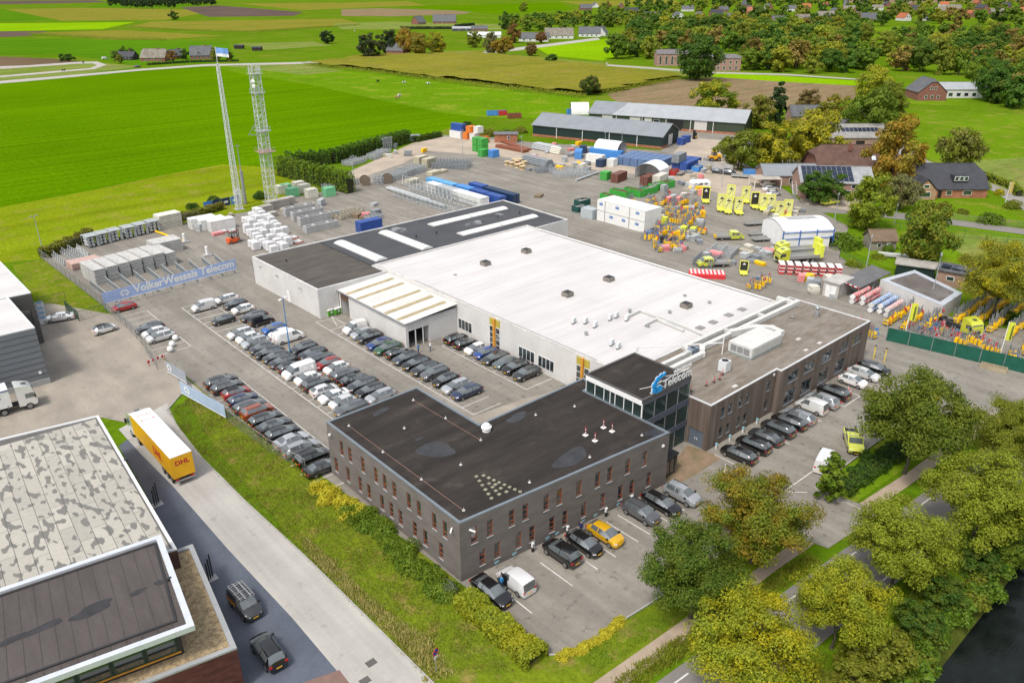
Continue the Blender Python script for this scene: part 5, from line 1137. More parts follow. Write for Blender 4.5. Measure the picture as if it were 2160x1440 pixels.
# ---- hedges, shrubs, grass
def leaf_box(seed, pts, w_, h, n, s, round_=.25):
    """clipped hedge: leaves over the skin of a box that follows a line"""
    rnd = random.Random(seed); vs = []; fs = []; L = [(Vector((*b_, 0))-Vector((*a, 0))).length for a, b_ in zip(pts[:-1], pts[1:])]; T = sum(L)
    for _ in range(n):
        t = rnd.uniform(0, T); i = 0
        while i < len(L)-1 and t > L[i]: t -= L[i]; i += 1
        a, b_ = Vector((*pts[i], 0)), Vector((*pts[i+1], 0)); d = (b_-a).normalized(); q = Vector((-d.y, d.x, 0)); e = rnd.random()
        if e < .5: off, z, nn = rnd.uniform(-.5, .5)*w_, h+rnd.gauss(0, .05*h), Vector((0, 0, 1))
        else: sd_ = rnd.choice((-1, 1)); off, z, nn = sd_*w_*.5+rnd.gauss(0, .05*w_), rnd.uniform(0.05, 1)*h, q*sd_
        if z > h*(1-round_) and abs(off) > w_*.4: z -= rnd.random()*h*.12
        bump = 1+.10*math.sin(t*1.7+i)+.06*math.sin(t*4.1)
        leaf(vs, fs, a+d*t+q*(off*bump)+Vector((0, 0, z*bump)), (nn+rdir(rnd)*.9).normalized(), s*rnd.uniform(.6, 1.3), rnd)
    return MB().add(vs, fs)
def hedge(name, label, pts, w_, h, n, s, col, tint='lime', amt=.5, cat='hedge', group=None, core=True, seed=1):
    c = Vector((*pts[0], 0)); t = thing(name, label, cat, c, 0, group); o = part('foliage', leaf_box(seed, pts, w_, h, n, s), LEAF, t)
    o.color = (*(GREENS[col] if isinstance(col, str) else col), 1); o['tint'] = list(GREENS[tint]); o['tint_amount'] = float(amt)
    if core:
        mb = MB()
        for a, b_ in zip(pts[:-1], pts[1:]):
            d = (Vector(b_)-Vector(a)).normalized()*.5; a = (a[0]+d.x, a[1]+d.y); b_ = (b_[0]-d.x, b_[1]-d.y); q = Vector((-(b_[1]-a[1]), b_[0]-a[0])).normalized()*w_*.33
            mb.prism([(a[0]-q.x, a[1]-q.y), (b_[0]-q.x, b_[1]-q.y), (b_[0]+q.x, b_[1]+q.y), (a[0]+q.x, a[1]+q.y)], -.02, h*.75)
        part('twig_core', mb, surf('hedge_twigs', (.035, .04, .015), .95, .2, 2, 9), t)
    return t
W2 = lambda *p: [tuple(G(x, y)[:2]) for x, y in p]
hedge('clipped_hedge', 'clipped green hedge along the front car park beside the black saloon', [(35.2, 36.2), (35.1, 41), (35.2, 46.8)], 2.3, 1.2, 9000, .15, 'lime', 'yellow', .45)
hedge('ground_cover_hedge', 'low clipped hedge bed beside the conical evergreen and footpath', [(78.5, 31.3), (92, 30.4), (104, 29.6)], 2.6, .7, 8000, .14, (.04, .10, .012), 'mid', .4, seed=2)
hedge('tall_hedge', 'tall dark green hedge on the yard edge below the lattice tower', W2((590, 368), (700, 396), (742, 408)), 3.2, 5.0, 10000, .24, (.12, .21, .015), 'lime', .5, seed=3)
hedge('long_hedge', 'long green hedge between the bright field and the yard', W2((604, 352), (700, 345), (790, 320), (862, 300)), 3.0, 4.2, 9000, .28, (.08, .16, .014), 'mid', .4, seed=4)
hedge('field_hedge', 'low hedge at the far yard edge beside the stacked containers', W2((874, 300), (930, 288)), 2.2, 1.8, 1600, .3, 'deep', 'olive', .4, seed=5)
hedge('scrub_hedge', 'rough brownish hedge along the left yard fence', W2((92, 545), (170, 512), (190, 500)), 2.0, 2.0, 2600, .26, 'olive', 'brown', .6, seed=6)
hedge('scrub_hedge', 'rough brownish hedge behind the cable racks', W2((330, 478), (420, 455), (470, 440)), 2.0, 1.6, 2200, .26, 'olive', 'brown', .6, seed=7)
hedge('paddock_hedge', 'thin hedge before the distant farmhouses', W2((310, 138), (400, 132), (505, 130)), 2.0, 1.5, 900, .5, 'deep', 'olive', .3, seed=8)
hedge('garden_hedge', 'garden hedge beside the grey lane at the bungalow', W2((2062, 372), (2130, 395), (2150, 415)), 2.0, 1.6, 1500, .3, 'mid', 'yellow', .5, seed=9)
for k, (a, b_) in enumerate((((960, 58), (1000, 54)), ((845, 62), (960, 62)))): hedge('farm_hedge', ('dark clipped hedge block right of the far farmhouse', 'long dark hedge in front of the far farmhouse')[k], W2(a, b_), 4, 3.2, 700, .8, 'pine', 'deep', .5, seed=10+k)
def maize_edge(pts, h, label, seed):
    c = Vector((*pts[0], 0)); rnd = random.Random(seed); vs = []; fs = []
    for a, b_ in zip(pts[:-1], pts[1:]):
        a, b_ = Vector((*a, 0)), Vector((*b_, 0)); L = (b_-a).length; d = (b_-a)/L; q = Vector((-d.y, d.x, 0))
        for i in range(int(L*16)):
            p = a+d*rnd.uniform(0, L)+q*rnd.uniform(-3, 3); z = rnd.uniform(.2, 1)*h
            leaf(vs, fs, p+Vector((0, 0, z)), (q*rnd.choice((-1, 1))+rdir(rnd)*.7).normalized(), rnd.uniform(.35, .7), rnd, .3)
    o = solo('maize_rows', MB().add(vs, fs), LEAF, label, 'maize', kind='stuff', color=GREENS['lime']); o['tint'] = list(GREENS['olive']); o['tint_amount'] = .8
maize_edge(W2((642, 138), (820, 158), (1000, 181), (1232, 207)), 2.3, 'standing maize along the front edge of the field', 1)
maize_edge(W2((1272, 200), (1350, 184), (1424, 170)), 2.3, 'standing maize beside the stubble field', 2)
maize_edge(W2((270, 59), (420, 67), (540, 69), (760, 54)), 2.5, 'standing maize in the far left field', 3); maize_edge(W2((60, 73), (250, 84), (350, 86)), 2.5, 'yellowing maize in the far left strip', 4)
# the maize canopy itself, a rippled sheet at crop height
def canopy(px, h, col, label, step=7.0):
    pl = W2(*px); xs = [p[0] for p in pl]; ys = [p[1] for p in pl]; rnd = random.Random(5); vs = []; fs = []; idx = {}
    nx, ny = int((max(xs)-min(xs))/step)+1, int((max(ys)-min(ys))/step)+1
    def vid(i, j):
        if (i, j) not in idx: idx[(i, j)] = len(vs); vs.append((min(xs)+i*step, min(ys)+j*step, h+rnd.gauss(0, .18)))
        return idx[(i, j)]
    for i in range(nx):
        for j in range(ny):
            if inside(min(xs)+(i+.5)*step, min(ys)+(j+.5)*step, pl): fs.append((vid(i, j), vid(i+1, j), vid(i+1, j+1), vid(i, j+1)))
    solo('maize_canopy', MB().add(vs, fs), col, label, 'maize', kind='stuff')
canopy([(650, 136), (770, 121), (1010, 114), (1440, 163), (1280, 196), (1232, 202), (1000, 177), (820, 154)], 2.1, FG['olive'], 'olive tops of the ripe maize field')
SH = {}
def make_shrub(name, seed, n, s, r=1.0, hz=.8):
    rnd = random.Random(seed); vs = []; fs = []; lob = [(rdir(rnd)*.45, rnd.uniform(.4, .65)) for _ in range(9)]
    for i in range(n):
        c, rr = rnd.choice(lob); d = rdir(rnd); p = c+d*rr*rnd.uniform(.8, 1.05); p.z = abs(p.z)*hz; leaf(vs, fs, p*r, (d+rdir(rnd)*.7+Vector((0, 0, .4))).normalized(), s*rnd.uniform(.6, 1.3), rnd)
    t = thing('shrub', 'shrub', 'shrub'); c = pt('foliage', MB().add(vs, fs), LEAF, t); c['painted'] = 1; c['tint'] = [.1, .1, .02]; c['tint_amount'] = 0.
    mb = MB()
    for k in range(5): a = k*1.26; mb.tube((0, 0, -.05), (.45*math.cos(a), .45*math.sin(a), .45), .03, .012, 5)
    pt('stems', mb, BARK, t); proto(name, t)
for i in range(3): make_shrub(f'shrub.{i}', 120+i, 1500, .075)
for i in range(2): make_shrub(f'shrub.c{i}', 130+i, 420, .14)
def shrub(kind, x, y, r, col, tint, amt, label, group=None, hz=1.0, px=True):
    g = G(x, y) if px else Vector((x, y, 0)); o = place(kind, (g.x, g.y, -.03), random.uniform(0, 6.3), label, None, group, (r, r, r*hz)); setcol(o, GREENS[col] if isinstance(col, str) else col, GREENS[tint], amt); return o
random.seed(5)
GY = (.60, .54, .04)
for i, (x, y, r) in enumerate(((672, 1032, 1.5), (700, 1046, 1.6), (728, 1064, 1.7), (756, 1082, 1.5), (690, 1062, 1.3), (735, 1090, 1.4))): shrub('shrub.%d' % (i % 3), x, y, r, GY, 'lime', .35, 'golden shrub in the bed at the foot of the brick office side wall', 'golden shrubs by the office', .95)
for i in range(26):
    t = i/25; shrub('shrub.%d' % (i % 3), 34.9+random.uniform(-.9, .9), 65.5-t*17.6+random.uniform(-.5, .5), random.uniform(1.2, 1.75), 'mid', 'lime', .7, 'green shrub in the planting along the brick office side wall', 'shrubs along the office side wall', .95, False)
shrub('shrub.1', 35.0, 48.6, 1.5, (.16, .2, .12), 'grey', .5, 'silvery green shrub at the brick office corner', None, 1, False)
for i in range(13):
    t = i/12; shrub('shrub.%d' % (i % 3), 37.4+t*7.0, 35.3-.5*t-.5*math.sin(3*t)+random.uniform(-.1, .1), random.uniform(.5, .8), GY, 'lime', .4, 'golden shrub edging the corner of the front car park', 'golden shrubs edging the car park', .9, False)
o = tree_at('conifer.0', 1758, 1000, 34, 'mid', 'lime', .5, 'conical evergreen beside the white van', None, .95, 'evergreen'); tree_at('conifer.0', 1829, 958, 14, 'deep', 'mid', .3, 'small clipped dark cone near the yellow pickup', None, .6, 'evergreen')
BANK = [(1860, 1365, 64, 'olive'), (1990, 1240, 44, 'deep'), (1935, 1300, 46, 'deep'), (2060, 1170, 40, 'deep'), (2130, 1150, 40, 'mid'), (1800, 1425, 50, 'olive'), (1720, 1450, 44, 'olive')]
for i, (x, y, r, c) in enumerate(BANK): tree_at('willow.0' if i == 0 else 'tree.m%d' % (i % 4), x, y, r, c, 'olive', .5, 'grey-green bushy willow on the canal bank, bottom edge' if i == 0 else 'bushy tree growing on the canal bank above the dark water', None if i == 0 else 'bushes on the canal bank', .7, 'bush')
for i in range(64): 
    x = 46+i*.95+random.uniform(-.5, .5); shrub('shrub.c%d' % (i % 2), x, 14.0+random.uniform(-1.0, 1.4), random.uniform(1.0, 1.9), 'mid' if i % 3 else 'olive', 'deep', .5, 'waterside shrub on the canal bank', 'waterside shrubs', .9, False)
for x, y, r, lab in ((405, 440, 2.0, 'round green bush left of the blue banners'), (455, 430, 2.8, 'large green bush behind the blue banners'), (548, 418, 2.6, 'green bush between the two lattice towers'), (795, 265, 2.4, 'small dark bush behind the orange container')):
    shrub('shrub.%d' % (int(x) % 3), x if x != 795 else 985, y, r, 'deep', 'lime', .45, lab, None, 1.1)
for i, (x, y, r, c) in enumerate(((1030, 286, 4.5, 'olive'), (1065, 288, 4.5, 'mid'), (1095, 280, 4.0, 'olive'), (1015, 300, 3.2, 'mid'))): shrub('shrub.%d' % (i % 3), x, y, r, c, 'mid', .5, 'overgrown bush on the mound behind the brick shed', 'bushes on the mound', .8)
for i, (x, y, r, c, lab) in enumerate(((1782, 520, 4.2, 'mid', 'wide dark bush beside the white tent hall'), (1870, 530, 2.0, 'mid', 'small bush near the timber shed'), (1822, 478, 2.2, 'lime', 'bright green bush below the light green tree'), (2090, 470, 3.6, 'mid', 'round clipped ball bush on the garden lawn'), (2140, 440, 2.8, 'olive', 'olive bush by the garden flag'), (1990, 440, 2.2, 'brown', 'brown bush before the bungalow wall'), (2030, 450, 1.8, 'olive', 'grey-olive bush in the bungalow garden'), (2110, 410, 2.0, 'yellow', 'yellow-green bush near the lane'), (2080, 395, 2.0, 'lime', 'light green bush beside the bungalow gable'), (1850, 545, 1.8, 'lime', 'leafy vegetable patch left of the pale trough'), (1905, 560, 1.8, 'lime', 'leafy vegetable patch right of the pale trough'), (1800, 560, 2.0, 'lime', 'tall weeds behind the barrier stacks'), (2135, 680, 2.6, 'deep', 'dark bush behind the last sign rack'), (2060, 560, 2.4, 'mid', 'bush behind the brick outbuilding'), (1550, 225, 3, 'rust', 'dark red shrub at the barn end'))):
    shrub('shrub.%d' % (i % 3), x, y, r, c, 'mid', .4, lab, None, 1.0)
# rough grass: blades on the near verges
def grass(name, label, polyw, n, h, s, col, tint, amt, z=0, seed=1, dens=None):
    rnd = random.Random(seed); xs = [p[0] for p in polyw]; ys = [p[1] for p in polyw]; vs = []; fs = []; k = 0
    while k < n:
        x, y = rnd.uniform(min(xs), max(xs)), rnd.uniform(min(ys), max(ys))
        if not inside(x, y, polyw): continue
        k += 1; cl = .6+.8*abs(math.sin(x*.7+math.sin(y*.5)*2)*math.cos(y*.43+x*.2)); hh = h*cl*rnd.uniform(.5, 1.3)
        for _ in range(2):
            a = rnd.uniform(0, 6.283); d = Vector((math.cos(a), math.sin(a), 0)); q = Vector((-d.y, d.x, 0)); p = Vector((x+rnd.gauss(0, .15), y+rnd.gauss(0, .15), z)); i = len(vs)
            vs += [p-q*s, p+q*s, p+d*(hh*rnd.uniform(.3, .9))+Vector((0, 0, hh))]; fs.append((i, i+1, i+2))
    o = solo(name, MB().add(vs, fs), LEAF, label, 'grass', kind='stuff', color=GREENS[col] if isinstance(col, str) else col); o['tint'] = list(GREENS[tint]); o['tint_amount'] = amt
vl = [(33.2, 37), (33.8, 46), (34.2, 64), (35.6, 76), (34.6, 90), (33.2, 106)]+W2((356, 868), (380, 905), (428, 965), (523, 1060), (643, 1170), (783, 1308), (900, 1425))
grass('rough_grass', 'rough grass on the verge between street and brick office', vl, 18000, .14, .055, (.20, .25, .025), 'brown', .5, -.01, 1)
grass('dry_grass', 'dry straw-coloured grass in the verge', W2((640, 1130), (700, 1180), (800, 1280), (900, 1340), (960, 1420), (900, 1440), (840, 1350), (740, 1260), (640, 1160)), 2600, .28, .06, (.42, .37, .13), 'olive', .4, -.01, 2)
grass('bank_grass', 'long grass on the canal bank under the trees', [(40, 14.6), (110, 14.6), (110, 16), (90, 17.8), (60, 20), (40, 21.5)], 12000, .55, .06, 'olive', 'lime', .6, -.3, 3)
grass('lawn_grass', 'mown grass between footpath and front car park', [(37.5, 32.2), (66, 30.2), (66, 33.2), (48, 33.8), (38.5, 34.5)], 5000, .1, .04, (.16, .28, .015), 'lime', .5, -.01, 4)
grass('roadside_grass', 'mown grass between footpath and canal road', [(30, 29.6), (66, 26.4), (66, 28.0), (42, 30.3), (30, 31.2)], 6000, .3, .05, 'olive', 'lime', .6, -.02, 5)
# ------------------------------------------------------------------ the storage yard
OCM = objcol('painted_steel', .5, .1, 0, .10); OCP = objcol('painted_plain', .6, 0, 0, .08)
K = dict(blue=(.02, .07, .30), navy=(.008, .03, .085), lblue=(.11, .36, .66), white=(.72, .72, .70), cream=(.60, .58, .50), grey=(.22, .24, .26), lgrey=(.40, .42, .43), green=(.05, .36, .05), mint=(.16, .47, .24), brown=(.15, .05, .03), orange=(.75, .20, .02), red=(.45, .03, .03), dgreen=(.01, .07, .06), yellow=(.80, .48, .0), lime=(.68, .72, .06), steelblue=(.10, .17, .32), brightred=(.70, .04, .05), pink=(.70, .25, .25), beige=(.42, .38, .29), black=(.015, .015, .017), rust=(.22, .07, .035), sblue=(.06, .24, .60))
def make_container(name, L, W, H, ribs=True):
    t = thing(name, 'container', 'container'); mb = MB(); n = int(L/.28)
    for s_ in (-1, 1):
        vs = []
        for i in range(n*2+1): x = -L/2+.1+(L-.2)*i/(n*2); y = s_*(W/2-.02-(.04 if i % 2 else 0)); vs += [(x, y, .15), (x, y, H-.1)]
        mb.add(vs, [(2*i, 2*i+2, 2*i+3, 2*i+1) if s_ < 0 else (2*i+1, 2*i+3, 2*i+2, 2*i) for i in range(n*2)])
    mb.box(-L/2+.06, L/2-.06, -W/2+.07, W/2-.07, .12, H-.03); paint(pt('body', mb, OCM, t))
    f = MB()
    for x in (-L/2, L/2-.12):
        for y in (-W/2, W/2-.12): f.box(x, x+.12, y, y+.12, 0, H)
    for z in (.02, H-.12):
        for y in (-W/2+.004, W/2-.104): f.box(-L/2+.12, L/2-.12, y, y+.1, z, z+.1)
        for x in (-L/2+.004, L/2-.104): f.box(x, x+.1, -W/2+.12, W/2-.12, z, z+.1)
    paint(pt('corner_frame', f, OCM, t))
    for s_ in (-1, 1):
        d_ = paint(pt('door', MB().box(-L/2-.01, -L/2+.05, *sorted((s_*.02, s_*(W/2-.13))), .14, H-.14), OCM, t))
        lb = MB(); 
        for k in (.3, .75): lb.tube((-L/2-.04, s_*k*W/2*.9, .15), (-L/2-.04, s_*k*W/2*.9, H-.15), .02, n=5)
        pt('locking_bar', lb, GREYM, d_)
    proto(name, t)
make_container('shipping_container', 6.06, 2.44, 2.59); make_container('storage_cabin', 3.0, 2.4, 2.4); make_container('long_container', 12.2, 2.44, 2.59)
def cont(kind, x, y, z, rz, col, label, group=None): 
    o = place(kind, (x, y, z+.01), rz, label, K[col], group); o['category'] = 'container'; return o
Q = math.pi/2
# blue rows by the barn (that corner of the yard is turned a little)
TW = R(14)
def tw(x, y, c=(196, 156)): return (c[0]+x*math.cos(TW)-y*math.sin(TW), c[1]+x*math.sin(TW)+y*math.cos(TW))
for i in range(6): p = tw(10, 11.5-i*2.62); cont('long_container', p[0], p[1], 0, TW, 'steelblue', f'blue container, {ORD[i]} from the white tent in the side-by-side row', 'blue containers side by side')
for i in range(2): p = tw(10+2, -7.2-i*2.62); cont('long_container', p[0], p[1], 0, TW, 'blue', ('faded blue container under the grey one', 'blue container at the end of the row by the red skip')[i])
p = tw(8, -7.4); cont('shipping_container', p[0], p[1], 2.6, TW, 'grey', 'grey container stacked on top of the blue row')
p = tw(1.2, 12.6); cont('storage_cabin', *p, 0, TW, 'white', 'white storage cabin beside the dark blue one'); p = tw(-1.5, 15.2); cont('storage_cabin', *p, 0, TW, 'navy', 'dark blue storage cabin beside the green one')
p = tw(3.5, 20); cont('shipping_container', *p, 0, TW+Q, 'white', 'white container with orange frame near the white tent'); f = COL.objects[-1]
p = tw(13, 21); cont('long_container', *p, 0, TW+Q, 'sblue', 'bright blue container under the rear white tent')
g = G(1275, 380); cont('storage_cabin', g.x+1, g.y+.5, 0, TW, 'green', 'green storage cabin left of the open tent')
g = G(1300, 385); cont('shipping_container', g.x+2, g.y+.8, 0, TW, 'brown', 'brown open container on the left under the tent'); g = G(1357, 390); cont('shipping_container', g.x+2, g.y, 0, TW, 'brown', 'brown open container on the right under the tent')
g = G(1378, 388); cont('shipping_container', g.x+2.6, g.y-.4, 0, TW, 'cream', 'cream container right of the open tent')
g = G(1216, 335); cont('shipping_container', g.x+2, g.y+1, 0, R(40), 'sblue', 'weathered blue container by the barn wall'); g = G(1230, 322); cont('storage_cabin', g.x, g.y, 0, R(40), 'navy', 'small dark blue container behind the weathered one')
for i, (x, y) in enumerate(((1437, 305), (1447, 300))): g = G(x, y); cont('storage_cabin', g.x, g.y, 0, TW, 'blue', ('blue container nearer at the barn gable', 'blue container further at the barn gable')[i])
# site units stacked two high
for lv in range(2):
    for k, (y0, y1) in enumerate(((126.0, 128.6), (118.2, 125.9), (113.3, 118.1))):
        w_ = (y1-y0); t = thing('site_unit', f"white office unit, {('narrow left', 'long middle', 'right')[k]} of the {('lower', 'upper')[lv]} storey", 'site unit', (146.3, (y0+y1)/2, lv*2.65+.01), 0, 'white stacked office units')
        bo = pt('body', MB().box(-3, 3, -w_/2+.03, w_/2-.03, 0, 2.6), surf('white_unit_panel', (.70, .70, .68), .5, .04, .6, 4), t); 
        fr = MB()
        for yy in (-w_/2+.02, w_/2-.12): fr.box(-3.03, -2.98, yy, yy+.1, .0, 2.6)
        fr.box(-3.03, -2.98, -w_/2+.12, w_/2-.12, 0, .1); fr.box(-3.03, -2.98, -w_/2+.12, w_/2-.12, 2.5, 2.6); pt('edge_frame', fr, flat('unit_edge', (.55, .55, .53)), bo)
        if not (lv == 0 and k == 0):
            for yy in ([0] if k != 1 or lv else [1.8, -2.2]):
                lg = pt('logo_plate', MB().box(-3.035, -3.005, yy-.55, yy+.55, 1.35, 1.95), flat('logo_blue', (.02, .13, .42)), bo); pt('logo_stripe', MB().box(-3.045, -3.036, yy-.45, yy+.45, 1.6, 1.68), WPAINT, lg)
g = G(1243, 455); t = thing('grey_cabinet', 'pale grey steel cabinet left of the white office units', 'cabinet', (143.6, 131.2, 0)); pt('body', MB().box(-1.3, 1.3, -2.0, 2.0, 0, 2.5), flat('cabinet_grey', (.36, .4, .42)), t)
for s_ in (-1, 1): pt('door', MB().box(-1.34, -1.302, *sorted((s_*.03, s_*1.9)), .1, 2.4), flat('cabinet_door', (.40, .44, .46)), t)
# left stacks of containers
cont('shipping_container', 189, 243.2, 0, Q+.1, 'white', 'white container at the bottom left of the orange stack'); cont('shipping_container', 190, 243.4, 2.61, Q+.1, 'blue', 'blue container on top of the white one, far yard')
cont('storage_cabin', 190.5, 238.6, 0, .1, 'orange', 'orange cabin at the bottom middle of the stack'); cont('storage_cabin', 191.5, 235.7, 0, .1, 'white', 'white cabin at the bottom right of the orange stack'); cont('storage_cabin', 191.3, 237.6, 2.45, .1, 'orange', 'orange cabin in the upper level of the stack'); cont('storage_cabin', 192.8, 234.9, 2.45, .1, 'white', 'white cabin with orange frame on the upper level')
for i, (x, y, z, c, lab) in enumerate(((178, 217.5, 0, 'green', 'bright green cabin, lower left of the green stack'), (178, 214.6, 0, 'green', 'bright green cabin, lower right of the green stack'), (178, 217.5, 2.45, 'green', 'bright green cabin, upper left of the green stack'), (178, 214.6, 2.45, 'green', 'bright green cabin, upper right of the green stack'), (173.5, 209, 0, 'green', 'bright green cabin standing before the green stack'), (175.5, 205.8, 0, 'sblue', 'blue cabin beside the green ones'))): cont('storage_cabin', x, y, z, .05, c, lab)
for i, y in enumerate((183.5, 177.2)): cont('shipping_container', 134.2, y, 0, Q, 'lblue', ('light blue container at the far end of the blue row', 'light blue container next in the blue row')[i])
for i, (y, c, lab) in enumerate(((170.5, 'sblue', 'open-topped blue container in the middle of the blue row'), (164, 'blue', 'blue container before the navy one'), (157.6, 'blue', 'blue container nearest the warehouse roof'))): cont('shipping_container', 134.8, y, 0, Q, c, lab)
cont('long_container', 139.0, 160.0, 0, Q, 'navy', 'dark navy container on top end of the blue row'); cont('shipping_container', 139.3, 170.2, 0, Q, 'blue', 'blue container behind the navy one')
for i in range(10):
    c = 'white' if i in (0, 1, 5, 6, 7, 8, 9) else 'lgrey'; cont('storage_cabin', 131.0, 181.2-i*2.5, 0, 0, c, f"{'white' if c == 'white' else 'grey'} cabinet, {ORD[i]} from the far end of the cabinet row", 'cabinet row before the blue containers')
for i, (x, y, c, lab) in enumerate(((628, 402, 'cream', 'white cabin, rearmost of the row by the towers'), (640, 408, 'cream', 'white cabin, second of the row by the towers'), (655, 418, 'cream', 'white cabin, front of the row by the towers'), (600, 408, 'mint', 'mint green cabin behind another by the towers'), (615, 416, 'mint', 'mint green cabin before the white row'), (692, 415, 'mint', 'mint green cabin standing alone on the yard'), (592, 410, 'cream', 'white cabin at the lattice tower foot'))): g = G(x, y); cont('storage_cabin', g.x+.8, g.y+.8, 0, R(0), c, lab)
for i in range(3): cont('shipping_container', 67.6+i*1.3, 186.5+3-i*2.6, 0, 0, 'white', ('white steel unit furthest at the fence', 'white steel unit in the middle at the fence', 'white steel unit nearest the open yard')[i])
g = G(783, 487); cont('shipping_container', g.x, g.y+.8, 0, 0, 'blue', 'blue container standing behind the dark roof parapet')
# skips
def skip(x, y, rz, L, col, fill, label, z=0, h=1.5):
    t = thing('skip', label, 'skip', (x, y, z), rz); mb = MB()
    for (x0, x1, y0, y1) in ((-L/2, L/2, -1.2, -1.12), (-L/2, L/2, 1.12, 1.2), (-L/2, -L/2+.08, -1.12, 1.12), (L/2-.08, L/2, -1.12, 1.12)): mb.box(x0, x1, y0, y1, .2, h)
    mb.box(-L/2, L/2, -1.2, 1.2, .05, .2); b_ = pt('tub', mb, OCM, t, color=K[col])
    rb = MB()
    for i in range(int(L/.7)):
        for s_ in (-1, 1): rb.box(-L/2+.3+i*.7, -L/2+.4+i*.7, *sorted((s_*1.2, s_*1.28)), .2, h-.05)
    pt('ribs', rb, OCM, b_, color=K[col])
    n = 10; rnd = random.Random(int(x)); vs = [(-L/2+.1+(L-.2)*i/n, -1.1+2.2*j/4, h-.45+rnd.uniform(0, .4)) for i in range(n+1) for j in range(5)]
    pt('load', MB().add(vs, [(i*5+j, (i+1)*5+j, (i+1)*5+j+1, i*5+j+1) for i in range(n) for j in range(4)]), surf('skip_load_'+fill, dict(brown=(.14, .09, .055), grey=(.25, .25, .24))[fill], .95, .3, 1.5, 6), t)
    return t
for i, (x, y, L, c, fl, lab, rz) in enumerate(((1288, 425, 6, 'green', 'brown', 'green skip full of rubble behind the white office units', -Q), (1308, 415, 6, 'green', 'brown', 'green skip second behind the white office units', -Q), (1338, 412, 6, 'green', 'brown', 'long green skip in the middle of the skip row', -Q), (1368, 408, 5, 'green', 'grey', 'green skip with pale cover in the skip row', 0), (1385, 400, 5, 'green', 'grey', 'green skip towards the end of the skip row', 0), (1405, 396, 5, 'green', 'brown', 'green skip at the far end of the skip row', 0), (1228, 432, 4, 'dgreen', 'grey', 'dark green tank skip left of the grey cabinet', 0), (1222, 445, 3.4, 'dgreen', 'grey', 'dark green low tank nearest the road', 0), (1420, 368, 3.5, 'red', 'brown', 'red skip beside the blue container end', .3), (1470, 360, 4, 'sblue', 'grey', 'blue skip on the sandy yard', .3), (1585, 368, 5, 'sblue', 'grey', 'large blue skip under the trees', -.9), (1016, 296, 5, 'orange', 'grey', 'low orange flat skip beside the orange stack', -.4))):
    g = G(x, y); skip(g.x, g.y, rz, L, c, fl, lab, 0, 1.9 if c == 'green' else 1.5)
# ---- stacks of slabs, frames, boards
def stack(name, x, y, rz, L, W, n, th, col, label, gap=.06, cat='stack', group=None, z=0, jit=.05, mat=None):
    t = thing(name, label, cat, (x, y, z), rz, group); rnd = random.Random(int(x*13+y*7)); m = mat or OCP; me = MB().box(-L/2, L/2, -W/2, W/2, 0, th).mesh('layer', m)
    for k in range(n):
        o = link('layer', me, t, mul(K[col] if isinstance(col, str) else col, rnd.uniform(.88, 1.08))); o.location = (rnd.uniform(-jit, jit), rnd.uniform(-jit, jit), .05+k*(th+gap))
    b_ = MB()
    for k in range(n):
        for xx in (-L*.36, 0, L*.36): b_.box(xx-.05, xx+.05, -W*.45, W*.45, max(0, .05+k*(th+gap)-gap), .05+k*(th+gap))
    pt('battens', b_, surf('batten_wood', (.16, .12, .08), .9), t); return t
for i, (x, y, n, L, W) in enumerate(((563, 448, 5, 3, 2), (578, 440, 6, 3.4, 2.2), (598, 436, 6, 3, 2), (610, 430, 5, 3, 2), (574, 456, 3, 2.4, 1.8))): g = G(x, y); stack('concrete_slab_stack', g.x, g.y, .1, L, W, n, .32, (.36, .34, .30), f'pile of pale concrete slabs, {ORD[i]} from the left by the lattice tower', group='concrete slab piles')
def frame_stack(x, y, i):
    t = thing('concrete_frame_stack', f'stack of long grey concrete frames, {ORD[i]} from the slab piles', 'stack', (x, y, 0), 0, 'concrete frame stacks'); mb = MB(); L, W = 8.6, 1.7
    for (x0, x1, y0, y1) in ((-L/2, L/2, -W/2, -W/2+.25), (-L/2, L/2, W/2-.25, W/2), (-L/2, -L/2+.3, -W/2+.25, W/2-.25), (L/2-.3, L/2, -W/2+.25, W/2-.25), (-2.2, -1.7, -W/2+.25, W/2-.25), (1.7, 2.2, -W/2+.25, W/2-.25)): mb.box(x0, x1, y0, y1, 0, .5)
    me = mb.mesh('frame', surf('light_concrete', (.40, .40, .40), .9, .1, 1, 6))
    for k in range(4-(i > 2)): o = link('frame', me, t); o.location = (0, 0, .05+k*.56)
for i, (x, y) in enumerate(((630, 452), (647, 461), (662, 472), (675, 486))): g = G(x, y); frame_stack(g.x+.5, g.y+.3, i)
for i, (x, y, n) in enumerate(((905, 352, 8), (888, 345, 7), (915, 368, 3), (930, 364, 2), (870, 385, 3))): g = G(x, y); stack('board_stack', g.x, g.y, .25, 4.4, 2.4, n, .3, (.46, .42, .31), f'beige stack of timber boards, {ORD[i]} of the pile group', group='beige board stacks')
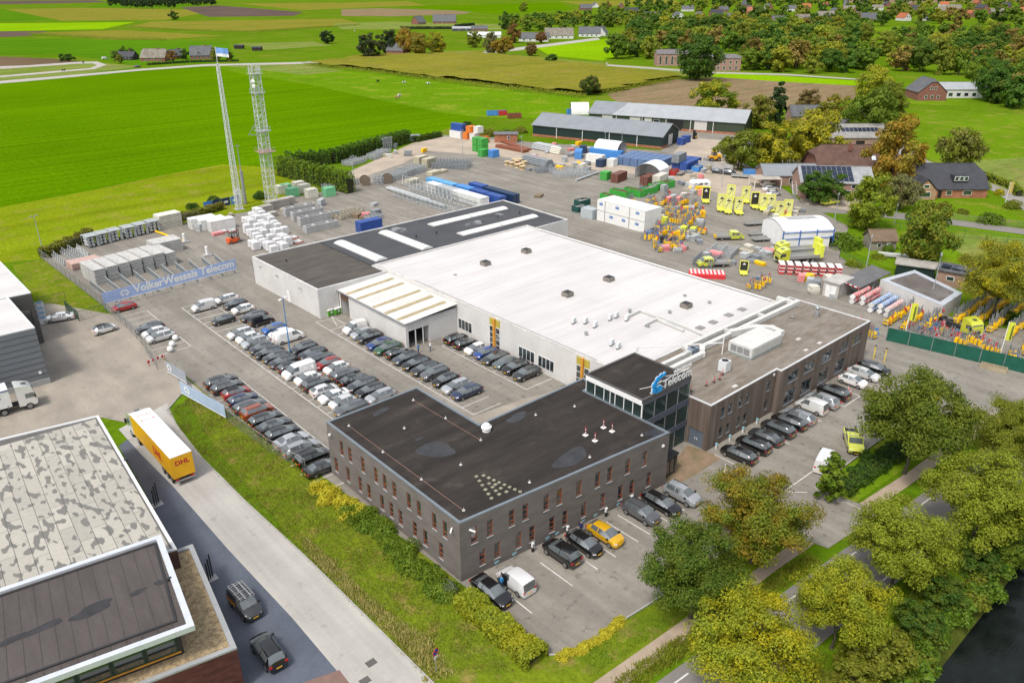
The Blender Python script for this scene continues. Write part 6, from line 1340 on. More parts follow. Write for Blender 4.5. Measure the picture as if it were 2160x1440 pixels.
# aluminium bundles behind the long banner
PC = surf('pale_post_concrete', (.46, .455, .44), .85, .1, 1.2, 7)
for i in range(7): 
    for j in range(1): stack('post_bundle', 36.4+i*2.45, 166.6+i*.45, .08, 2.15, 7.5, 7-(i == 6), .33, 'lgrey', f'pale bundle of stacked posts, {ORD[i]} from the left fence', gap=.14, group='bundles of stacked posts', mat=PC)
stack('post_bundle', 53.8, 176, .08, 6, 4.5, 7, .3, 'lgrey', 'pale wide bundle of posts at the right end of the bundles', gap=.1, mat=PC)
stack('post_bundle', 37.5, 177.5, .08, 6, 3.6, 3, .4, (.45, .30, .26), 'red and white pole bundle behind the pale bundles', gap=.08)
def lattice(a, b_, h, n, t=.06, three=True):
    """three-chord lattice girder between two points"""
    a, b_ = Vector(a), Vector(b_); d = (b_-a); L = d.length; d.normalize(); up = Vector((0, 0, 1)) if abs(d.z) < .9 else Vector((1, 0, 0)); q = d.cross(up).normalized(); u2 = q.cross(d).normalized(); mb = MB()
    ch = [q*(h*.5)-u2*(h*.29), q*(-h*.5)-u2*(h*.29), u2*(h*.58)]
    for c in ch: mb.bar(a+c, b_+c, t*1.3)
    for i in range(n):
        p0, p1 = a+d*(L*i/n), a+d*(L*(i+1)/n)
        for k in range(3): mb.bar(p0+ch[k], p1+ch[(k+1) % 3], t); mb.bar(p1+ch[k], p1+ch[(k+1) % 3], t*.8)
    return mb
LG = surf('galvanised_lattice', (.42, .45, .46), .45, .08, 1, 5, 0, metal=.3)
def prop_panel(x0, y0, x1, y1, h, label, group):
    """upright lattice panel: rails with close diagonal bars"""
    mb = MB(); a, b_ = Vector((x0, y0, 0)), Vector((x1, y1, 0)); L = (b_-a).length; d = (b_-a)/L; n = int(L/.42)
    for z0, z1 in ((.1, .1), (h, .55)): mb.bar(a+Vector((0, 0, z0)), b_+Vector((0, 0, z1)), .14)
    for i in range(n): p = a+d*(i*.42); e = a+d*min(L, i*.42+.5); f_ = i/n; mb.bar(p+Vector((0, 0, .1)), e+Vector((0, 0, h+(.55-h)*f_)), .11)
    q = Vector((-d.y, d.x, 0))*.8
    mb.bar(a+q+Vector((0, 0, .1)), b_+q+Vector((0, 0, .1)), .08); 
    for i in range(0, n, 3): p = a+d*(i*.42); mb.bar(p+q+Vector((0, 0, .1)), p+Vector((0, 0, h*.8*(1-i/n)+.3)), .05)
    solo('leaning_truss', mb, LG, label, 'lattice panel', group, origin=a)
for i in range(10): prop_panel(34.6+i*2.75, 163.4-.1*i, 35.4+i*2.6, 150.8+.1*i, 1.5, f'leaning steel lattice panel, {ORD[i]} from the left behind the banner', 'lattice panels behind the banner')
def lat_thing(pts, h, n, label, group=None, name='lattice_girder', t=.06): a = Vector(pts[0]); solo(name, lattice(pts[0], pts[1], h, n, t), LG, label, 'lattice girder', group, origin=(a.x, a.y, 0))
gz = lambda x, y, z: tuple(G(x, y))[:2]+(z,)
for i, (a, b_) in enumerate((((105, 535), (140, 560)), ((118, 525), (165, 555)), ((145, 530), (185, 552)), ((165, 528), (190, 545)))): lat_thing((gz(*a, .9), gz(*b_, .5)), 1.0, 9, f'lying steel girder, {ORD[i]} from the fence corner', 'girders at the fence corner')
for i, (a, b_, h) in enumerate((((830, 412), (965, 452), 1.5), ((862, 405), (985, 445), 1.3), ((880, 398), (1005, 436), 1.2), ((850, 388), (960, 425), 2.6))): lat_thing((gz(*a, h*.45), gz(*b_, h*.45)), h, 14, f'long lying mast section, {ORD[i]} from the open yard', 'lying mast sections', t=.08)
def pipes(px0, px1, r, n, col, label, name='pipe_bundle', lay=1):
    a, b_ = G(*px0), G(*px1); d = (b_-a).normalized(); q = Vector((-d.y, d.x, 0)); t = thing(name, label, 'pipes', a)
    for L in range(lay):
        for k in range(n-L): o_ = q*((k-(n-L-1)/2)*2*r)+Vector((0, 0, r+.05+L*1.75*r)); part('pipe', MB().tube(o_, b_-a+o_, r, n=10), OCM, t, 40, K[col], False)
pipes((820, 400), (905, 428), .5, 2, 'lgrey', 'thick grey mast tubes lying at the left of the lattice sections'); pipes((895, 425), (940, 440), .5, 1, 'lgrey', 'thick pale tube lying beside the lattice sections')
pipes((835, 300), (885, 296), .4, 5, 'slate' if 'slate' in K else 'grey', 'dark plastic pipes in a pile beside the long hedge', lay=3); pipes((1215, 383), (1262, 366), .35, 1, 'lgrey', 'single pale steel tube near the green cabin')
pipes((1050, 310), (1110, 322), .18, 8, 'rust', 'rusty steel beams lying by the brick shed', lay=3); pipes((1060, 300), (1115, 318), .18, 7, 'rust', 'second pile of rusty beams behind the first', lay=2)
pipes((1130, 312), (1180, 322), .28, 8, 'lgrey', 'grey steel profiles piled before the barn', lay=4); pipes((1165, 322), (1185, 326), .3, 5, 'cream', 'short pale tubes in a pile before the barn', lay=4)
pipes((1108, 340), (1160, 352), .3, 7, 'grey', 'dark steel profiles lying on the yard edge', lay=4); pipes((325, 488), (392, 512), .16, 2, 'yellow', 'yellow pole lying across the yard')
# piles of wire-like frames
def grid_pile(px, L, W, H, n, label, rz=.2, col='lgrey', step=.6):
    g = G(*px); mb = MB()
    for k in range(n):
        z = .15+H*k/max(1, n-1)
        for y in (-W/2, 0, W/2): mb.bar((-L/2, y, z), (L/2, y, z), .15)
    for i in range(int(L/step)+1):
        x = -L/2+i*step
        for y in (-W/2, 0, W/2): mb.bar((x, y, 0), (x, y, H+.5), .16); mb.bar((x, y, .1), (min(L/2, x+step), y, H), .1) 
        for z in (.2, H*.6, H): mb.bar((x, -W/2, z), (x, W/2, z), .13)
    solo('steel_frame_pile', mb.xf(Matrix.Rotation(rz, 4, 'Z')).xf(Matrix.Translation((g.x, g.y, 0))), OCM, label, 'steel frames', 'piles of steel frames', color=K[col], origin=(g.x, g.y, 0))
for px, L, W, H, n, lab, rz, col in (((955, 352), 12, 7, 1.7, 5, 'large pile of dark steel frames beside the green cabins', -.9, 'grey'), ((1205, 368), 12, 7, 1.2, 4, 'field of pale upright steel frames near the green cabin', -.5, 'lgrey'), ((1150, 362), 6, 4, 1.0, 3, 'dark steel frames left of the pale frame field', -.5, 'grey'), ((840, 375), 12, 4, 1.6, 4, 'pile of galvanised frames by the cable drums', .3, 'lgrey'), ((870, 366), 10, 4, 1.8, 4, 'pile of galvanised frames before the board stacks', .3, 'lgrey'), ((810, 385), 6, 3, 1.8, 4, 'frame pile between the two cable drums', .3, 'lgrey'), ((800, 330), 12, 3, 1.5, 3, 'bent steel racks on the sandy yard', .5, 'lgrey'), ((748, 345), 8, 4, 1.2, 4, 'grey steel pile beside the long hedge', .4, 'lgrey'), ((718, 395), 11, 4, 1.4, 3, 'thin wire frames behind the mint green cabin', .3, 'lgrey'), ((735, 455), 8, 3.5, .9, 3, 'brown rusty frame field behind the concrete frames', .2, 'beige'), ((812, 315), 5, 3, 4, 7, 'tall stacked steel crates by the hedge', .3, 'lgrey'), ((790, 462), 4, 2.6, .9, 4, 'grey scrap frames beside the small blue container', .2, 'lgrey'), ((1525, 535), 7, 5, 1.0, 4, 'grey scaffold frames beside the yellow pickup', .3, 'lgrey'), ((1490, 555), 6, 4, 1.2, 4, 'dark scaffold frames left of the yellow pickup', .3, 'grey'), ((505, 430), 1.6, 1.6, 3.6, 5, 'white lattice base frame beside the mast', 0, 'white')): grid_pile(px, L, W, H, n, lab, rz, col, 1.1)
for x, y, n, lab in ((755, 458, 3, 'brown timber pile on the open yard, left'), (770, 460, 2, 'brown timber pile on the open yard, right'), (1137, 415, 2, 'dark timber bundle lying alone on the yard')): g = G(x, y); stack('timber_pile', g.x, g.y, .5, 3, 1.8, n, .3, (.20, .15, .09), lab)
# cable drums and spools
def spool(x, y, r, w_, col, label, flatly=True, group=None):
    g = G(x, y); t = thing('cable_drum', label, 'cable drum', (g.x, g.y, 0), random.uniform(0, 3), group); m = OCP; ax = Vector((0, 0, 1)) if flatly else Vector((1, 0, 0)); c = Vector((0, 0, .02)) if flatly else Vector((0, 0, r))
    part('core', MB().tube(c+ax*.1, c+ax*(w_-.1), r*.5, n=14), m, t, 40, mul(K[col], .75), False)
    for o_ in (0, w_-.1): part('flange', MB().tube(c+ax*o_, c+ax*(o_+.1), r, n=18), m, t, 40, K[col], False)
DR = (.58, .44, .24); K['wood'] = DR; K['dwood'] = (.18, .14, .10)
for i, (x, y) in enumerate(((1080, 350), (1090, 346), (1092, 354), (1098, 343), (1100, 352), (1102, 358), (1085, 343), (1070, 348), (1106, 348))): spool(x, y, 1.0, 1.2, 'wood', 'pale wooden cable drum in the drum group on the yard', True, 'wooden cable drums')
for x, y, lab in ((772, 392, 'large dark cable drum left of the frame piles'), (820, 388, 'large dark cable drum right of the frame piles')): spool(x, y, 1.5, 1.3, 'dwood', lab, False)
# cable racks along the fence
for i in range(6):
    g = G(193+i*25+ (i > 2)*4, 519-i*6.4); t = thing('cable_rack', f'rack of grey coiled cables, {ORD[i]} from the fence corner', 'cable rack', (g.x, g.y, 0), R(8), 'cable racks along the fence')
    pt('hood', MB().box(-1.3, 1.3, -1.6, 1.6, 2.5, 2.65), LG, t); pt('backboard', MB().box(-1.2, 1.2, .9, 1.0, .2, 2.5), DARKM, t); pt('side_panel', MB().box(.75, 1.3, -1.5, -1.4, .2, 2.4), LG, t)
    fr = MB()
    for x in (-1.3, 1.2):
        for y in (-1.5, 1.5): fr.bar((x+.05, y, 0), (x+.05, y, 2.5), .1)
    pt('frame', fr, LG, t)
    for r_ in range(3):
        for c_ in range(2): pt('cable_coil', MB().tube((-.85+c_*.85, -1.45, .6+r_*.72), (-.85+c_*.85, .8, .6+r_*.72), .33, n=12), surf('pale_coil', (.45, .47, .47)), t, 40)
g = G(357, 478); t = stack('striped_pole_stack', g.x, g.y, .1, 5.5, 3.2, 8, .28, 'cream', 'tall stack of white and rusty poles by the fence', gap=.16)
# wrapped white pallets
WR = surf('white_wrap', (.60, .60, .61), .35, .05, 2, 7)
wp = [(65.5+i*2.0+j*.15, 171-i*1.6+j*1.9) for i in range(6) for j in range(7)]
rnd = random.Random(4); k = 0; PM = None
PPX = W2((518, 480), (520, 458), (550, 450), (578, 470), (614, 506), (604, 532), (560, 540), (530, 520))
for (x, y) in [(64+i*2.3+.3*j, 160+j*2.3-i*.6) for j in range(17) for i in range(8)]:
    if rnd.random() < .1 or not inside(x, y, PPX): continue
    t = thing('wrapped_pallet', 'white shrink-wrapped pallet load in the field of pallets by the forklift', 'pallet', (x, y, 0), rnd.uniform(-.05, .05), 'white wrapped pallets')
    if PM is None:
        PM = (MB().add([(-.85, -.7, .15), (.85, -.7, .15), (.85, .7, .15), (-.85, .7, .15), (-.8, -.66, 1.75), (.8, -.66, 1.75), (.8, .66, 1.75), (-.8, .66, 1.75), (-.62, -.5, 1.9), (.62, -.5, 1.9), (.62, .5, 1.9), (-.62, .5, 1.9)], [(0, 1, 5, 4), (1, 2, 6, 5), (2, 3, 7, 6), (3, 0, 4, 7), (4, 5, 9, 8), (5, 6, 10, 9), (6, 7, 11, 10), (7, 4, 8, 11), (8, 9, 10, 11)]).mesh('load', WR), MB().box(-.85, .85, -.7, .7, .02, .148).mesh('pallet', MATS['batten_wood']))
    a = link('load', PM[0], t); a.scale.z = rnd.uniform(.85, 1.25); link('pallet', PM[1], t)
for i, (x, y) in enumerate(((618, 503), (628, 512), (590, 520), (575, 528), (470, 490), (490, 488))):
    g = G(x, y); t = thing('parts_pallet', f'pallet of silver brackets with red edges, {ORD[i]} of the loose pallets', 'pallet', (g.x, g.y, 0), .2, 'pallets of silver brackets'); pt('pallet', MB().box(-1.1, 1.1, -.8, .8, .05, .18), flat('red_pallet', (.4, .06, .05)), t)
    for a in range(8): pt('bracket', MB().tube((-.9+.25*a, -.6+.15*(a % 3), .18), (-.8+.22*a, .5, .5+.1*(a % 2)), .11, n=6), LG, t)
# forklift
g = G(495, 512); t = thing('forklift', 'orange forklift with black cab lifting by the white pallets', 'forklift', (g.x, g.y, 0), R(10)); OR = flat('forklift_orange', (.75, .11, .02), .4)
pt('body', MB().box(-1.7, .9, -.65, .65, .35, 1.15).box(-1.75, -1.1, -.6, .6, 1.15, 1.4), OR, t)
cb = MB()
for x in (-.8, .6):
    for y in (-.6, .6): cb.bar((x, y, 1.15), (x, y, 2.35), .09)
cb.box(-.9, .7, -.66, .66, 2.35, 2.45); pt('cab_frame', cb, BLACKP, t); pt('seat', MB().box(-.6, -.1, -.3, .3, 1.15, 1.4).box(-.6, -.45, -.3, .3, 1.4, 1.9), BLACKP, t)
ms = MB()
for y in (-.4, .4): ms.bar((1.1, y, .1), (1.1, y, 3.1), .12); ms.bar((1.15, y, .2), (2.3, y, .2), .09)
for z in (.5, 1.6, 3.0): ms.bar((1.1, -.4, z), (1.1, .4, z), .1)
pt('mast', ms, BLACKP, t)
for x in (-1.2, .7):
    for y in (-.6, .6): make_wheel(t, x, y, .36, .26)
for i, (x, y, lab) in enumerate(((390, 512, 'white concrete anchor block with post by the yellow pole'), (438, 540, 'white concrete anchor block with post on the open yard'))):
    g = G(x, y); t = thing('anchor_block', lab, 'anchor block', (g.x, g.y, 0)); pt('block', MB().box(-.9, .9, -.6, .6, 0, .4), surf('light_concrete', (.4, .4, .4)), t); pt('post', MB().lathe([(.32, 0), (.32, 1.7), (.26, 1.8)], 12, (0, 0, .4)), WPAINT, t)
# ---- the two lattice masts
def mast(px, top, base_w, top_w, label, panels, flag):
    g = G(*px); t = thing('lattice_tower', label, 'lattice tower', g); WM = flat('white_galvanised', (.62, .64, .63), .45, .2); secs = 5; per = panels//secs
    for s_ in range(secs):
        mb = MB(); z0, z1 = top*s_/secs, top*(s_+1)/secs
        def C4(z): w_ = base_w+(top_w-base_w)*z/top; return [Vector((w_/2*a, w_/2*b_, z)) for a, b_ in ((-1, -1), (1, -1), (1, 1), (-1, 1))]
        th = .025+.027*base_w
        for a, b_ in zip(C4(z0), C4(z1)): mb.bar(a, b_, th*2)
        for i in range(per):
            a, b_ = C4(z0+(z1-z0)*i/per), C4(z0+(z1-z0)*(i+1)/per)
            for k in range(4):
                k2 = (k+1) % 4; mb.bar(a[k], b_[k2], th) if (i+k) % 2 else mb.bar(a[k2], b_[k], th)
                mb.bar(b_[k], b_[k2], th)
        pt('mast_section', mb, WM, t)
    pt('foundation', MB().box(-base_w*.8, base_w*.8, -base_w*.8, base_w*.8, -.1, .15), surf('light_concrete', (.4, .4, .4)), t); return t
T1 = mast((505, 441), 36.3, 1.35, .55, 'slender white lattice mast with a blue and white flag on top', 45, True); T2 = mast((573, 426), 35.5, 2.3, 2.0, 'broad white lattice tower with platforms beside the slender mast', 25, False)
pt('flag_pole', MB().tube((0, 0, 36), (0, 0, 40.2), .06, n=6), WPAINT, T1)
n = 8
def cloth(w_, h, x0, z0, col, split=None):
    vs = []; fs = []
    for j in range(3):
        for i in range(n+1): vs.append((x0+w_*i/n, .25*math.sin(i*1.1)*i/n, z0+h*j/2-.3*(i/n)**2))
    for j in range(2):
        for i in range(n): fs.append((j*(n+1)+i, j*(n+1)+i+1, (j+1)*(n+1)+i+1, (j+1)*(n+1)+i))
    return MB().add(vs, fs)
rq = Matrix.Rotation(R(-40), 4, 'Z')
pt('flag_upper', cloth(2.9, 1.3, .05, 38.7, 0).xf(rq), flat('flag_blue', (.17, .34, .72)), T1, 60); pt('flag_lower', cloth(2.9, .7, .05, 37.99, 0).xf(rq), WPAINT, T1, 60)
for z, w_, ml in ((13.6, 2.0, 'rust'), (19, 1.6, 'lgrey'), (28.5, 1.4, 'lgrey'), (33.2, 1.4, 'lgrey')):
    pb = MB().box(-w_, w_+.2, -w_, w_, z, z+.1)
    for a in range(5):
        for s_ in (-1, 1): pb.bar((-w_+a*w_*.5, s_*w_, z), (-w_+a*w_*.5, s_*w_, z+1.0), .05)
    for s_ in (-1, 1): pb.bar((-w_, s_*w_, z+1), (w_, s_*w_, z+1), .06); pb.bar((s_*w_, -w_, z+1), (s_*w_, w_, z+1), .06)
    pt('platform', pb, OCM, T2, color=K[ml] if ml != 'rust' else (.4, .25, .2))
pt('jib', MB().bar((-1, 0, 18), (-3.4, 1, 18.2), .18).bar((-3.4, 1, 18.2), (-1, 0, 22), .12), GREYM, T2)
for z in (30.5, 31.7): pt('dish', MB().tube((-1.2, -1.2, z), (-1.35, -1.35, z), .45, n=14), WPAINT, T2)
g = G(518, 430); t = thing('tubular_mast', 'grey telescopic mast standing between the two lattice towers', 'mast', g); pt('lower_tube', MB().tube((0, 0, 0), (0, 0, 9), .45, .4, 10), GREYM, t); pt('upper_tube', MB().tube((0, 0, 9), (0, 0, 15.5), .14, .08, 8), GREYM, t); pt('antenna', MB().box(-.6, .6, -.05, .05, 15.4, 15.6), GREYM, t)
# blue banners at the mast foot
for i in range(4):
    a, b_ = G(432+i*19, 446-i*4), G(449+i*19, 442-i*4); t = thing('site_banner', f'dark blue fence banner, {ORD[i]} from the left at the mast foot', 'banner', a, 0, 'blue banners at the mast foot'); col = ('sblue', 'navy', 'navy', 'sblue')[i]; d = (b_-a); mb = MB()
    pt('cloth', MB().add([(0, 0, .3), (d.x, d.y, .3), (d.x, d.y, 2.4), (0, 0, 2.4), (0, .03, .3), (d.x, d.y+.03, .3), (d.x, d.y+.03, 2.4), (0, .03, 2.4)], [(0, 1, 2, 3), (7, 6, 5, 4), (3, 2, 6, 7), (0, 4, 5, 1)]), OCP, t, color=K[col]); pt('post', MB().tube((0, .1, 0), (0, .1, 2.6), .05, n=6), GREYM, t); pt('print', MB().add([(d.x*.2, d.y*.2-.012, 1.0), (d.x*.75, d.y*.75-.012, 1.0), (d.x*.75, d.y*.75-.012, 1.6), (d.x*.2, d.y*.2-.012, 1.6)], [(0, 1, 2, 3)]), WPAINT, t)

# ---- fences, banners, lamp posts
BB = flat('banner_blue', (.33, .44, .70), .6)
def banner(a, b_, z0, z1, label, text=None, size=1.4, logo=True, mat=BB, rail=True):
    a, b_ = Vector((*a, 0)), Vector((*b_, 0)); d = (b_-a); L = d.length; d.normalize(); rz = math.atan2(d.y, d.x); t = thing('fence_banner', label, 'banner', a, rz)
    pt('sheet', MB().box(0, L, -.03, .0, z0, z1), mat, t); 
    if rail: pt('edge_rail', MB().box(0, L, -.06, .03, z0-.08, z0-.001), WPAINT, t)
    for i in range(int(L/3)+1): pt('post', MB().tube((min(L-.05, i*3)+.03, .08, 0), (min(L-.05, i*3)+.03, .08, z1+.35), .045, n=6), GREYM, t)
    if text: pt('lettering', text_mb(text, size, .01, True, 'LEFT').xf(Matrix.Translation((L*.215, -.04, z0+(z1-z0)*.27))), WPAINT, t)
    if logo:
        x = L*.15; z = (z0+z1)/2-.1; s_ = (z1-z0)*.36; vs = []; fs = []
        for i in range(13): t_ = math.pi*(1.0-i/12); c_, s2 = math.cos(t_), math.sin(t_); vs += [(x+s_*1.1*c_, -.042, z+s_*s2), (x+s_*.72*c_, -.042, z+s_*.62*s2)]
        fs = [(2*i, 2*i+2, 2*i+3, 2*i+1) for i in range(12)]; mb = MB().add(vs, fs)
        for q in (-1, 1): mb.add([(x+q*s_*1.1, -.042, z), (x+q*s_*.72, -.042, z), (x+q*s_*.2, -.042, z-s_*.55), (x+q*s_*.5, -.042, z-s_*.8)], [(0, 1, 2, 3)] if q < 0 else [(3, 2, 1, 0)]); mb.add([(x+q*.04*s_, -.0425, z+s_*.1), (x+q*s_*.45, -.0425, z-s_*.2), (x+q*s_*.36, -.0425, z-s_*.42), (x+q*.02*s_, -.0425, z-.12*s_)], [(0, 1, 2, 3) if q > 0 else (3, 2, 1, 0)])
        pt('logo', mb, WPAINT, t)
    return t
pa, pb_ = G(214, 640), G(497, 578); banner((32.9, 148.6), (59.2, 151.0), 1.15, 3.2, 'long pale blue banner reading VolkerWessels Telecom across the yard', 'VolkerWessels Telecom', 2.05)
a, b_ = G(395, 812), G(466, 868); banner((30.9, 106.4), (32.7, 95.2), .4, 2.3, 'pale blue fence banner beside the grassy ditch', None, 1, True, flat('banner_pale', (.36, .46, .62), .6))
GB2 = flat('banner_grey', (.30, .33, .38), .6); banner(tuple(G(355, 790)[:2]), tuple(G(396, 815)[:2]), .6, 2.4, 'grey fence banner at the forecourt gate', None, 1, True, GB2)
WIRE = flat('fence_wire', (.30, .31, .31), .5, .5)
def fence(pts, h, label, step=2.8, col=None, wires=5, mat=None, name='wire_fence', infill=0):
    m = mat or WIRE; t = thing(name, label, 'fence', (pts[0][0], pts[0][1], 0)); me = MB().tube((0, 0, 0), (0, 0, h), .04, n=6).mesh('post', m)
    for (x0, y0), (x1, y1) in zip(pts[:-1], pts[1:]):
        L = math.hypot(x1-x0, y1-y0); n = max(1, int(L/step)); mb = MB()
        for i in range(n+1): o = link('post', me, t); o.location = (x0+(x1-x0)*i/n-pts[0][0], y0+(y1-y0)*i/n-pts[0][1], 0)
        for k in range(wires): z = h*(k+.5)/wires; mb.bar((x0, y0, z), (x1, y1, z), .022)
        mb.bar((x0, y0, h-.03), (x1, y1, h-.03), .05)
        for i in range(int(L/infill) if infill else 0): f = i*infill/L; mb.bar((x0+(x1-x0)*f, y0+(y1-y0)*f, .1), (x0+(x1-x0)*f, y0+(y1-y0)*f, h), .018)
        part('mesh_panel', mb, m, t)
    return t
fence([(32.7, 94.4), (33.4, 84), (34.6, 76.5)], 1.9, 'wire fence between the fence-side car row and the verge', infill=.5)
fence([(32.8, 148.4), (33.0, 137), (32.6, 128), (31.2, 117)], 2.0, 'wire fence between the forecourt and the car park', infill=.5)
fence(W2((86, 545), (216, 645)), 2.2, 'wire fence along the grass left of the post bundles', infill=.6); fence(W2((86, 545), (180, 515), (330, 482), (420, 460)), 2.0, 'wire fence behind the cable racks', 3, infill=.9)
GF = flat('green_fence', (.02, .08, .05), .5); fence(W2((140, 655), (168, 678)), 2.0, 'short dark green fence beside the white saloon', 1.5, mat=GF, infill=.12); fence(W2((82, 648), (140, 636)), 1.9, 'thin green fence behind the white saloon', 2.5, mat=GF, infill=.4); fence(W2((168, 678), (226, 660)), 1.9, 'thin green fence beside the lawn and forecourt', 2.5, mat=GF, infill=.4)
fence(W2((1765, 470), (1990, 495), (2170, 520)), 1.8, 'dark wire fence along the far lane', 4, mat=GF); fence(W2((1770, 545), (1900, 610)), 1.8, 'wire fence around the vegetable garden', 3, mat=GF)
fence(W2((0, 168), (140, 158), (300, 143)), 1.3, 'timber paddock fence beside the country lane', 4, mat=surf('grey_fence_wood', (.22, .19, .15)), wires=2); fence(W2((1985, 462), (2060, 470), (2170, 482)), 1.6, 'weathered board fence round the garden lawn', 2, mat=MATS['grey_fence_wood'], infill=.25)
fence(W2((535, 575), (560, 600)), 2.0, 'steel gate fence at the warehouse corner', 1.5, mat=GREYM, infill=.15)
# green screened fence: panels between posts
SCR = surf('green_screen_cloth', (.012, .10, .065), .8, .12, .6, 3); t = thing('screened_fence', 'fence with dark green screen cloth round the sign store', 'fence', (124.9, 46.9, 0)); pts = [(124.9, 46.9), (125.6, 43.6), (126.2, 40.2), (126.8, 36.9), (127.4, 33.4), (128.0, 30.2), (128.6, 26.6)]
for (x0, y0), (x1, y1) in zip(pts[:-1], pts[1:]):
    d = Vector((x1-x0, y1-y0)).normalized()*.06; part('screen_panel', MB().prism([(x0+d.x, y0+d.y), (x1-d.x, y1-d.y), (x1-d.x+.03, y1-d.y), (x0+d.x+.03, y0+d.y)], .05, 2.35), SCR, t); part('post', MB().tube((x0, y0, 0), (x0, y0, 2.5), .05, n=6), GREYM, t)
g = G(2125, 790); t = thing('concrete_end_wall', 'pale concrete wall stub at the end of the green fence', 'wall', (128.8, 26.3, 0)); pt('block', MB().box(-.2, 3, -.3, .3, 0, 1.4), surf('light_concrete', (.4, .4, .4)), t); pt('block', MB().box(.2, 2.6, -.25, .25, 1.402, 2.0), MATS['light_concrete'], t)
def lamp(px, h, label, arms=2, col=None, flood=False):
    g = G(*px); t = thing('lamp_post', label, 'lamp post', g, R(20)); m = col or LG; pt('pole', MB().tube((0, 0, 0), (0, 0, h), .11, .06, 8), m, t); pt('arm', MB().bar((-.6, 0, h), (.6, 0, h), .07), m, t)
    for s_ in (-1, 1): pt('lamp_head', MB().box(s_*.6-.28, s_*.6+.28, -.16, .16, h-.06, h+.1), GREYM if not flood else WPAINT, t)
lamp((613, 752), 9.9, 'blue lamp post with floodlights in the middle of the car park', col=flat('post_blue', (.03, .20, .42)), flood=True)
for px, h, lab in (((92, 535), 8.5, 'grey lamp post at the left fence corner'), ((748, 395), 9, 'lamp post in front of the long hedge'), ((1100, 347), 9, 'lamp post before the brick shed'), ((1275, 330), 8, 'lamp post before the barn wall'), ((1310, 330), 8, 'second lamp post before the barn wall'), ((1522, 395), 9, 'lamp post behind the arrow trailers'), ((1758, 478), 8, 'lamp post beside the yellow farm car'), ((1822, 590), 9, 'green lamp post behind the sign stacks'), ((1962, 640), 9.5, 'green lamp post before the low white building'), ((976, 325), 8, 'thin lamp post near the green cabins'), ((1885, 475), 5, 'wooden post beside the garden fence')): lamp(px, h, lab)
def flagp(x, y, h, col, text, label, rz=-.5):
    t = thing('flag_pole', label, 'flag', (x, y, 0), rz); pt('pole', MB().tube((0, 0, 0), (0, 0, h), .07, .05, 8), WPAINT, t); part('flag', cloth(1.4, 3.0, .06, h-3.1, 0), OCP, t, 60, col, False); [pt('print', MB().box(.5, .85, -.3, -.29, h-2.9+k*.34, h-2.68+k*.34), DARKM, t) for k in range(7 if text else 0)]
flagp(125.7, 44.4, 7.2, K['lime'], 1, 'yellow flag on a white pole at the left of the green fence'); flagp(128.9, 31.2, 7.2, K['lime'], 1, 'yellow flag on a white pole at the right of the green fence')
flagp(G(2120, 430).x, G(2120, 430).y, 6, (.5, .38, .12), 0, 'yellow patterned garden flag beside the bungalow'); flagp(G(1785, 270).x, G(1785, 270).y, 6, (.2, .3, .6), 0, 'blue and white flag among the golden trees')
g = G(920, 1416); t = thing('road_sign', 'round no-parking sign on a pole in the street verge', 'road sign', (g.x, g.y, 0), R(-75)+Q); pt('pole', MB().tube((0, 0, 0), (0, 0, 2.6), .04, n=8), GREYM, t); d_ = pt('disc', MB().tube((0, -.05, 2.35), (0, -.07, 2.35), .38, n=24), flat('sign_red', (.55, .02, .03)), t); pt('disc_face', MB().tube((0, -.071, 2.35), (0, -.078, 2.35), .30, n=24), flat('sign_face_blue', (.02, .05, .35)), d_); pt('slash', MB().bar((-.22, -.08, 2.57), (.22, -.08, 2.13), .07), flat('sign_red', (.55, .02, .03)), d_); pt('plate', MB().box(-.25, .25, -.07, -.05, 1.6, 1.85), WPAINT, t)
g = G(332, 765); t = thing('road_barrier', 'red and white striped barrier at the forecourt gate', 'barrier', (g.x, g.y, 0), R(15))
for i in range(8): pt('stripe', MB().box(-1.6+i*.4, -1.2+i*.4, -.03, .03, .55, .95), (REDWH, WPAINT)[i % 2], t)
for x in (-1.4, 1.4): pt('leg', MB().bar((x, 0, 0), (x, 0, .98), .08), REDWH, t)
for i, (x, y) in enumerate(((360, 742), (364, 731), (371, 718))): g = G(x, y); t = thing('concrete_ball', f'white bollard ball, {ORD[i]} from the gate', 'bollard', g, 0, 'white bollard balls'); pt('ball', MB().lathe([(.1, .05), (.4, .2), (.52, .5), (.4, .85), (.15, 1.0)], 12), WPAINT, t, 60); pt('foot', MB().lathe([(.35, 0), (.35, .1)], 12), GREYM, t)
for i, (x, y) in enumerate(((696, 665), (711, 662))):
    g = G(x, y); t = thing('wheelie_bin', ('green waste container with white lid, left of the pair', 'green waste container with white lid, right of the pair')[i], 'bin', g, R(8)); pt('body', MB().add([(-.6, -.5, .15), (.6, -.5, .15), (.6, .5, .15), (-.6, .5, .15), (-.7, -.6, 1.15), (.7, -.6, 1.15), (.7, .6, 1.15), (-.7, .6, 1.15)], [(0, 1, 5, 4), (1, 2, 6, 5), (2, 3, 7, 6), (3, 0, 4, 7), (3, 2, 1, 0)]), flat('bin_green', (.10, .36, .03)), t); pt('lid', MB().box(-.72, .72, -.62, .62, 1.152, 1.28), WPAINT, t); pt('label', MB().box(-.15, .25, -.6, -.56, .6, .95), WPAINT, t)
    for x_ in (-.45, .45):
        for y_ in (-.4, .4): pt('castor', MB().tube((x_-.04, y_, .1), (x_+.04, y_, .1), .1, n=8), BLACKP, t)
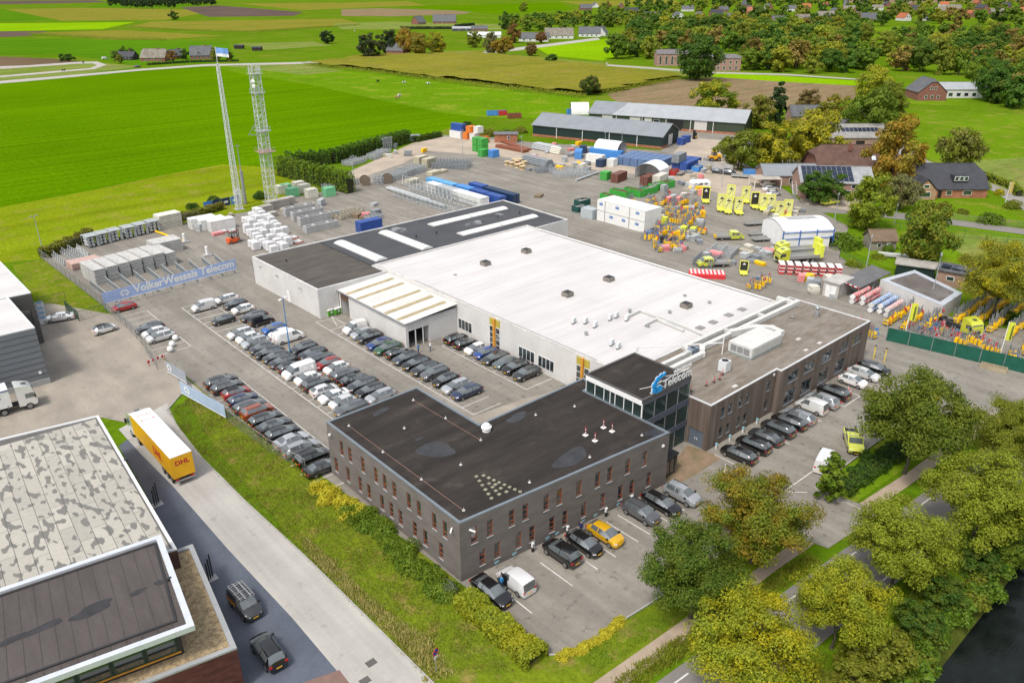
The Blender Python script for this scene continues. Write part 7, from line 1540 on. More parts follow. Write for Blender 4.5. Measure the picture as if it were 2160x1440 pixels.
for i, (x, y) in enumerate(((85, 650), (87, 662), (90, 672), (92, 682))): g = G(x, y); t = thing('gas_cage', f'blue and white crate, {ORD[i]} from the back along the grey annex', 'crate', (g.x, g.y, 0), 0, 'crates along the grey annex'); pt('body', MB().box(-.6, .6, -.6, .6, .05, 1.1), flat('crate_white', (.6, .62, .64)), t); pt('lid', MB().box(-.5, .5, -.5, .5, 1.102, 1.2), flat('crate_blue', (.05, .15, .25)), t)
for i, (x, y) in enumerate(((1783, 826), (1789, 822), (1793, 828), (1765, 845), (1771, 840), (1776, 847))): g = G(x, y); t = thing('traffic_cone', f"red-white traffic cone, {ORD[i % 3]} of the {'far' if i < 3 else 'near'} three behind the cars", 'cone', g, 0, 'traffic cones'); pt('base', MB().box(-.2, .2, -.2, .2, .01, .05), REDWH, t); [pt('band', MB().tube((0, 0, .05+k*.17), (0, 0, .22+k*.17), .15-k*.035, .115-k*.035, 10), (REDWH, WPAINT)[k % 2], t) for k in range(4)]
for i, u in enumerate((8.5, 13.2, 18.7, 22.6)):
    p = wf.P(u, 0, .5); t = thing('charging_post', f'white charging post, {ORD[i]} from the corner along the brick wall', 'charging post', p, 0, 'charging posts'); pt('stand', MB().box(-.12, .12, -.12, .12, 0, .6), BLACKP, t); pt('housing', MB().box(-.14, .14, -.1, .1, .6, 1.15), WPAINT, t, 0); pt('socket', MB().box(-.07, .07, -.12, -.101, .75, .95), BLACKP, t)
for i, u in enumerate((4.0, 6.2, 10.5, 11.8, 15.4, 17.2, 20.6)):
    p = wf.P(u, 0, .35); t = thing('bay_sign', f'small blue parking sign, {ORD[i]} from the corner along the brick wall', 'sign', p, 0, 'bay signs along the brick wall'); pt('pole', MB().tube((0, 0, 0), (0, 0, .9), .03, n=6), GREYM, t); pt('plate', MB().box(-.28, .28, -.045, -.03, .65, .9), flat('bay_sign_blue', (.25, .5, .6)), t)
for i, x in enumerate((76, 79, 82, 85.3)):
    t = thing('charging_post', f'low white charging post, {ORD[i]} from the entrance under the timber wall', 'charging post', (x, 46.2, 0), 0, 'low charging posts'); pt('stand', MB().box(-.08, .08, -.08, .08, 0, .6), WPAINT, t); pt('head', MB().box(-.13, .13, -.12, .1, .6, .85), flat('bay_sign_blue', (.25, .5, .6)), t)
for i, (x, y) in enumerate(((1842, 756), (1865, 762))): g = G(x, y); t = thing('height_post', ('yellow marker post, left of the pair by the black estate', 'yellow marker post, right of the pair by the black estate')[i], 'post', g); pt('pole', MB().tube((0, 0, 0), (0, 0, 2.2), .08, n=8), flat('marker_yellow', (.8, .6, .05)), t); pt('cap', MB().box(-.12, .12, -.12, .12, 2.2, 2.3), BLACKP, t)
for i, (x, y) in enumerate(((333, 1065), (447, 1222))):
    g = G(x, y); t = thing('bollard_pair', ('dark post and board beside the felt roof edge', 'dark post pair beside the gravel roof')[i], 'posts', g)
    for k in range(3): pt('post', MB().bar((-.3+k*.28, .2*k, 0), (-.3+k*.28, .2*k, 2.2+.3*k), .12), DARKM, t)
    pt('foot', MB().box(-.6, .6, -.3, .6, 0, .05), surf('light_concrete', (.4, .4, .4)), t)
for i, (x, y, rz) in enumerate(((2120, 805, .2),)): g = G(2115, 800); t = thing('timber_crate', 'low pale timber crate in front of the green fence', 'crate', (126.6, 31, 0), R(-80)); pt('frame', MB().box(-1.8, 1.8, -.6, -.5, 0, .6).box(-1.8, 1.8, .5, .6, 0, .6).box(-1.8, -1.7, -.5, .5, 0, .6).box(1.7, 1.8, -.5, .5, 0, .6), surf('pale_timber', (.36, .30, .2)), t); pt('middle_board', MB().box(-.05, .05, -.5, .5, 0, .6), MATS['pale_timber'], t)
# ------------------------------------------------------------------ the traffic-sign store on the right
SP = flat('sign_pole_steel', (.26, .28, .30), .5, .3)
def sign_rack(x, y, L, col, label, seed, rz=0, discs=0, boxes=True, hp=2.6, group='racks of traffic signs'):
    rnd = random.Random(seed); t = thing('sign_rack', label, 'sign rack', (x, y, 0), rz, group); fr = MB()
    for yy in (-.5, .5): fr.bar((-L/2, yy, .3), (L/2, yy, .3), .08); fr.bar((-L/2, yy, 0), (-L/2, yy, 1.0), .08); fr.bar((L/2, yy, 0), (L/2, yy, 1.0), .08)
    fr.bar((-L/2, -.5, 1), (-L/2, .5, 1), .08); fr.bar((L/2, -.5, 1), (L/2, .5, 1), .08); pt('rack_frame', fr, LG, t)
    ps = MB(); n = int(L*4.5)
    for i in range(n): xx = -L/2+.15+(L-.3)*i/max(1, n-1); ps.bar((xx, rnd.uniform(-.35, .35), .2), (xx+rnd.uniform(-.12, .12), rnd.uniform(-.35, .35), hp*rnd.uniform(.85, 1.25)), .085)
    pt('posts', ps, SP, t)
    if boxes:
        n = int(L/.62)
        for i in range(n):
            xx = -L/2+.35+(L-.6)*i/max(1, n-1)
            if rnd.random() < .9: pt('sign_panel', MB().cbox((xx, rnd.uniform(-.3, -.05), .35), .5, .95, rnd.uniform(.75, 1.05), rnd.uniform(-.15, .15)), OCP, t, color=mul(K[col], rnd.uniform(.85, 1.05)))
    for i in range(discs):
        xx, zz, r = rnd.uniform(-L/2, L/2), rnd.uniform(.7, 2.0), rnd.uniform(.28, .42); ed = rnd.choice(('brightred', 'brightred', 'sblue'))
        d_ = pt('sign_disc', MB().tube((xx, -.62, zz), (xx+.03, -.645, zz+.01), r, n=14), OCP, t, color=K[ed]); pt('disc_face', MB().tube((xx+.03, -.646, zz+.01), (xx+.035, -.655, zz+.012), r*.72, n=14), OCP, d_, color=K['white'] if ed != 'sblue' else K['sblue'])
    return t
k = 0
for row_i, (y, x0, x1) in enumerate(((49.8, 130.5, 140.6), (47.2, 131, 139.8), (44.8, 133, 139.6), (42.2, 140, 160), (39.6, 140.5, 160), (36.8, 140.5, 159), (33.8, 140, 158), (30.8, 141, 157))):
    x = x0; j = 0
    while x < x1-2:
        L = 4.6 if row_i > 2 else 3.6
        sign_rack(x+L/2, y, L, 'yellow', f'yellow sign rack, {ORD[j]} from the front, {ORD[row_i]} row from the low white building', 50+k, .03, 2 if row_i < 3 else 0, True, 2.6 if row_i > 1 else 2.2)
        x += L+.35; k += 1; j += 1
for i, (x, y) in enumerate(((131.5, 45.2), (130.6, 42.4), (132.8, 40.4), (131.4, 38.0), (133.6, 36.4), (131.8, 33.4), (134.6, 42.8))): sign_rack(x, y, 2.8, 'yellow' if i > 2 else 'lgrey', f'crowded rack of round red-ringed signs, {ORD[i]} behind the green fence', 200+i, R(80), 6, i > 2, 2.3, 'round sign racks behind the green fence')
for i, (x, y) in enumerate(((132.2, 30.6), (133.6, 28.2), (136.4, 30), (138, 27.6))): sign_rack(x, y, 3.0, 'yellow', f'yellow sign rack, {ORD[i]} at the right end of the green fence', 220+i, .4, 2, True, 2.2, 'racks at the end of the green fence')
for i, (x, y) in enumerate(((124.0, 49.6), (125.4, 52.0), (124.5, 55.2))): sign_rack(x, y, 2.8, 'yellow', f'mixed sign rack, {ORD[i]} at the timber office corner', 230+i, R(70), 5, i != 2, 2.2, 'racks at the timber office corner')
for i, x in enumerate((116.6, 118.4, 120.3, 122.2)): sign_rack(x, 58.5-i*1.3, 2.0, 'lgrey', f'grey pole rack, {ORD[i]} behind the timber office roof edge', 240+i, R(80), 1, False, 2.6, 'pole racks behind the timber office')
# rolls of stored round signs
def sign_roll(x, y, L, col, label, n=2, group='rolls of round signs'):
    t = thing('sign_roll', label, 'sign roll', (x, y, 0), .02, group); rnd = random.Random(int(x*y)); 
    for lv in range(n):
        for i in range(int(L/.28)):
            xx = -L/2+i*.28; c = K[col] if i % 2 else K['white']; pt('sign_disc', MB().tube((xx, 0+rnd.uniform(-.05, .05), .5+lv*.95), (xx+.2, 0, .5+lv*.95), .46, n=12), OCP, t, color=mul(c, rnd.uniform(.8, 1.05)))
    fr = MB()
    for xx in (-L/2, L/2): fr.bar((xx, -.55, 0), (xx, -.55, 1.9), .07); fr.bar((xx, .55, 0), (xx, .55, 1.9), .07)
    pt('rack_frame', fr, LG, t)
sign_roll(139.6, 58.6, 7, 'brightred', 'red and white roll of round signs nearest the open canopy'); sign_roll(140.4, 57.0, 7, 'brightred', 'second red and white roll of round signs beside the canopy'); sign_roll(138.6, 54.4, 8, 'sblue', 'blue and white roll of round signs, left of the two'); sign_roll(138.8, 53.0, 7, 'sblue', 'blue and white roll of round signs, right of the two'); sign_roll(137.5, 51.4, 6, 'pink', 'pale pink roll of round signs behind the yellow flag')
# sign groups further back, beside the white office units
for i, (x, y) in enumerate(((1375, 440), (1398, 432), (1420, 445), (1440, 432), (1462, 440), (1385, 478), (1440, 462), (1455, 468), (1475, 456), (1372, 428), (1405, 415), (1350, 412), (1328, 432))): g = G(x, y); sign_rack(g.x, g.y, 3.6, 'yellow', f'yellow and grey sign rack, {ORD[i]} of the cluster behind the office units', 300+i, .1+.2*(i % 3), 2+i % 3, i not in (10, 11), 2.5, 'sign racks behind the office units')
for i, (x, y) in enumerate(((1410, 428), (1420, 424), (1432, 428), (1442, 420), (1480, 412), (1470, 400), (1400, 402))): g = G(x, y); stack('red_barrier_stack', g.x, g.y, .2, 2.2, 1.2, 5, .28, ('pink', 'lgrey', 'pink', 'cream', 'pink', 'lgrey', 'lgrey')[i], f'stack of red or grey plastic barriers, {ORD[i]} behind the sign cluster', group='plastic barrier stacks')
for i, (x, y) in enumerate(((1395, 498), (1415, 502), (1380, 512), (1405, 520), (1385, 530), (1425, 528), (1600, 605), (1612, 598), (1590, 612))): g = G(x, y); sign_rack(g.x, g.y, 2.6, 'yellow', f'yellow sign rack, {ORD[i]} along the white hall edge', 330+i, .3*i, 3, True, 2.0, 'sign racks along the white hall edge')
for i, (x, y, c) in enumerate(((1442, 490, 'lime'), (1462, 492, 'lime'), (1402, 470, 'lime'), (1380, 495, 'black'), (1400, 512, 'black'), (1370, 500, 'sblue'), (1432, 500, 'yellow'), (1420, 515, 'black'))): g = G(x, y); stack('sign_crate', g.x, g.y, .3, 1.5, 1.3, 4, .32, c, f"{dict(lime='lime yellow', black='black', sblue='blue', yellow='yellow')[c]} stacked crate, {ORD[i]} in the clutter by the hall edge", group='crates by the hall edge')
# red-white barrier stacks by the tent hall
BR = surf('barrier_red', (.55, .06, .06), .5, .15, 2, 6)
for i in range(8):
    x, y = 142.2+.95*i, 76.6-1.25*i; t = thing('barrier_stack', f'tall stack of red and white traffic barriers, {ORD[i]} from the left', 'barrier stack', (x, y, 0), R(38), 'tall barrier stacks')
    for k in range(9): pt('barrier', MB().box(-1.25, 1.25, -.52, .52, .08+k*.24, .26+k*.24), BR if k % 3 != 2 else WPAINT, t)
    pt('pallet', MB().box(-1.25, 1.25, -.5, .5, 0, .078), MATS['batten_wood'], t); pt('strap', MB().box(-.1, .1, -.56, -.522, .05, 2.25), WPAINT, t)
for i, (x, y) in enumerate(((1690, 592), (1708, 600), (1722, 605))): g = G(x, y); stack('grey_cage', g.x, g.y, .4, 1.7, 1.3, 5, .22, ('pink', 'lgrey', 'grey')[i], ('low red-white barrier pile before the tall stacks', 'pale grey cage stack beside the kiosk', 'grey cage stack nearest the kiosk')[i])
g = G(1490, 583); stack('red_block_row', g.x, g.y, R(-50), 7.0, 3.0, 2, .4, 'brightred', 'bed of red and white barrier blocks along the hall edge'); 
t = [o for o in COL.objects if o.get('label', '').startswith('bed of red')][0]
for i in range(9):
    for j in range(4): pt('white_cap', MB().cbox((-3.1+i*.78, -1.1+j*.72, .98), .4, .36, .1), WPAINT, t)
# yellow arrow-board trailers
def arrow_trailer(x, y, rz, label, up=True, dark=False):
    t = thing('arrow_trailer', label, 'trailer', (x, y, 0), rz, 'yellow arrow-board trailers'); LM = flat('signal_lime', (.66, .66, .10), .4)
    pt('deck', MB().box(-1.7, 1.5, -.95, .95, .45, .65), LM, t); pt('drawbar', MB().bar((1.5, 0, .5), (2.6, 0, .45), .12), LM, t)
    for s_ in (-1, 1): make_wheel(t, -.1, s_*.95, .3, .2)
    if up:
        fr = MB()
        for (y0, y1, z0, z1) in ((-1.1, -.92, .65, 4.3), (.92, 1.1, .65, 4.3), (-.92, .92, 4.0, 4.3), (-.92, .92, .65, .9)): fr.box(-.9, -.72, y0, y1, z0, z1)
        b_ = pt('board_frame', fr, LM, t); pt('board', MB().box(-.84, -.78, -.9, .9, .95, 3.95), flat('board_yellow', (.62, .62, .26)) if not dark else DARKM, b_)
        for k in range(4): pt('lamp', MB().tube((-.77, -.5+.33*k, 1.6+.5*k), (-.70, -.5+.33*k, 1.6+.5*k), .13, n=10), DARKM, b_)
        pt('arrow', MB().add([(-.768, -.45, 2.9), (-.768, .45, 2.9), (-.768, 0, 3.6)], [(0, 1, 2)]), DARKM if not dark else WPAINT, b_)
AT = [(1520, 445, 0), (1535, 450, 0), (1558, 452, 0), (1540, 424, 1), (1572, 428, 1), (1592, 440, 1), (1610, 445, 0), (1625, 446, 1), (1645, 462, 0), (1660, 458, 1), (1488, 428, 1)]
for i, (x, y, d) in enumerate(AT): g = G(x, y); arrow_trailer(g.x, g.y, R(215)+.1*(i % 3), f'yellow arrow-board trailer, {ORD[i]} of the group beside the lane', True, d and i % 5 == 0)
g = G(1568, 578); arrow_trailer(g.x, g.y, R(215), 'arrow trailer with black board standing alone on the open yard', True, True); [o for o in COL.objects if o.get('label', '').startswith('arrow trailer with')][0].scale = (.8, .8, .62)
# yellow flatbed pickups
def flatbed(px, rz, label):
    g = G(*px); t = thing('flatbed_truck', label, 'truck', (g.x, g.y, 0), rz); col = K['lime']
    prof = [(.9, .45), (2.9, .42), (3.05, .7), (2.95, 1.05), (2.2, 1.25), (1.7, 1.95), (.4, 2.05), (-.1, 1.95), (-.1, .45)]; n = len(prof); vs = [(x, s_*.95, z) for s_ in (-1, 1) for x, z in prof]
    c = part('cab', MB().add(vs, [tuple(range(n)), tuple(range(2*n-1, n-1, -1))]+[(i, n+i, n+(i+1) % n, (i+1) % n) for i in range(n)]), PAINT, t, 30, col, False)
    pt('windscreen', MB().add([(2.2, -.85, 1.28), (2.2, .85, 1.28), (1.74, .82, 1.92), (1.74, -.82, 1.92)], [(0, 1, 2, 3)]).xf(Matrix.Translation((.012, 0, .012))), CGLASS, c)
    for s_ in (-1, 1):
        for x0, x1 in ((.95, 1.95), (.05, .8)): pt('side_window', MB().add([(x0, s_*.957, 1.25), (x1, s_*.957, 1.25), (x1-.2 if x0 > .5 else x1, s_*.957, 1.8), (x0, s_*.957, 1.8)], [(0, 1, 2, 3) if s_ < 0 else (3, 2, 1, 0)]), CGLASS, c)
    pt('stripe', MB().box(.0, 2.6, -.962, -.952, .95, 1.05), flat('stripe_blue', (.03, .08, .2)), c)
    pt('bed', MB().box(-3.6, -.2, -1.05, 1.05, .75, .85).box(-3.6, -.2, -1.05, -.98, .85, 1.25).box(-3.6, -.2, .98, 1.05, .85, 1.25).box(-3.6, -3.53, -.98, .98, .85, 1.25), LADM, t); pt('tail_board', MB().box(-3.66, -3.602, -1.0, 1.0, .6, 1.3), OCP, t, color=K['yellow']); pt('chassis', MB().box(-3.4, 2.6, -.4, .4, .4, .74), BLACKP, t)
    for x in (2.1, -2.3): 
        for s_ in (-1, 1): make_wheel(t, x, s_*.88, .36, .22)
flatbed((1540, 505), R(-38), 'yellow crew-cab flatbed facing right on the open yard'); flatbed((1500, 562), R(142), 'yellow crew-cab flatbed facing left by the hall edge')
def flat_trailer(px, rz, label, L=5): 
    g = G(*px); t = thing('flat_trailer', label, 'trailer', (g.x, g.y, 0), rz); pt('bed', MB().box(-L/2, L/2, -1.0, 1.0, .6, .72), surf('trailer_deck', (.25, .23, .2)), t); pt('drawbar', MB().bar((L/2, 0, .6), (L/2+1.3, 0, .55), .1), LG, t); pt('side_rail', MB().box(-L/2, L/2, -1.05, -1.001, .6, .95).box(-L/2, L/2, 1.001, 1.05, .6, .95), LG, t)
    for s_ in (-1, 1): make_wheel(t, -.2, s_*.8, .3, .2)
for i, (x, y, r, lab) in enumerate(((1590, 475, -30, 'grey flat trailer right of the arrow trailers'), (1600, 497, -30, 'empty flat trailer beside the tent hall'), (1608, 508, -30, 'second flat trailer beside the tent hall'), (1560, 375, -60, 'car trailer parked on the sandy yard'), (1435, 368, 20, 'low blue trailer on the sandy yard'))): flat_trailer((x, y), R(r), lab)
# big yellow lorries
def yl(x, y, rz, label, bed=True):
    t = thing('yellow_lorry', label, 'lorry', (x, y, .01), rz); lorry_cab(t, 1.2, K['lime'], 3.0); pt('chassis', MB().box(-5.5, 3.2, -.5, .5, .7, 1.0), BLACKP, t); big_wheels(t, (2.4, -3.0, -4.3))
    if bed: pt('flatbed', MB().box(-5.8, 1.0, -1.25, 1.25, 1.05, 1.2).box(-5.8, 1.0, -1.25, -1.18, 1.2, 1.7).box(-5.8, 1.0, 1.18, 1.25, 1.2, 1.7), LADM, t); pt('crash_cushion', MB().box(-6.6, -5.85, -1.2, 1.2, 1.0, 3.6), OCP, t, color=K['lime']); pt('arrow_panel', MB().box(-6.66, -6.602, -1.0, 1.0, 1.2, 3.4), flat('arrow_panel_red', (.6, .12, .06)), t)
yl(149.5, 78.5, R(150), 'yellow flatbed lorry with crash cushion facing left before the tent hall'); yl(153.5, 81, R(150), 'yellow lorry behind the first one at the tent hall'); yl(137.6, 40.2, R(-115), 'yellow lorry among the sign racks behind the green fence', False)
# pickup ambulance-yellow and the car on the lane
def pickup(px, rz, label):
    g = G(*px); t = thing('pickup_truck', label, 'pickup', (g.x, g.y, 0), rz); col = K['lime']; prof = [(-2.6, .5), (2.5, .45), (2.65, .8), (2.5, 1.1), (1.4, 1.2), (.8, 1.75), (-.5, 1.8), (-.85, 1.15), (-2.6, 1.15)]; n = len(prof); vs = [(x, s_*.92, z) for s_ in (-1, 1) for x, z in prof]
    c = part('body', MB().add(vs, [tuple(range(n)), tuple(range(2*n-1, n-1, -1))]+[(i, n+i, n+(i+1) % n, (i+1) % n) for i in range(n)]), PAINT, t, 30, col, False); pt('windscreen', MB().add([(1.4, -.82, 1.22), (1.4, .82, 1.22), (.84, .78, 1.72), (.84, -.78, 1.72)], [(0, 1, 2, 3)]).xf(Matrix.Translation((.012, 0, .012))), CGLASS, c)
    for s_ in (-1, 1): pt('side_window', MB().add([(-.55, s_*.926, 1.22), (1.2, s_*.926, 1.22), (.75, s_*.926, 1.66), (-.42, s_*.926, 1.7)], [(0, 1, 2, 3) if s_ < 0 else (3, 2, 1, 0)]), CGLASS, c); pt('headlight', MB().box(2.5, 2.62, *sorted((s_*.5, s_*.85)), .8, .95), HEADL, c)
    pt('load_bed', MB().box(-2.5, -.95, -.8, .8, 1.152, 1.17), BLACKP, c); rb = MB()
    for x in (-.4, .6): rb.bar((x, -.8, 1.85), (x, .8, 1.85), .05)
    for y in (-.6, 0, .6): rb.bar((-2.3, y, 1.92), (.9, y, 1.92), .04)
    pt('roof_rack', rb, LADM, t); pt('grille', MB().box(2.56, 2.66, -.45, .45, .55, .8), BLACKP, c); pt('number_plate', MB().box(2.63, 2.68, -.26, .26, .46, .55), PLATE, c)
    for x in (1.7, -1.6):
        for s_ in (-1, 1): make_wheel(t, x, s_*.84, .38, .24)
pickup((1798, 940), R(215), 'lime yellow pickup with ladder rack parked beside the hedge bed'); pickup((1750, 432), R(-15), 'yellow pickup on the lane before the round dark tree')
one(1955, 820, 'hatchback', 'lime', R(-120), 'lime yellow car half hidden behind the large street tree', .8)
g = G(1415, 410); 
t = thing('caravan', 'white caravan with dark windows behind the skip row', 'caravan', (G(1475, 398).x, G(1475, 398).y, 0), R(-30)); cb_ = pt('body', MB().add([(-2.8, -1.1, .5), (2.8, -1.1, .5), (2.8, 1.1, .5), (-2.8, 1.1, .5), (-2.9, -1.1, 2.0), (2.9, -1.1, 2.0), (2.9, 1.1, 2.0), (-2.9, 1.1, 2.0), (-2.4, -.9, 2.5), (2.3, -.9, 2.5), (2.3, .9, 2.5), (-2.4, .9, 2.5)], [(0, 1, 5, 4), (1, 2, 6, 5), (2, 3, 7, 6), (3, 0, 4, 7), (4, 5, 9, 8), (5, 6, 10, 9), (6, 7, 11, 10), (7, 4, 8, 11), (8, 9, 10, 11), (3, 2, 1, 0)]), WPAINT, t)
for i in range(3): pt('window', MB().box(-2+i*1.5, -1.0+i*1.5, -1.13, -1.09, 1.3, 1.85), CGLASS, cb_)
for s_ in (-1, 1): make_wheel(t, 0, s_*.95, .33, .2)
def loader(px, rz):
    g = G(*px); t = thing('wheel_loader', 'orange-yellow wheel loader with blue drum by the sandy yard wall', 'wheel loader', (g.x, g.y, 0), rz); pt('body', MB().box(-2.2, .8, -1, 1, .8, 1.9).box(-2.2, -1, -1, 1, 1.9, 2.2), OCP, t, color=(.8, .4, .01)); pt('cab', MB().box(-.6, .7, -.8, .8, 1.902, 3.1), CGLASS, t); pt('cab_roof', MB().box(-.7, .8, -.9, .9, 3.102, 3.25), OCP, t, color=(.8, .4, .01)); pt('bucket', MB().box(2.2, 3.2, -1.2, 1.2, .2, 1.2), GREYM, t); pt('boom', MB().bar((.6, .5, 1.6), (2.4, .5, .8), .22).bar((.6, -.5, 1.6), (2.4, -.5, .8), .22), OCP, t, color=(.8, .4, .01))
    for x in (-1.4, 1.2):
        for s_ in (-1, 1): make_wheel(t, x, s_*1.0, .75, .5)
loader((1505, 340), R(150))
# rows of concrete bays
g0 = G(1435, 352); 
for i, (a, b_) in enumerate((((1432, 350), (1470, 352)), ((1470, 352), (1500, 355)), ((1500, 356), (1545, 362)))): a, b_ = G(*a), G(*b_); d = (b_-a); solo('concrete_bay_wall', MB().prism([(a.x, a.y), (b_.x, b_.y), (b_.x+.3, b_.y+.5), (a.x+.3, a.y+.5)], 0, 2), surf('light_concrete', (.4, .4, .4)), f'concrete block wall, {ORD[i]} from the red skip on the sandy yard', 'wall', 'sandy yard block walls', origin=a)
# ---- tents, kiosk, canopies
def tent(x, y, rz, L, W, h, label, mat=None, wall=2.2, open_end=True):
    t = thing('tent_hall', label, 'tent hall', (x, y, 0), rz); N = 10; prof = [(-W/2, 0), (-W/2, wall)]+[(-W/2+W*i/N, wall+(h-wall)*math.sin(math.pi*i/N)**.8) for i in range(1, N)]+[(W/2, wall), (W/2, 0)]; n = len(prof); vs = [(xx, y_, z) for xx in (-L/2, L/2) for y_, z in prof]
    m = mat or surf('white_tarpaulin', (.74, .74, .74), .5, .05, .8, 4); pt('cover', MB().add(vs, [(i, i+1, n+i+1, n+i) for i in range(n-1)]), m, t, 50); pt('rear_wall', MB().add([(L/2-.02, y_, z) for y_, z in prof], [tuple(range(n))]), m, t)
    if not open_end: pt('front_wall', MB().add([(-L/2+.02, y_, z) for y_, z in prof], [tuple(range(n-1, -1, -1))]), m, t)
    fr = MB()
    for xx in (-L/2, 0, L/2):
        for i in range(n-1): fr.bar((xx, prof[i][0]*.985, prof[i][1]*.985), (xx, prof[i+1][0]*.985, prof[i+1][1]*.985), .1)
    pt('frame', fr, GREYM, t); return t
th = tent(164.2, 86.0, R(147), 12, 10.4, 5.4, 'large white tent hall with blue scaffold frame by the garden', None, 4.0, False); bf = MB()
for x in (-6, -2, 2, 6): bf.bar((x, 5.32, 0), (x, 5.32, 4.2), .16)
for z in (2.2, 3.6): bf.bar((-6, 5.32, z), (6, 5.32, z), .12)
pt('scaffold_frame', bf, OCP, th, color=(.02, .12, .45)); pt('roof_vent_strip', MB().box(-4, 3, -1, 1, 5.4, 5.46), flat('vent_strip_grey', (.35, .35, .36)), th); pt('doorway', MB().box(5.0-11.0, 5.0-10.3, 5.22, 5.26, 0, 2.4), BLACKP, th); pt('gable_opening', MB().box(-6.3, -6.26, -3.5, 3.5, .02, 3.6), BLACKP, th)
p = tw(4, 10.5, (181.5, 155)); tent(191.5, 150.0, TW, 7, 8, 4.6, 'open white tent roof slung between two brown containers', None, 2.9)
p = tw(20, 21); tent(p[0]-3, p[1], TW+Q, 9, 7, 5.0, 'rear white arched tent over the blue container', None, 2.8)
t = thing('kiosk', 'pale concrete kiosk with double doors beside the canopy', 'kiosk', (139.0, 62.8, 0)); pt('walls', MB().box(-2.6, 2.6, -1.4, 1.6, 0, 2.9), surf('kiosk_render', (.45, .43, .40), .9, .08), t); pt('roof', MB().box(-2.8, 2.8, -1.6, 1.8, 2.9, 3.15), surf('kiosk_roof', (.46, .45, .42), .9, .15), t)
for s_ in (-1, 1): pt('door', MB().box(-2.66, -2.602, *sorted((.1+s_*.03, .1+s_*1.0)), .05, 2.3), WPAINT, t)
t = thing('open_canopy', 'dark grey sloping canopy roof beside the kiosk', 'canopy', (144.5, 60.5, 0)); pt('roof', MB().add([(-6, -1.9, 2.5), (7, -1.9, 2.5), (7, 2.0, 3.1), (-6, 2.0, 3.1), (-6, -1.9, 2.38), (7, -1.9, 2.38), (7, 2.0, 2.98), (-6, 2.0, 2.98)], [(0, 1, 2, 3), (7, 6, 5, 4), (0, 4, 5, 1), (1, 5, 6, 2), (2, 6, 7, 3), (3, 7, 4, 0)]), surf('canopy_sheet', (.14, .14, .145)), t)
for x in (-5.8, .5, 6.8):
    for y in (-1.8, 1.9): pt('post', MB().bar((x, y, 0), (x, y, 2.4 if y < 0 else 2.98), .12), GREYM, t)
for i in range(8): pt('striped_edge', MB().box(-6.08, -6.002, -1.9+i*.48, -1.45+i*.48, 2.4+.07*i, 2.6+.07*i), (REDWH, WPAINT)[i % 2], t)
# people
def person(x, y, rz, top, legs, label, z=0, sit=False, arm=0):
    t = thing('person', label, 'person', (x, y, z), rz); me = bpy.data.meshes.new('body'); H_ = 1.76
    J = [((0, 0, .95), .15), ((0, 0, 1.2), .14), ((0, 0, 1.45), .16), ((0, 0, 1.55), .06), ((.01, 0, 1.66), .095), ((.02, 0, 1.74), .085), ((0, .09, .9), .095), ((.03, .1, .5), .065), ((0, .1, .08), .045), ((.14, .11, .03), .04), ((0, -.09, .9), .095), ((.05, -.1, .5), .065), ((.02, -.1, .08), .045), ((.16, -.11, .03), .04), ((0, .2, 1.42), .06), ((.03, .25, 1.15), .045), ((.16+arm, .22, .95+arm), .035), ((0, -.2, 1.42), .06), ((.03, -.25, 1.15), .045), ((.14, -.22, .95), .035)]
    Ed = [(0, 1), (1, 2), (2, 3), (3, 4), (4, 5), (0, 6), (6, 7), (7, 8), (8, 9), (0, 10), (10, 11), (11, 12), (12, 13), (2, 14), (14, 15), (15, 16), (2, 17), (17, 18), (18, 19)]
    me.from_pydata([j[0] for j in J], Ed, []); o = bpy.data.objects.new('body', me); COL.objects.link(o); o.parent = t; md = o.modifiers.new('Skin', 'SKIN'); 
    if not me.skin_vertices: bpy.context.view_layer.objects.active = o
    for i, j in enumerate(J): me.skin_vertices[0].data[i].radius = (j[1], j[1]); me.skin_vertices[0].data[i].use_root = (i == 0)
    sb_ = o.modifiers.new('Subdivision', 'SUBSURF'); sb_.levels = 1; sb_.render_levels = 1; dg = bpy.context.evaluated_depsgraph_get(); m2 = bpy.data.meshes.new_from_object(o.evaluated_get(dg)); o.modifiers.clear(); o.data = m2; m2.materials.clear()
    for c in (flat('skin_tone', (.45, .27, .19)), flat('top_'+top, dict(blue=(.03, .2, .45), white=(.7, .7, .7), navy=(.02, .03, .09))[top]), flat('legs_'+legs, dict(jeans=(.03, .06, .15), dark=(.02, .02, .025))[legs]), flat('hair_brown', (.06, .035, .02))): m2.materials.append(c)
    for p_ in m2.polygons:
        c = p_.center; p_.material_index = 3 if c.z > 1.72 or (c.z > 1.6 and c.x < -.02) else 0 if c.z > 1.53 or (c.z < 1.0 and abs(c.y) > .17 and c.z > .8) else 1 if c.z > .95 else 2; p_.use_smooth = True
person(64.5, 94.9, R(-60), 'blue', 'jeans', 'person in blue top standing at the lean-to doorway'); person(66.4, 94.2, R(160), 'white', 'jeans', 'person in white shirt facing the one in blue by the doorway')
g = G(1243, 1137); person(50.9, 46.0, R(200), 'navy', 'dark', 'person in dark clothes between the black and yellow cars'); 
g = vo.location; person(g.x-1.35, g.y+.55, R(10), 'blue', 'jeans', 'person in blue getting out of the white van')

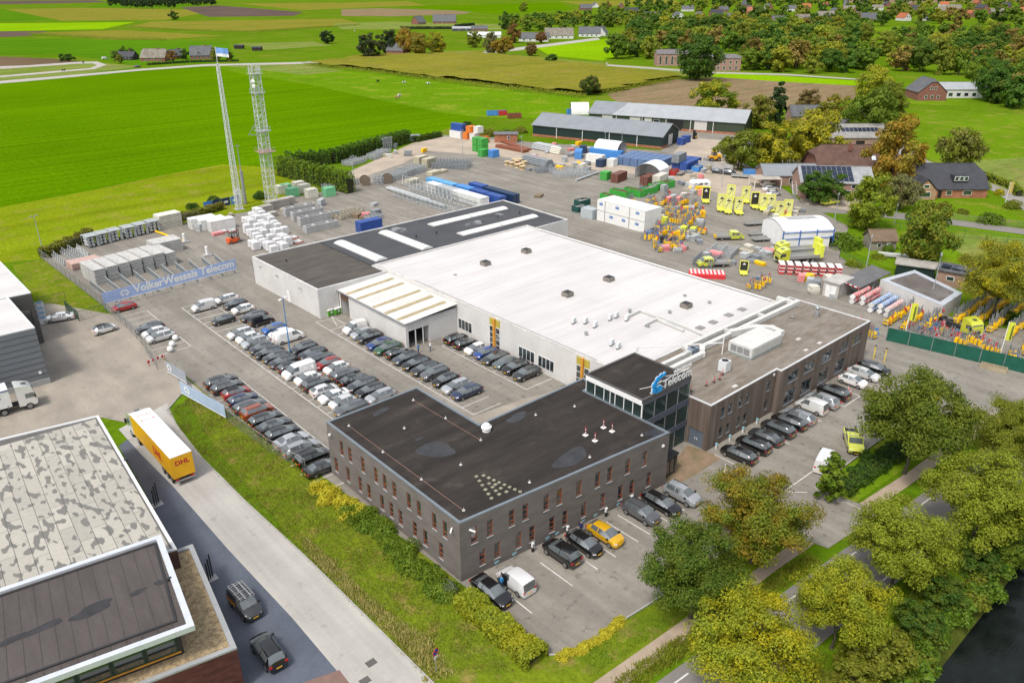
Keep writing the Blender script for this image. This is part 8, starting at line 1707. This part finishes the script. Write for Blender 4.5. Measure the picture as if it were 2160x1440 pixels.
rnd = random.Random(31); CL = [(c, 0) for c in ('yellow', 'lgrey', 'lgrey', 'beige', 'grey', 'grey', 'cream', 'pink', 'lgrey')]; cnt = {}
for (x0, y0, x1, y1, n_, wh) in ((1340, 438, 1480, 478, 16, 'behind the white office units'), (1380, 478, 1480, 530, 16, 'between the office units and the white hall'), (1470, 530, 1600, 560, 10, 'around the yellow flatbeds'), (1590, 520, 1660, 600, 8, 'before the tent hall'), (1600, 440, 1690, 465, 10, 'beside the arrow trailers'), (1400, 385, 1500, 412, 12, 'near the caravan'), (1030, 335, 1240, 362, 16, 'on the far side of the yard'), (760, 310, 900, 335, 10, 'on the sandy yard by the hedge'), (600, 430, 800, 480, 8, 'behind the concrete frames'), (1120, 305, 1260, 335, 12, 'before the barn wall'), (1430, 355, 1560, 385, 10, 'at the sandy yard walls'), (420, 455, 500, 500, 8, 'beside the wrapped pallets'), (1700, 590, 1760, 625, 6, 'before the kiosk')):
    for k in range(n_):
        g = G(rnd.uniform(x0, x1), rnd.uniform(y0, y1)); c, _ = rnd.choice(CL); cn = dict(yellow='yellow', pink='red-pink', lgrey='light grey', lime='lime', beige='beige', sblue='blue', grey='dark grey', cream='cream')[c]
        stack('goods_stack', g.x, g.y, rnd.uniform(0, 3), rnd.uniform(1.2, 3.0), rnd.uniform(.9, 1.5), rnd.randint(2, 4), rnd.uniform(.2, .4), c, f'small {cn} stack of goods {wh}', group=f'{cn} goods {wh}', jit=.12)
for i in range(22): g = G(rnd.uniform(1360, 1490), rnd.uniform(425, 520)); sign_rack(g.x, g.y, rnd.uniform(2, 3.4), 'yellow', 'small yellow and red sign rack in the crowded sign yard', 400+i, rnd.uniform(0, 3), 3, True, 2.4, 'small racks in the sign yard')
# ------------------------------------------------------------------ barns, farms and the far village
def gable(name, label, cat, c, rz, L, W, eave, ridge, wallm, roofm, wins=(), doors=(), hip=0, chim=None, over=.35, group=None, frame=None, detail=True):
    """ridge along local x; wins/doors: (side, u, z0, w, h) with side f(-y) b(+y) l(-x) r(+x)"""
    t = thing(name, label, cat, (c[0], c[1], 0), rz, group); l, w_ = L/2, W/2; mb = MB()
    vs = [(-l, -w_, -.1), (l, -w_, -.1), (l, w_, -.1), (-l, w_, -.1), (-l, -w_, eave), (l, -w_, eave), (l, w_, eave), (-l, w_, eave)]; fs = [(0, 1, 5, 4), (2, 3, 7, 6), (1, 2, 6, 5), (3, 0, 4, 7)]
    if hip < .99: k = 1-hip; zt = eave+(ridge-eave)*k; yy = w_*(1-k); vs += [(-l, -yy, zt), (-l, yy, zt), (l, -yy, zt), (l, yy, zt)]; fs += [(7, 4, 8, 9), (5, 6, 11, 10)]
    pt('wall', mb.add(vs, fs), wallm, t)
    s = (ridge-eave)/w_; lo, wo = l+over, w_+over; ze = eave-s*over; th = .22; hx = hip*w_*.8; zt = ridge-(ridge-eave)*hip; yt = wo*hip
    top = [(-lo, -wo, ze), (lo, -wo, ze), (lo, wo, ze), (-lo, wo, ze), (-lo, -yt, zt), (-lo, yt, zt), (lo, -yt, zt), (lo, yt, zt), (-lo+hx, 0, ridge), (lo-hx, 0, ridge)]
    rv = [(x, y, z+th) for x, y, z in top]+[(x, y, z+.02) for x, y, z in top]; f = [(0, 1, 6, 9, 8, 4), (2, 3, 5, 8, 9, 7)]
    if hip: f += [(4, 8, 5), (6, 7, 9)]
    ff = f+[tuple(i+10 for i in q[::-1]) for q in f]; edge = [(0, 1), (1, 6), (6, 7), (7, 2), (2, 3), (3, 5), (5, 4), (4, 0)] if hip else [(0, 1), (1, 6), (6, 9), (9, 7), (7, 2), (2, 3), (3, 5), (5, 8), (8, 4), (4, 0)]
    ff += [(b_, a, a+10, b_+10) for a, b_ in edge]; rf = pt('roof', MB().add(rv, ff), roofm, t)
    if detail: pt('ridge_cap', MB().bar((-lo+hx, 0, ridge+th), (lo-hx, 0, ridge+th), .22), roofm, rf)
    def rect(side, u, z0, ww, h, o0, o1):
        if side == 'f': return MB().box(u-ww/2, u+ww/2, -w_-o1, -w_-o0, z0, z0+h)
        if side == 'b': return MB().box(u-ww/2, u+ww/2, w_+o0, w_+o1, z0, z0+h)
        if side == 'l': return MB().box(-l-o1, -l-o0, u-ww/2, u+ww/2, z0, z0+h)
        return MB().box(l+o0, l+o1, u-ww/2, u+ww/2, z0, z0+h)
    fm = frame or WPAINT
    for (sd_, u, z0, ww, h) in wins: w2 = pt('window', rect(sd_, u, z0, ww, h, .0, .06), fm, t); pt('pane', rect(sd_, u, z0+.09, ww-.18, h-.18, .061, .075), PANE, w2)
    for q in doors: d_ = pt('door', rect(*q[:5], .0, .07), q[5] if len(q) > 5 else BLACKP, t)
    if chim: ch = pt('chimney', MB().cbox((chim[0], chim[1], ridge-1.2), chim[2], chim[2], 2.2), surf('chimney_brick', (.22, .10, .07)), rf)
    return t, rf
BG = surf('dark_green_cladding', (.016, .032, .03), .5, .08, .3, 8, 0, stretch=(6, 6, .3)); BG2 = surf('olive_green_cladding', (.045, .06, .038), .5, .08, .3, 8, 0, stretch=(6, 6, .3)); BRF = surf('blue_grey_sheet_roof', (.245, .265, .29), .5, .06, .3, 5, 0, metal=.2); BRF2 = surf('pale_sheet_roof', (.36, .38, .40), .5, .06, .3, 5, 0, metal=.2)
BRICK = surf('orange_brick', (.36, .15, .085), .9, .15, 1, 8, .2); BRKR = surf('red_brick_house', (.24, .105, .08), .9, .15, 1, 8, .2); PINKB = surf('pink_brick', (.34, .215, .17), .9, .12, 1, 8, .2); TILE = surf('dark_roof_tiles', (.05, .052, .062), .6, .12, .8, 8, .2); TILEG = surf('grey_roof_tiles', (.11, .115, .125), .7, .14, .6, 6, .2); THATCH = surf('brown_tile_roof', (.12, .07, .055), .85, .14, .6, 6, .2); REDT = surf('red_roof_tiles', (.38, .12, .05), .8, .15, .8, 6, .2); RTH = surf('grey_thatch', (.22, .20, .165), .95, .18, .5, 4, .3)
SOLAR = flat('solar_panel', (.018, .026, .05), .15); PDOOR = flat('pale_door', (.52, .50, .47), .5)
a = R(-73); dx, dy = math.cos(a), math.sin(a); nx, ny = -dy, dx
c1 = (212.9+dx*26.5+nx*8.2, 226.1+dy*26.5+ny*8.2)
B1, b1r = gable('green_barn', 'long dark green barn with grey roof and brick plinth, nearer of the two', 'barn', c1, a, 53, 16.4, 4.3, 7.6, BG, BRF, doors=[('r', 0, .3, 4, 3.8, PDOOR)], over=.5)
for side in (-1,): pt('brick_plinth', MB().box(-26.6, 26.6, -8.32, -8.2, 0, .85), BRICK, B1)
pt('brick_plinth', MB().box(26.5, 26.62, -8.2, -2.1, 0, .85), BRICK, B1)
for u in (-16, -5, 6, 17): pt('downpipe', MB().box(u-.1, u+.1, -8.45, -8.325, 0, 4.2), WPAINT, B1)
a2 = math.atan2(172.9-230.6, 273.5-249.5); dx, dy = math.cos(a2), math.sin(a2); nx, ny = -dy, dx; c2 = (249.5+dx*32+nx*8.5, 230.6+dy*32+ny*8.5)
B2, b2r = gable('green_barn', 'long olive green barn with pale doors behind the nearer barn', 'barn', c2, a2, 64, 17, 4.6, 8.2, BG2, BRF2, wins=[('f', -3, 2.6, 2.4, 1.2)], doors=[('f', -24, .2, 4.5, 4, PDOOR), ('f', -12, .2, 4.5, 4, PDOOR), ('f', -6.5, .2, 3, 4, PDOOR), ('f', 5, .1, 6, 4.2, BLACKP), ('f', 15, .2, 5, 4.2, PDOOR)], over=.5)
pt('blue_grey_roof_bay', MB().add([(-32.5, -8.95, 4.75), (-22, -8.95, 4.75), (-18, -.1, 8.46), (-32.5, -.1, 8.46)], [(0, 1, 2, 3)]), BRF, b2r)
for u in (-20, -9, 1, 11, 20): pt('downpipe', MB().box(u-.1, u+.1, -8.75, -8.505, 0, 4.5), WPAINT, B2)
pt('brick_plinth', MB().box(7.5, 32, -8.62, -8.5, 0, .8), BRICK, B2)
g = G(1075, 300); SHD, _ = gable('brick_shed', 'small orange brick shed with grey flat roof at the yard edge', 'shed', (g.x, g.y+2), R(-42), 8.5, 5, 3.0, 3.3, BRICK, surf('shed_roof_grey', (.16, .16, .17)), [('f', 1, 1, .9, 1.4)], [('r', 0, 0, 1.2, 2.1, flat('blue_door', (.03, .1, .25)))])
HZ = R(-42)
# farm group on the right
g = G(1690, 398); H1, h1r = gable('low_farm_building', 'low brick building with blue-grey ribbed roof at the farmyard', 'building', (g.x+8, g.y+4), HZ, 26, 9, 2.9, 5.2, PINKB, BRF, [('f', -4, .6, 3.4, 1.6)], [('f', 1, 0, 1.2, 2.2)])
g = G(1752, 424); H2, h2r = gable('solar_house', 'house with solar panel roof and white-green trim behind the round tree', 'house', (g.x+7, g.y+4), R(-48), 19, 11, 4.4, 7.6, PINKB, surf('silver_roof', (.30, .31, .32), .5), [('f', 6, .4, 3, 2), ('f', 3, .4, 2, 2), ('f', 7, 3.0, 1.6, 1.1), ('f', 4.6, 3.0, 1.6, 1.1), ('l', -2, .5, 1.2, 2)], [('f', -7, 0, 1.4, 2.2)])
sl_ = (7.6-4.4)/5.5
for i in range(10):
    for j in range(3): y0 = -5.3+j*1.75; z0 = 4.4+(y0+5.5)*sl_; pt('solar_panel', MB().add([(-9+i*1.35, y0, z0+.30), (-7.75+i*1.35, y0, z0+.30), (-7.75+i*1.35, y0+1.65, z0+.30+1.65*sl_), (-9+i*1.35, y0+1.65, z0+.30+1.65*sl_)], [(0, 1, 2, 3)]), SOLAR, h2r)
t = thing('outdoor_stair', 'white steel outdoor stair at the solar house gable', 'stair', (G(1676, 418).x, G(1676, 418).y, 0), R(-48))
for i in range(12): pt('tread', MB().box(-.5, .5, .3*i, .3*i+.28, .25*i+.1, .25*i+.16), LG, t)
for x in (-.52, .52): pt('stringer', MB().bar((x, 0, 1.0), (x, 3.4, 4.0), .07), WPAINT, t)
g = G(1607, 398); t = thing('carport', 'open carport with pale flat roof beside the farm building', 'carport', (g.x+3, g.y+1, 0), HZ); pt('roof', MB().box(-4, 4, -3, 3, 2.6, 2.8), surf('carport_roof', (.42, .38, .33)), t)
for x in (-3.8, 3.8):
    for y in (-2.8, 2.8): pt('post', MB().bar((x, y, 0), (x, y, 2.6), .18), WPAINT, t)
g = G(1825, 392); H3, h3r = gable('farmhouse', 'big farmhouse with wide brown half-hipped roof behind the orange oak', 'farmhouse', (g.x+6, g.y+8), HZ, 24, 17, 2.8, 9.8, BRKR, THATCH, [('f', -4, .8, 1.6, 1.4), ('f', 2, .8, 1.6, 1.4), ('l', -2, .8, 1.4, 1.6), ('l', 2, .8, 1.4, 1.6)], [], .35, (-2, -2, .9), .6); pt('skylight', MB().add([(4, -4.6, 6.35), (5.2, -4.6, 6.35), (5.2, -3.4, 7.35), (4, -3.4, 7.35)], [(0, 1, 2, 3)]), flat('skylight_glass', (.6, .65, .7), .1), h3r)
g = G(1830, 312); H4, h4r = gable('hay_barn', 'grey-roofed barn with solar rows behind the farmhouse', 'barn', (g.x, g.y+6), HZ, 26, 14, 4, 7.5, PINKB, surf('fibre_cement_roof', (.26, .25, .24)), [], [('f', 0, 0, 3, 3)])
for i in range(9): pt('solar_panel', MB().add([(-6+i*1.5, -4.2, 5.75), (-4.7+i*1.5, -4.2, 5.75), (-4.7+i*1.5, -2.2, 6.75), (-6+i*1.5, -2.2, 6.75)], [(0, 1, 2, 3)]), SOLAR, h4r)
g = G(1868, 398); gable('cart_shed', 'open dark-roofed cart shed beside the farmhouse', 'shed', (g.x, g.y+1.5), HZ, 11, 6, 2.4, 4.6, surf('black_boards', (.03, .025, .022)), TILE, [], [('f', 0, 0, 8, 2.1)])
g = G(1995, 418); H5, h5r = gable('bungalow', 'bungalow with steep dark blue-grey hipped roof and garden', 'house', (g.x+4, g.y+5), HZ, 23, 12.5, 2.6, 8.0, BRICK, TILE, [('f', 6, .8, 2.4, 1.3), ('f', 1, .8, 1.6, 1.3)], [('f', -1.5, 0, 1.0, 2.1)], .4)
gx = pt('gable_wall', MB().add([(-9.5, -8.2, 0), (-3.5, -8.2, 0), (-3.5, -8.2, 2.6), (-6.5, -8.2, 5.4), (-9.5, -8.2, 2.6), (-9.5, -5, 0), (-3.5, -5, 0), (-3.5, -5, 2.6), (-9.5, -5, 2.6)], [(0, 1, 2, 3, 4), (1, 6, 7, 2), (5, 0, 4, 8)]), surf('tan_brick', (.40, .25, .15), .9, .1), H5)
pt('gable_roof', MB().add([(-10, -8.6, 2.3), (-6.5, -8.6, 5.75), (-3, -8.6, 2.3), (-3, -2, 2.35), (-6.5, -2, 5.8), (-10, -2, 2.35)], [(0, 1, 4, 5), (1, 2, 3, 4), (0, 5, 4, 1), (1, 4, 3, 2)][:2]), TILE, h5r)
for (u, z, ww, h) in ((-6.5, .7, 3, 1.5), (-6.5, 3.2, 1.6, 1.0)): w2 = pt('window', MB().box(u-ww/2, u+ww/2, -8.27, -8.2, z, z+h), WPAINT, H5); pt('pane', MB().box(u-ww/2+.12, u+ww/2-.12, -8.29, -8.272, z+.12, z+h-.12), PANE, w2)
dm_ = pt('dormer', MB().box(2, 6.2, -5.2, -2, 4.2, 5.9), TILE, h5r)
for i in range(3): w2 = pt('window', MB().box(2.3+i*1.3, 3.4+i*1.3, -5.28, -5.2, 4.5, 5.7), WPAINT, H5); pt('pane', MB().box(2.42+i*1.3, 3.28+i*1.3, -5.3, -5.282, 4.6, 5.6), PANE, w2)
g = G(1853, 522); gable('timber_shed', 'small timber garden shed with red-tiled roof', 'shed', (g.x, g.y), HZ, 5.5, 4.5, 2.3, 4.0, surf('grey_shed_boards', (.28, .25, .21)), surf('mossy_tiles', (.17, .12, .08)), [('f', -1, .8, .9, .9)], [('f', 1, 0, .9, 1.9, WPAINT)])
g = G(1910, 545); solo('water_trough', MB().cbox((g.x, g.y, .3), 11, 1.6, .5, R(-60)).cbox((g.x, g.y, 0), 9, .4, .3, R(-60)), surf('pale_trough', (.5, .5, .48)), 'long pale polytunnel trough in the vegetable garden', 'trough', origin=(g.x, g.y, 0))
LWB = thing('low_white_building', 'low white building with flat grey roof behind the sign racks', 'building', (151, 52, 0)); shell(LWB, [(145.3, 57.8), (140.2, 44.4), (149.3, 44.6), (155.5, 55.8)], 2.7, [], WHITE, surf('brown_puddled_roof', (.16, .14, .13), .5, .2, .3, 2), flat('pale_blue_roof', (.42, .45, .50)), 1.1, .1)
g = G(2020, 608); H6, h6r = gable('brick_outbuilding', 'brick outbuilding with black doors and dark solar roof', 'building', (161.8, 48.2), R(-80), 10, 5, 3.0, 3.5, PINKB, TILEG, [('f', -2.5, 1.2, 1.4, .9), ('f', .4, .4, 1.2, 2.1)], [('f', 3.2, 0, 1.8, 2.2)]); 
for i in range(5): pt('solar_panel', MB().box(-4.6+i*1.9, -2.9+i*1.9, -2.2, -.3, 3.62, 3.68), SOLAR, h6r)
gable('green_hut', 'dark hut with pale flat roof between the outbuildings', 'hut', (160.5, 57.5), R(-70), 7, 4, 2.5, 2.7, BG, surf('pale_felt', (.35, .33, .3)), [], [])
g = G(2135, 660); gable('edge_house', 'brick house with white windows under the yellow tree at the right edge', 'house', (168, 36), R(-80), 10, 8, 3, 6.5, PINKB, TILE, [('f', 0, 1, 1.2, 1.4), ('f', 3, 1, 1.2, 1.4)], [('f', -3, 0, 1, 2.1)])
g = G(1725, 258); gable('hidden_cottage', 'grey-roofed cottage hidden behind the golden trees', 'house', (g.x, g.y+4), HZ, 18, 9, 2.8, 6.5, PINKB, TILEG, [('f', 4, .8, 1.2, 1.2)], [])
g = G(1770, 285); gable('hidden_cottage', 'small dark-roofed cottage beside the lane among trees', 'house', (g.x, g.y), R(-130), 9, 7, 2.8, 6, PINKB, TILEG, [('f', 0, .8, 1.2, 1.2)], [])
# right-hand country house and stables
g = G(1950, 208); gable('country_house', 'brick country house with gambrel roof in the right-hand garden', 'house', (g.x, g.y), R(45), 16, 14, 4, 10, BRKR, TILEG, [('l', -3, 1, 1.3, 1.6), ('l', 0, 1, 1.3, 1.6), ('l', 3, 1, 1.3, 1.6), ('l', -1, 5.2, 1.2, 1.4), ('l', 1, 5.2, 1.2, 1.4)], [], .2)
g = G(2010, 205); gable('long_stable', 'long white-fronted house with pale blue-grey roof at right', 'house', (g.x, g.y+2), HZ, 34, 10, 4.2, 7, flat('white_render', (.6, .6, .58)), BRF2, [('f', -10+i*4, .8, 2.2, 1.8) for i in range(6)], [])
# brick mansion behind the field
g = G(1423, 140); gable('brick_mansion_wing', 'pink brick house wing with tall windows left of the huge dark tree', 'house', (g.x+6, g.y+6), HZ, 26, 13, 8, 10.5, PINKB, surf('low_slate_roof', (.16, .15, .15)), [('f', -10.5+i*4.2, 1, 1.7, 5.5) for i in range(4)], [], .5)
g = G(1537, 150); gable('brick_mansion', 'pink brick mansion with dark roof and chimney right of the huge tree', 'house', (g.x, g.y+8), HZ, 26, 12, 8, 10.0, PINKB, surf('low_slate_roof', (.16, .15, .15)), [('f', -10+i*4, .8, 1.5, 2.4) for i in range(6)]+[('f', -10+i*4, 4.6, 1.5, 2) for i in range(6)], [], .5, (2, 3, 1.6))
# cottage in the tree group and the left-hand farmhouses
g = G(848, 116); gable('brick_cottage', 'brick cottage with grey roof among the autumn trees', 'cottage', (g.x, g.y+6), R(45)+Q+R(160), 16, 11, 3.4, 9, BRKR, TILEG, [('l', -2.5, .8, 1.5, 2), ('l', 0, .8, 1.5, 2), ('l', 2.5, .8, 1.5, 2), ('l', -.9, 4.6, 1.2, 1.5), ('l', .9, 4.6, 1.2, 1.5), ('r', 0, .8, 1.5, 2)], [])
for x, y, L, W, e, r_, wm, rm_, rz, lab in ((330, 128, 19, 13, 2.6, 8.5, BRKR, RTH, -42, 'thatched pale-roofed farmhouse in the left distance'), (428, 124, 17, 12, 3, 9.5, BRKR, TILEG, -30, 'grey-roofed brick house beside the slender mast top'), (268, 126, 15, 10, 2.6, 6, surf('black_boards', (.03, .025, .022)), TILE, -45, 'dark boarded barn with solar roof in the left distance'), (372, 124, 12, 9, 2.6, 7, BRKR, TILEG, 20, 'small brick house between the left farmhouses')):
    g = G(x, y); gable('distant_farmhouse', lab, 'farmhouse', (g.x, g.y), R(rz), L, W, e, r_, wm, rm_, [('f', -L*.3+i*L*.2, .8, 1.6, 1.5) for i in range(4)]+([('f', -2, 4.5, 3, 1.4)] if r_ > 9 else []), [], .25 if rm_ is RTH else 0, (3, 0, 1))
for x, y, L, W, e, r_, wm, rm_, rz, lab in ((890, 52, 16, 14, 3, 11, BRKR, TILEG, 10, 'left red brick house of the far hedged farm'), (945, 50, 34, 16, 3, 12, BRKR, TILEG, -40, 'long brick farmhouse of the far hedged farm'), (1000, 66, 44, 12, 3, 5, flat('dark_open_shed', (.06, .06, .06)), BRF2, -40, 'low pale shed on the far meadow'), (1032, 80, 36, 14, 3, 5.5, flat('white_render', (.6, .6, .58)), flat('white_sheet_roof', (.6, .62, .62)), -40, 'white-roofed glasshouse beside the olive tree'), (1138, 88, 30, 12, 3, 8, flat('white_render', (.6, .6, .58)), TILEG, -50, 'grey-roofed white house behind the dark red tree'), (1190, 82, 30, 14, 3.4, 10.5, flat('white_render', (.6, .6, .58)), RTH, -40, 'wide pale-roofed villa by the meadow road'), (1255, 78, 24, 13, 3.4, 10, flat('white_render', (.6, .6, .58)), TILEG, -48, 'white villa with grey gable roof by the meadow road'), (1280, 76, 16, 12, 3.4, 10, flat('white_render', (.6, .6, .58)), TILEG, 30, 'white gabled villa at the road bend'), (1020, 66, 20, 10, 3, 6, BRKR, TILEG, -40, 'small farm building left of the glasshouse')):
    g = G(x, y); gable('distant_house', lab, 'house', (g.x, g.y+8), R(rz), L, W, e, r_, wm, rm_, [('f', -L*.32+i*L*.21, .8, 1.7, 1.6) for i in range(4)]+[('r', 0, 4.5, 2, 1.8)], [], 0, (2, 0, 1.2))
rnd = random.Random(17); 
for i, (x, y) in enumerate(spots):
    g = G(x, y); wm = rnd.choice((BRKR, flat('white_render', (.6, .6, .58)), BRKR, BRICK)); rm_ = rnd.choice((TILEG, TILEG, TILE, REDT, RTH, TILEG)); L = rnd.uniform(18, 30); wn = {BRKR: 'red brick', BRICK: 'orange brick'}.get(wm, 'white'); rn = {TILE: 'dark', REDT: 'red', RTH: 'pale'}.get(rm_, 'grey')
    gable('village_house', f'{wn} house with {rn} roof in the distant village', 'house', (g.x, g.y), R(rnd.choice((-42, -50, -30, 45, 55))), L, rnd.uniform(11, 14), rnd.uniform(3.5, 5), rnd.uniform(10, 12.5), wm, rm_, [('f', -L*.3+k_*L*.2, 1, 1.8, 1.7) for k_ in range(4)]+[('l', -1.6, 5, 1.7, 1.6), ('l', 1.6, 5, 1.7, 1.6), ('r', 0, 5, 2.2, 1.8)], [], 0, (3, 0, 1.4), .4, 'houses of the distant village', detail=False)
g = G(1567, 34); t = thing('church_spire', 'church with red brick tower and pointed spire in the village', 'church', (g.x, g.y, 0), R(-40)); pt('tower', MB().box(-4, 4, -4, 4, 0, 18), BRKR, t); pt('spire', MB().add([(-4.3, -4.3, 18), (4.3, -4.3, 18), (4.3, 4.3, 18), (-4.3, 4.3, 18), (0, 0, 36)], [(0, 1, 4), (1, 2, 4), (2, 3, 4), (3, 0, 4), (3, 2, 1, 0)]), TILEG, t); pt('nave', MB().add([(4, -6, 0), (28, -6, 0), (28, 6, 0), (4, 6, 0), (4, -6, 8), (28, -6, 8), (28, 6, 8), (4, 6, 8), (4, 0, 15), (28, 0, 15)], [(0, 1, 5, 4), (2, 3, 7, 6), (1, 2, 6, 9, 5), (3, 0, 4, 8, 7), (4, 5, 9, 8), (6, 7, 8, 9)]), BRICK, t)
g = G(1782, 20); t = thing('windmill', 'round grey windmill tower at the village edge', 'windmill', (g.x, g.y, 0)); pt('tower', MB().lathe([(6, 0), (4.6, 14), (3.8, 22)], 16), surf('mill_grey', (.18, .18, .19)), t, 40); pt('cap', MB().lathe([(4.0, 22), (4.2, 23), (2.5, 26), (.3, 27)], 16), TILE, t, 40)
for i in range(4): aa = R(20+90*i); pt('sail', MB().bar((0, -4.5, 23), (11*math.cos(aa), -4.5, 23+11*math.sin(aa)), .9), flat('sail_dark', (.06, .05, .05)), t)
# field shelters and farm machines
for x, y, lab in ((505, 103, 'black field shelter, left of the pair in the paddock'), (543, 107, 'black field shelter, right of the pair in the paddock')): g = G(x, y); gable('field_shelter', lab, 'shelter', (g.x, g.y), HZ, 8, 5, 2.6, 3.3, surf('black_boards', (.03, .025, .022)), TILE, [], [], detail=False)
for x, y, c, L, lab in ((1048, 243, 'sblue', 9, 'blue farm trailer on the green field edge'), (1060, 243, 'red', 4, 'red farm trailer beside the blue one'), (1085, 249, 'rust', 6, 'rusty farm machine beside the trailers'), (1205, 240, 'sblue', 4, 'blue machine left of the white tarpaulin')): g = G(x, y); skip(g.x, g.y, R(-30), L, c, 'brown', lab, 0, 2)
g = G(1222, 240); tent(g.x, g.y, R(-40), 8, 6, 5, 'white tarpaulin shelter beside the far barn end')
g = G(1575, 318); t = thing('white_lorry_load', 'white and grey machine parked under the yard tree', 'machine', (g.x, g.y, 0), R(-60)); pt('body', MB().box(-3, 2, -1.2, 1.2, .8, 2.6), WPAINT, t); pt('hood', MB().box(-3.2, 1.2, -1.3, 1.3, 2.602, 2.9), BRF, t); big_wheels(t, (-1.8, 1.4), 1.0, .45)
g = G(1465, 293); t = thing('yellow_forklift', 'yellow forklift on the sand before the far barn', 'forklift', (g.x, g.y, 0), R(200)); pt('body', MB().box(-1.4, .9, -.6, .6, .4, 1.2), OCP, t, color=K['yellow']); pt('cab', MB().box(-.8, .6, -.6, .6, 1.202, 2.3), BLACKP, t); pt('mast', MB().box(1.0, 1.2, -.5, .5, .1, 3.4), BLACKP, t)
for x in (-.9, .7):
    for s_ in (-1, 1): make_wheel(t, x, s_*.55, .38, .25)
# ---- grazing animals: one continuous skin each
def beast(px, rz, col, spots_, label, kind='cow', graze=True):
    g = G(*px); t = thing(kind, label, kind, (g.x, g.y, 0), rz); me = bpy.data.meshes.new('body'); hd = .45 if graze else 1.55
    J = [((0, 0, 1.12), .36), ((.6, 0, 1.1), .36), ((.85, 0, 1.2), .24), ((1.15, 0, (1.25+hd)/2+.1), .15), ((1.4, 0, hd+.1), .14), ((1.62, 0, hd-.08 if graze else hd), .09), ((-.7, 0, 1.15), .34), ((-.95, 0, 1.1), .12), ((-1.02, 0, .6), .03)]; Ed = [(0, 1), (1, 2), (2, 3), (3, 4), (4, 5), (0, 6), (6, 7), (7, 8)]
    for (bx_, par_, fr_) in ((.65, 1, 1), (-.7, 6, 0)):
        for s_ in (-1, 1):
            i = len(J); J += [((bx_, s_*.24, .85), .13), ((bx_+(.03 if fr_ else -.08), s_*.24, .45), .075), ((bx_, s_*.24, .05), .06)]; Ed += [(par_, i), (i, i+1), (i+1, i+2)]
    me.from_pydata([j[0] for j in J], Ed, []); o = bpy.data.objects.new('body', me); COL.objects.link(o); o.parent = t; o.modifiers.new('Skin', 'SKIN')
    for i, j in enumerate(J): me.skin_vertices[0].data[i].radius = (j[1], j[1]); me.skin_vertices[0].data[i].use_root = (i == 0)
    dg = bpy.context.evaluated_depsgraph_get(); m2 = bpy.data.meshes.new_from_object(o.evaluated_get(dg)); o.modifiers.clear(); o.data = m2; m2.materials.clear()
    m2.materials.append(flat('hide_'+col, dict(black=(.015, .014, .013), white=(.6, .58, .55), brown=(.32, .12, .04))[col], .8)); m2.materials.append(flat('hide_'+spots_, dict(black=(.015, .014, .013), white=(.6, .58, .55), brown=(.32, .12, .04))[spots_], .8))
    for p_ in m2.polygons: c = p_.center; p_.material_index = 1 if (math.sin(c.x*4+1)+math.sin(c.z*3) > .55 and spots_ != col) else 0; p_.use_smooth = True
for px, rz, c, s2, lab in (((797, 174), 20, 'black', 'black', 'black cow grazing left of the spotted cows'), ((852, 177), -30, 'white', 'black', 'black and white cow, middle of the three grazing'), ((904, 179), 160, 'white', 'black', 'black and white cow, right of the three grazing'), ((838, 209), -10, 'brown', 'white', 'brown and white cow near the field boundary'), ((842, 204), 10, 'white', 'white', 'white cow behind the brown one'), ((748, 67), 0, 'white', 'white', 'white cow on the far pale meadow'), ((1110, 134), 0, 'white', 'white', 'white sheep-like cow beyond the maize'), ((1280, 137), 30, 'white', 'white', 'white cow beside the wood edge')): beast(px, R(rz), c, s2, lab)
for px, rz, lab in (((134, 151), 10, 'dark horse standing in the paddock'), ((176, 134), 60, 'dark horse at the paddock bend')): beast(px, R(rz), 'black', 'black', lab, 'horse', False)
print('objects', len(bpy.data.objects))
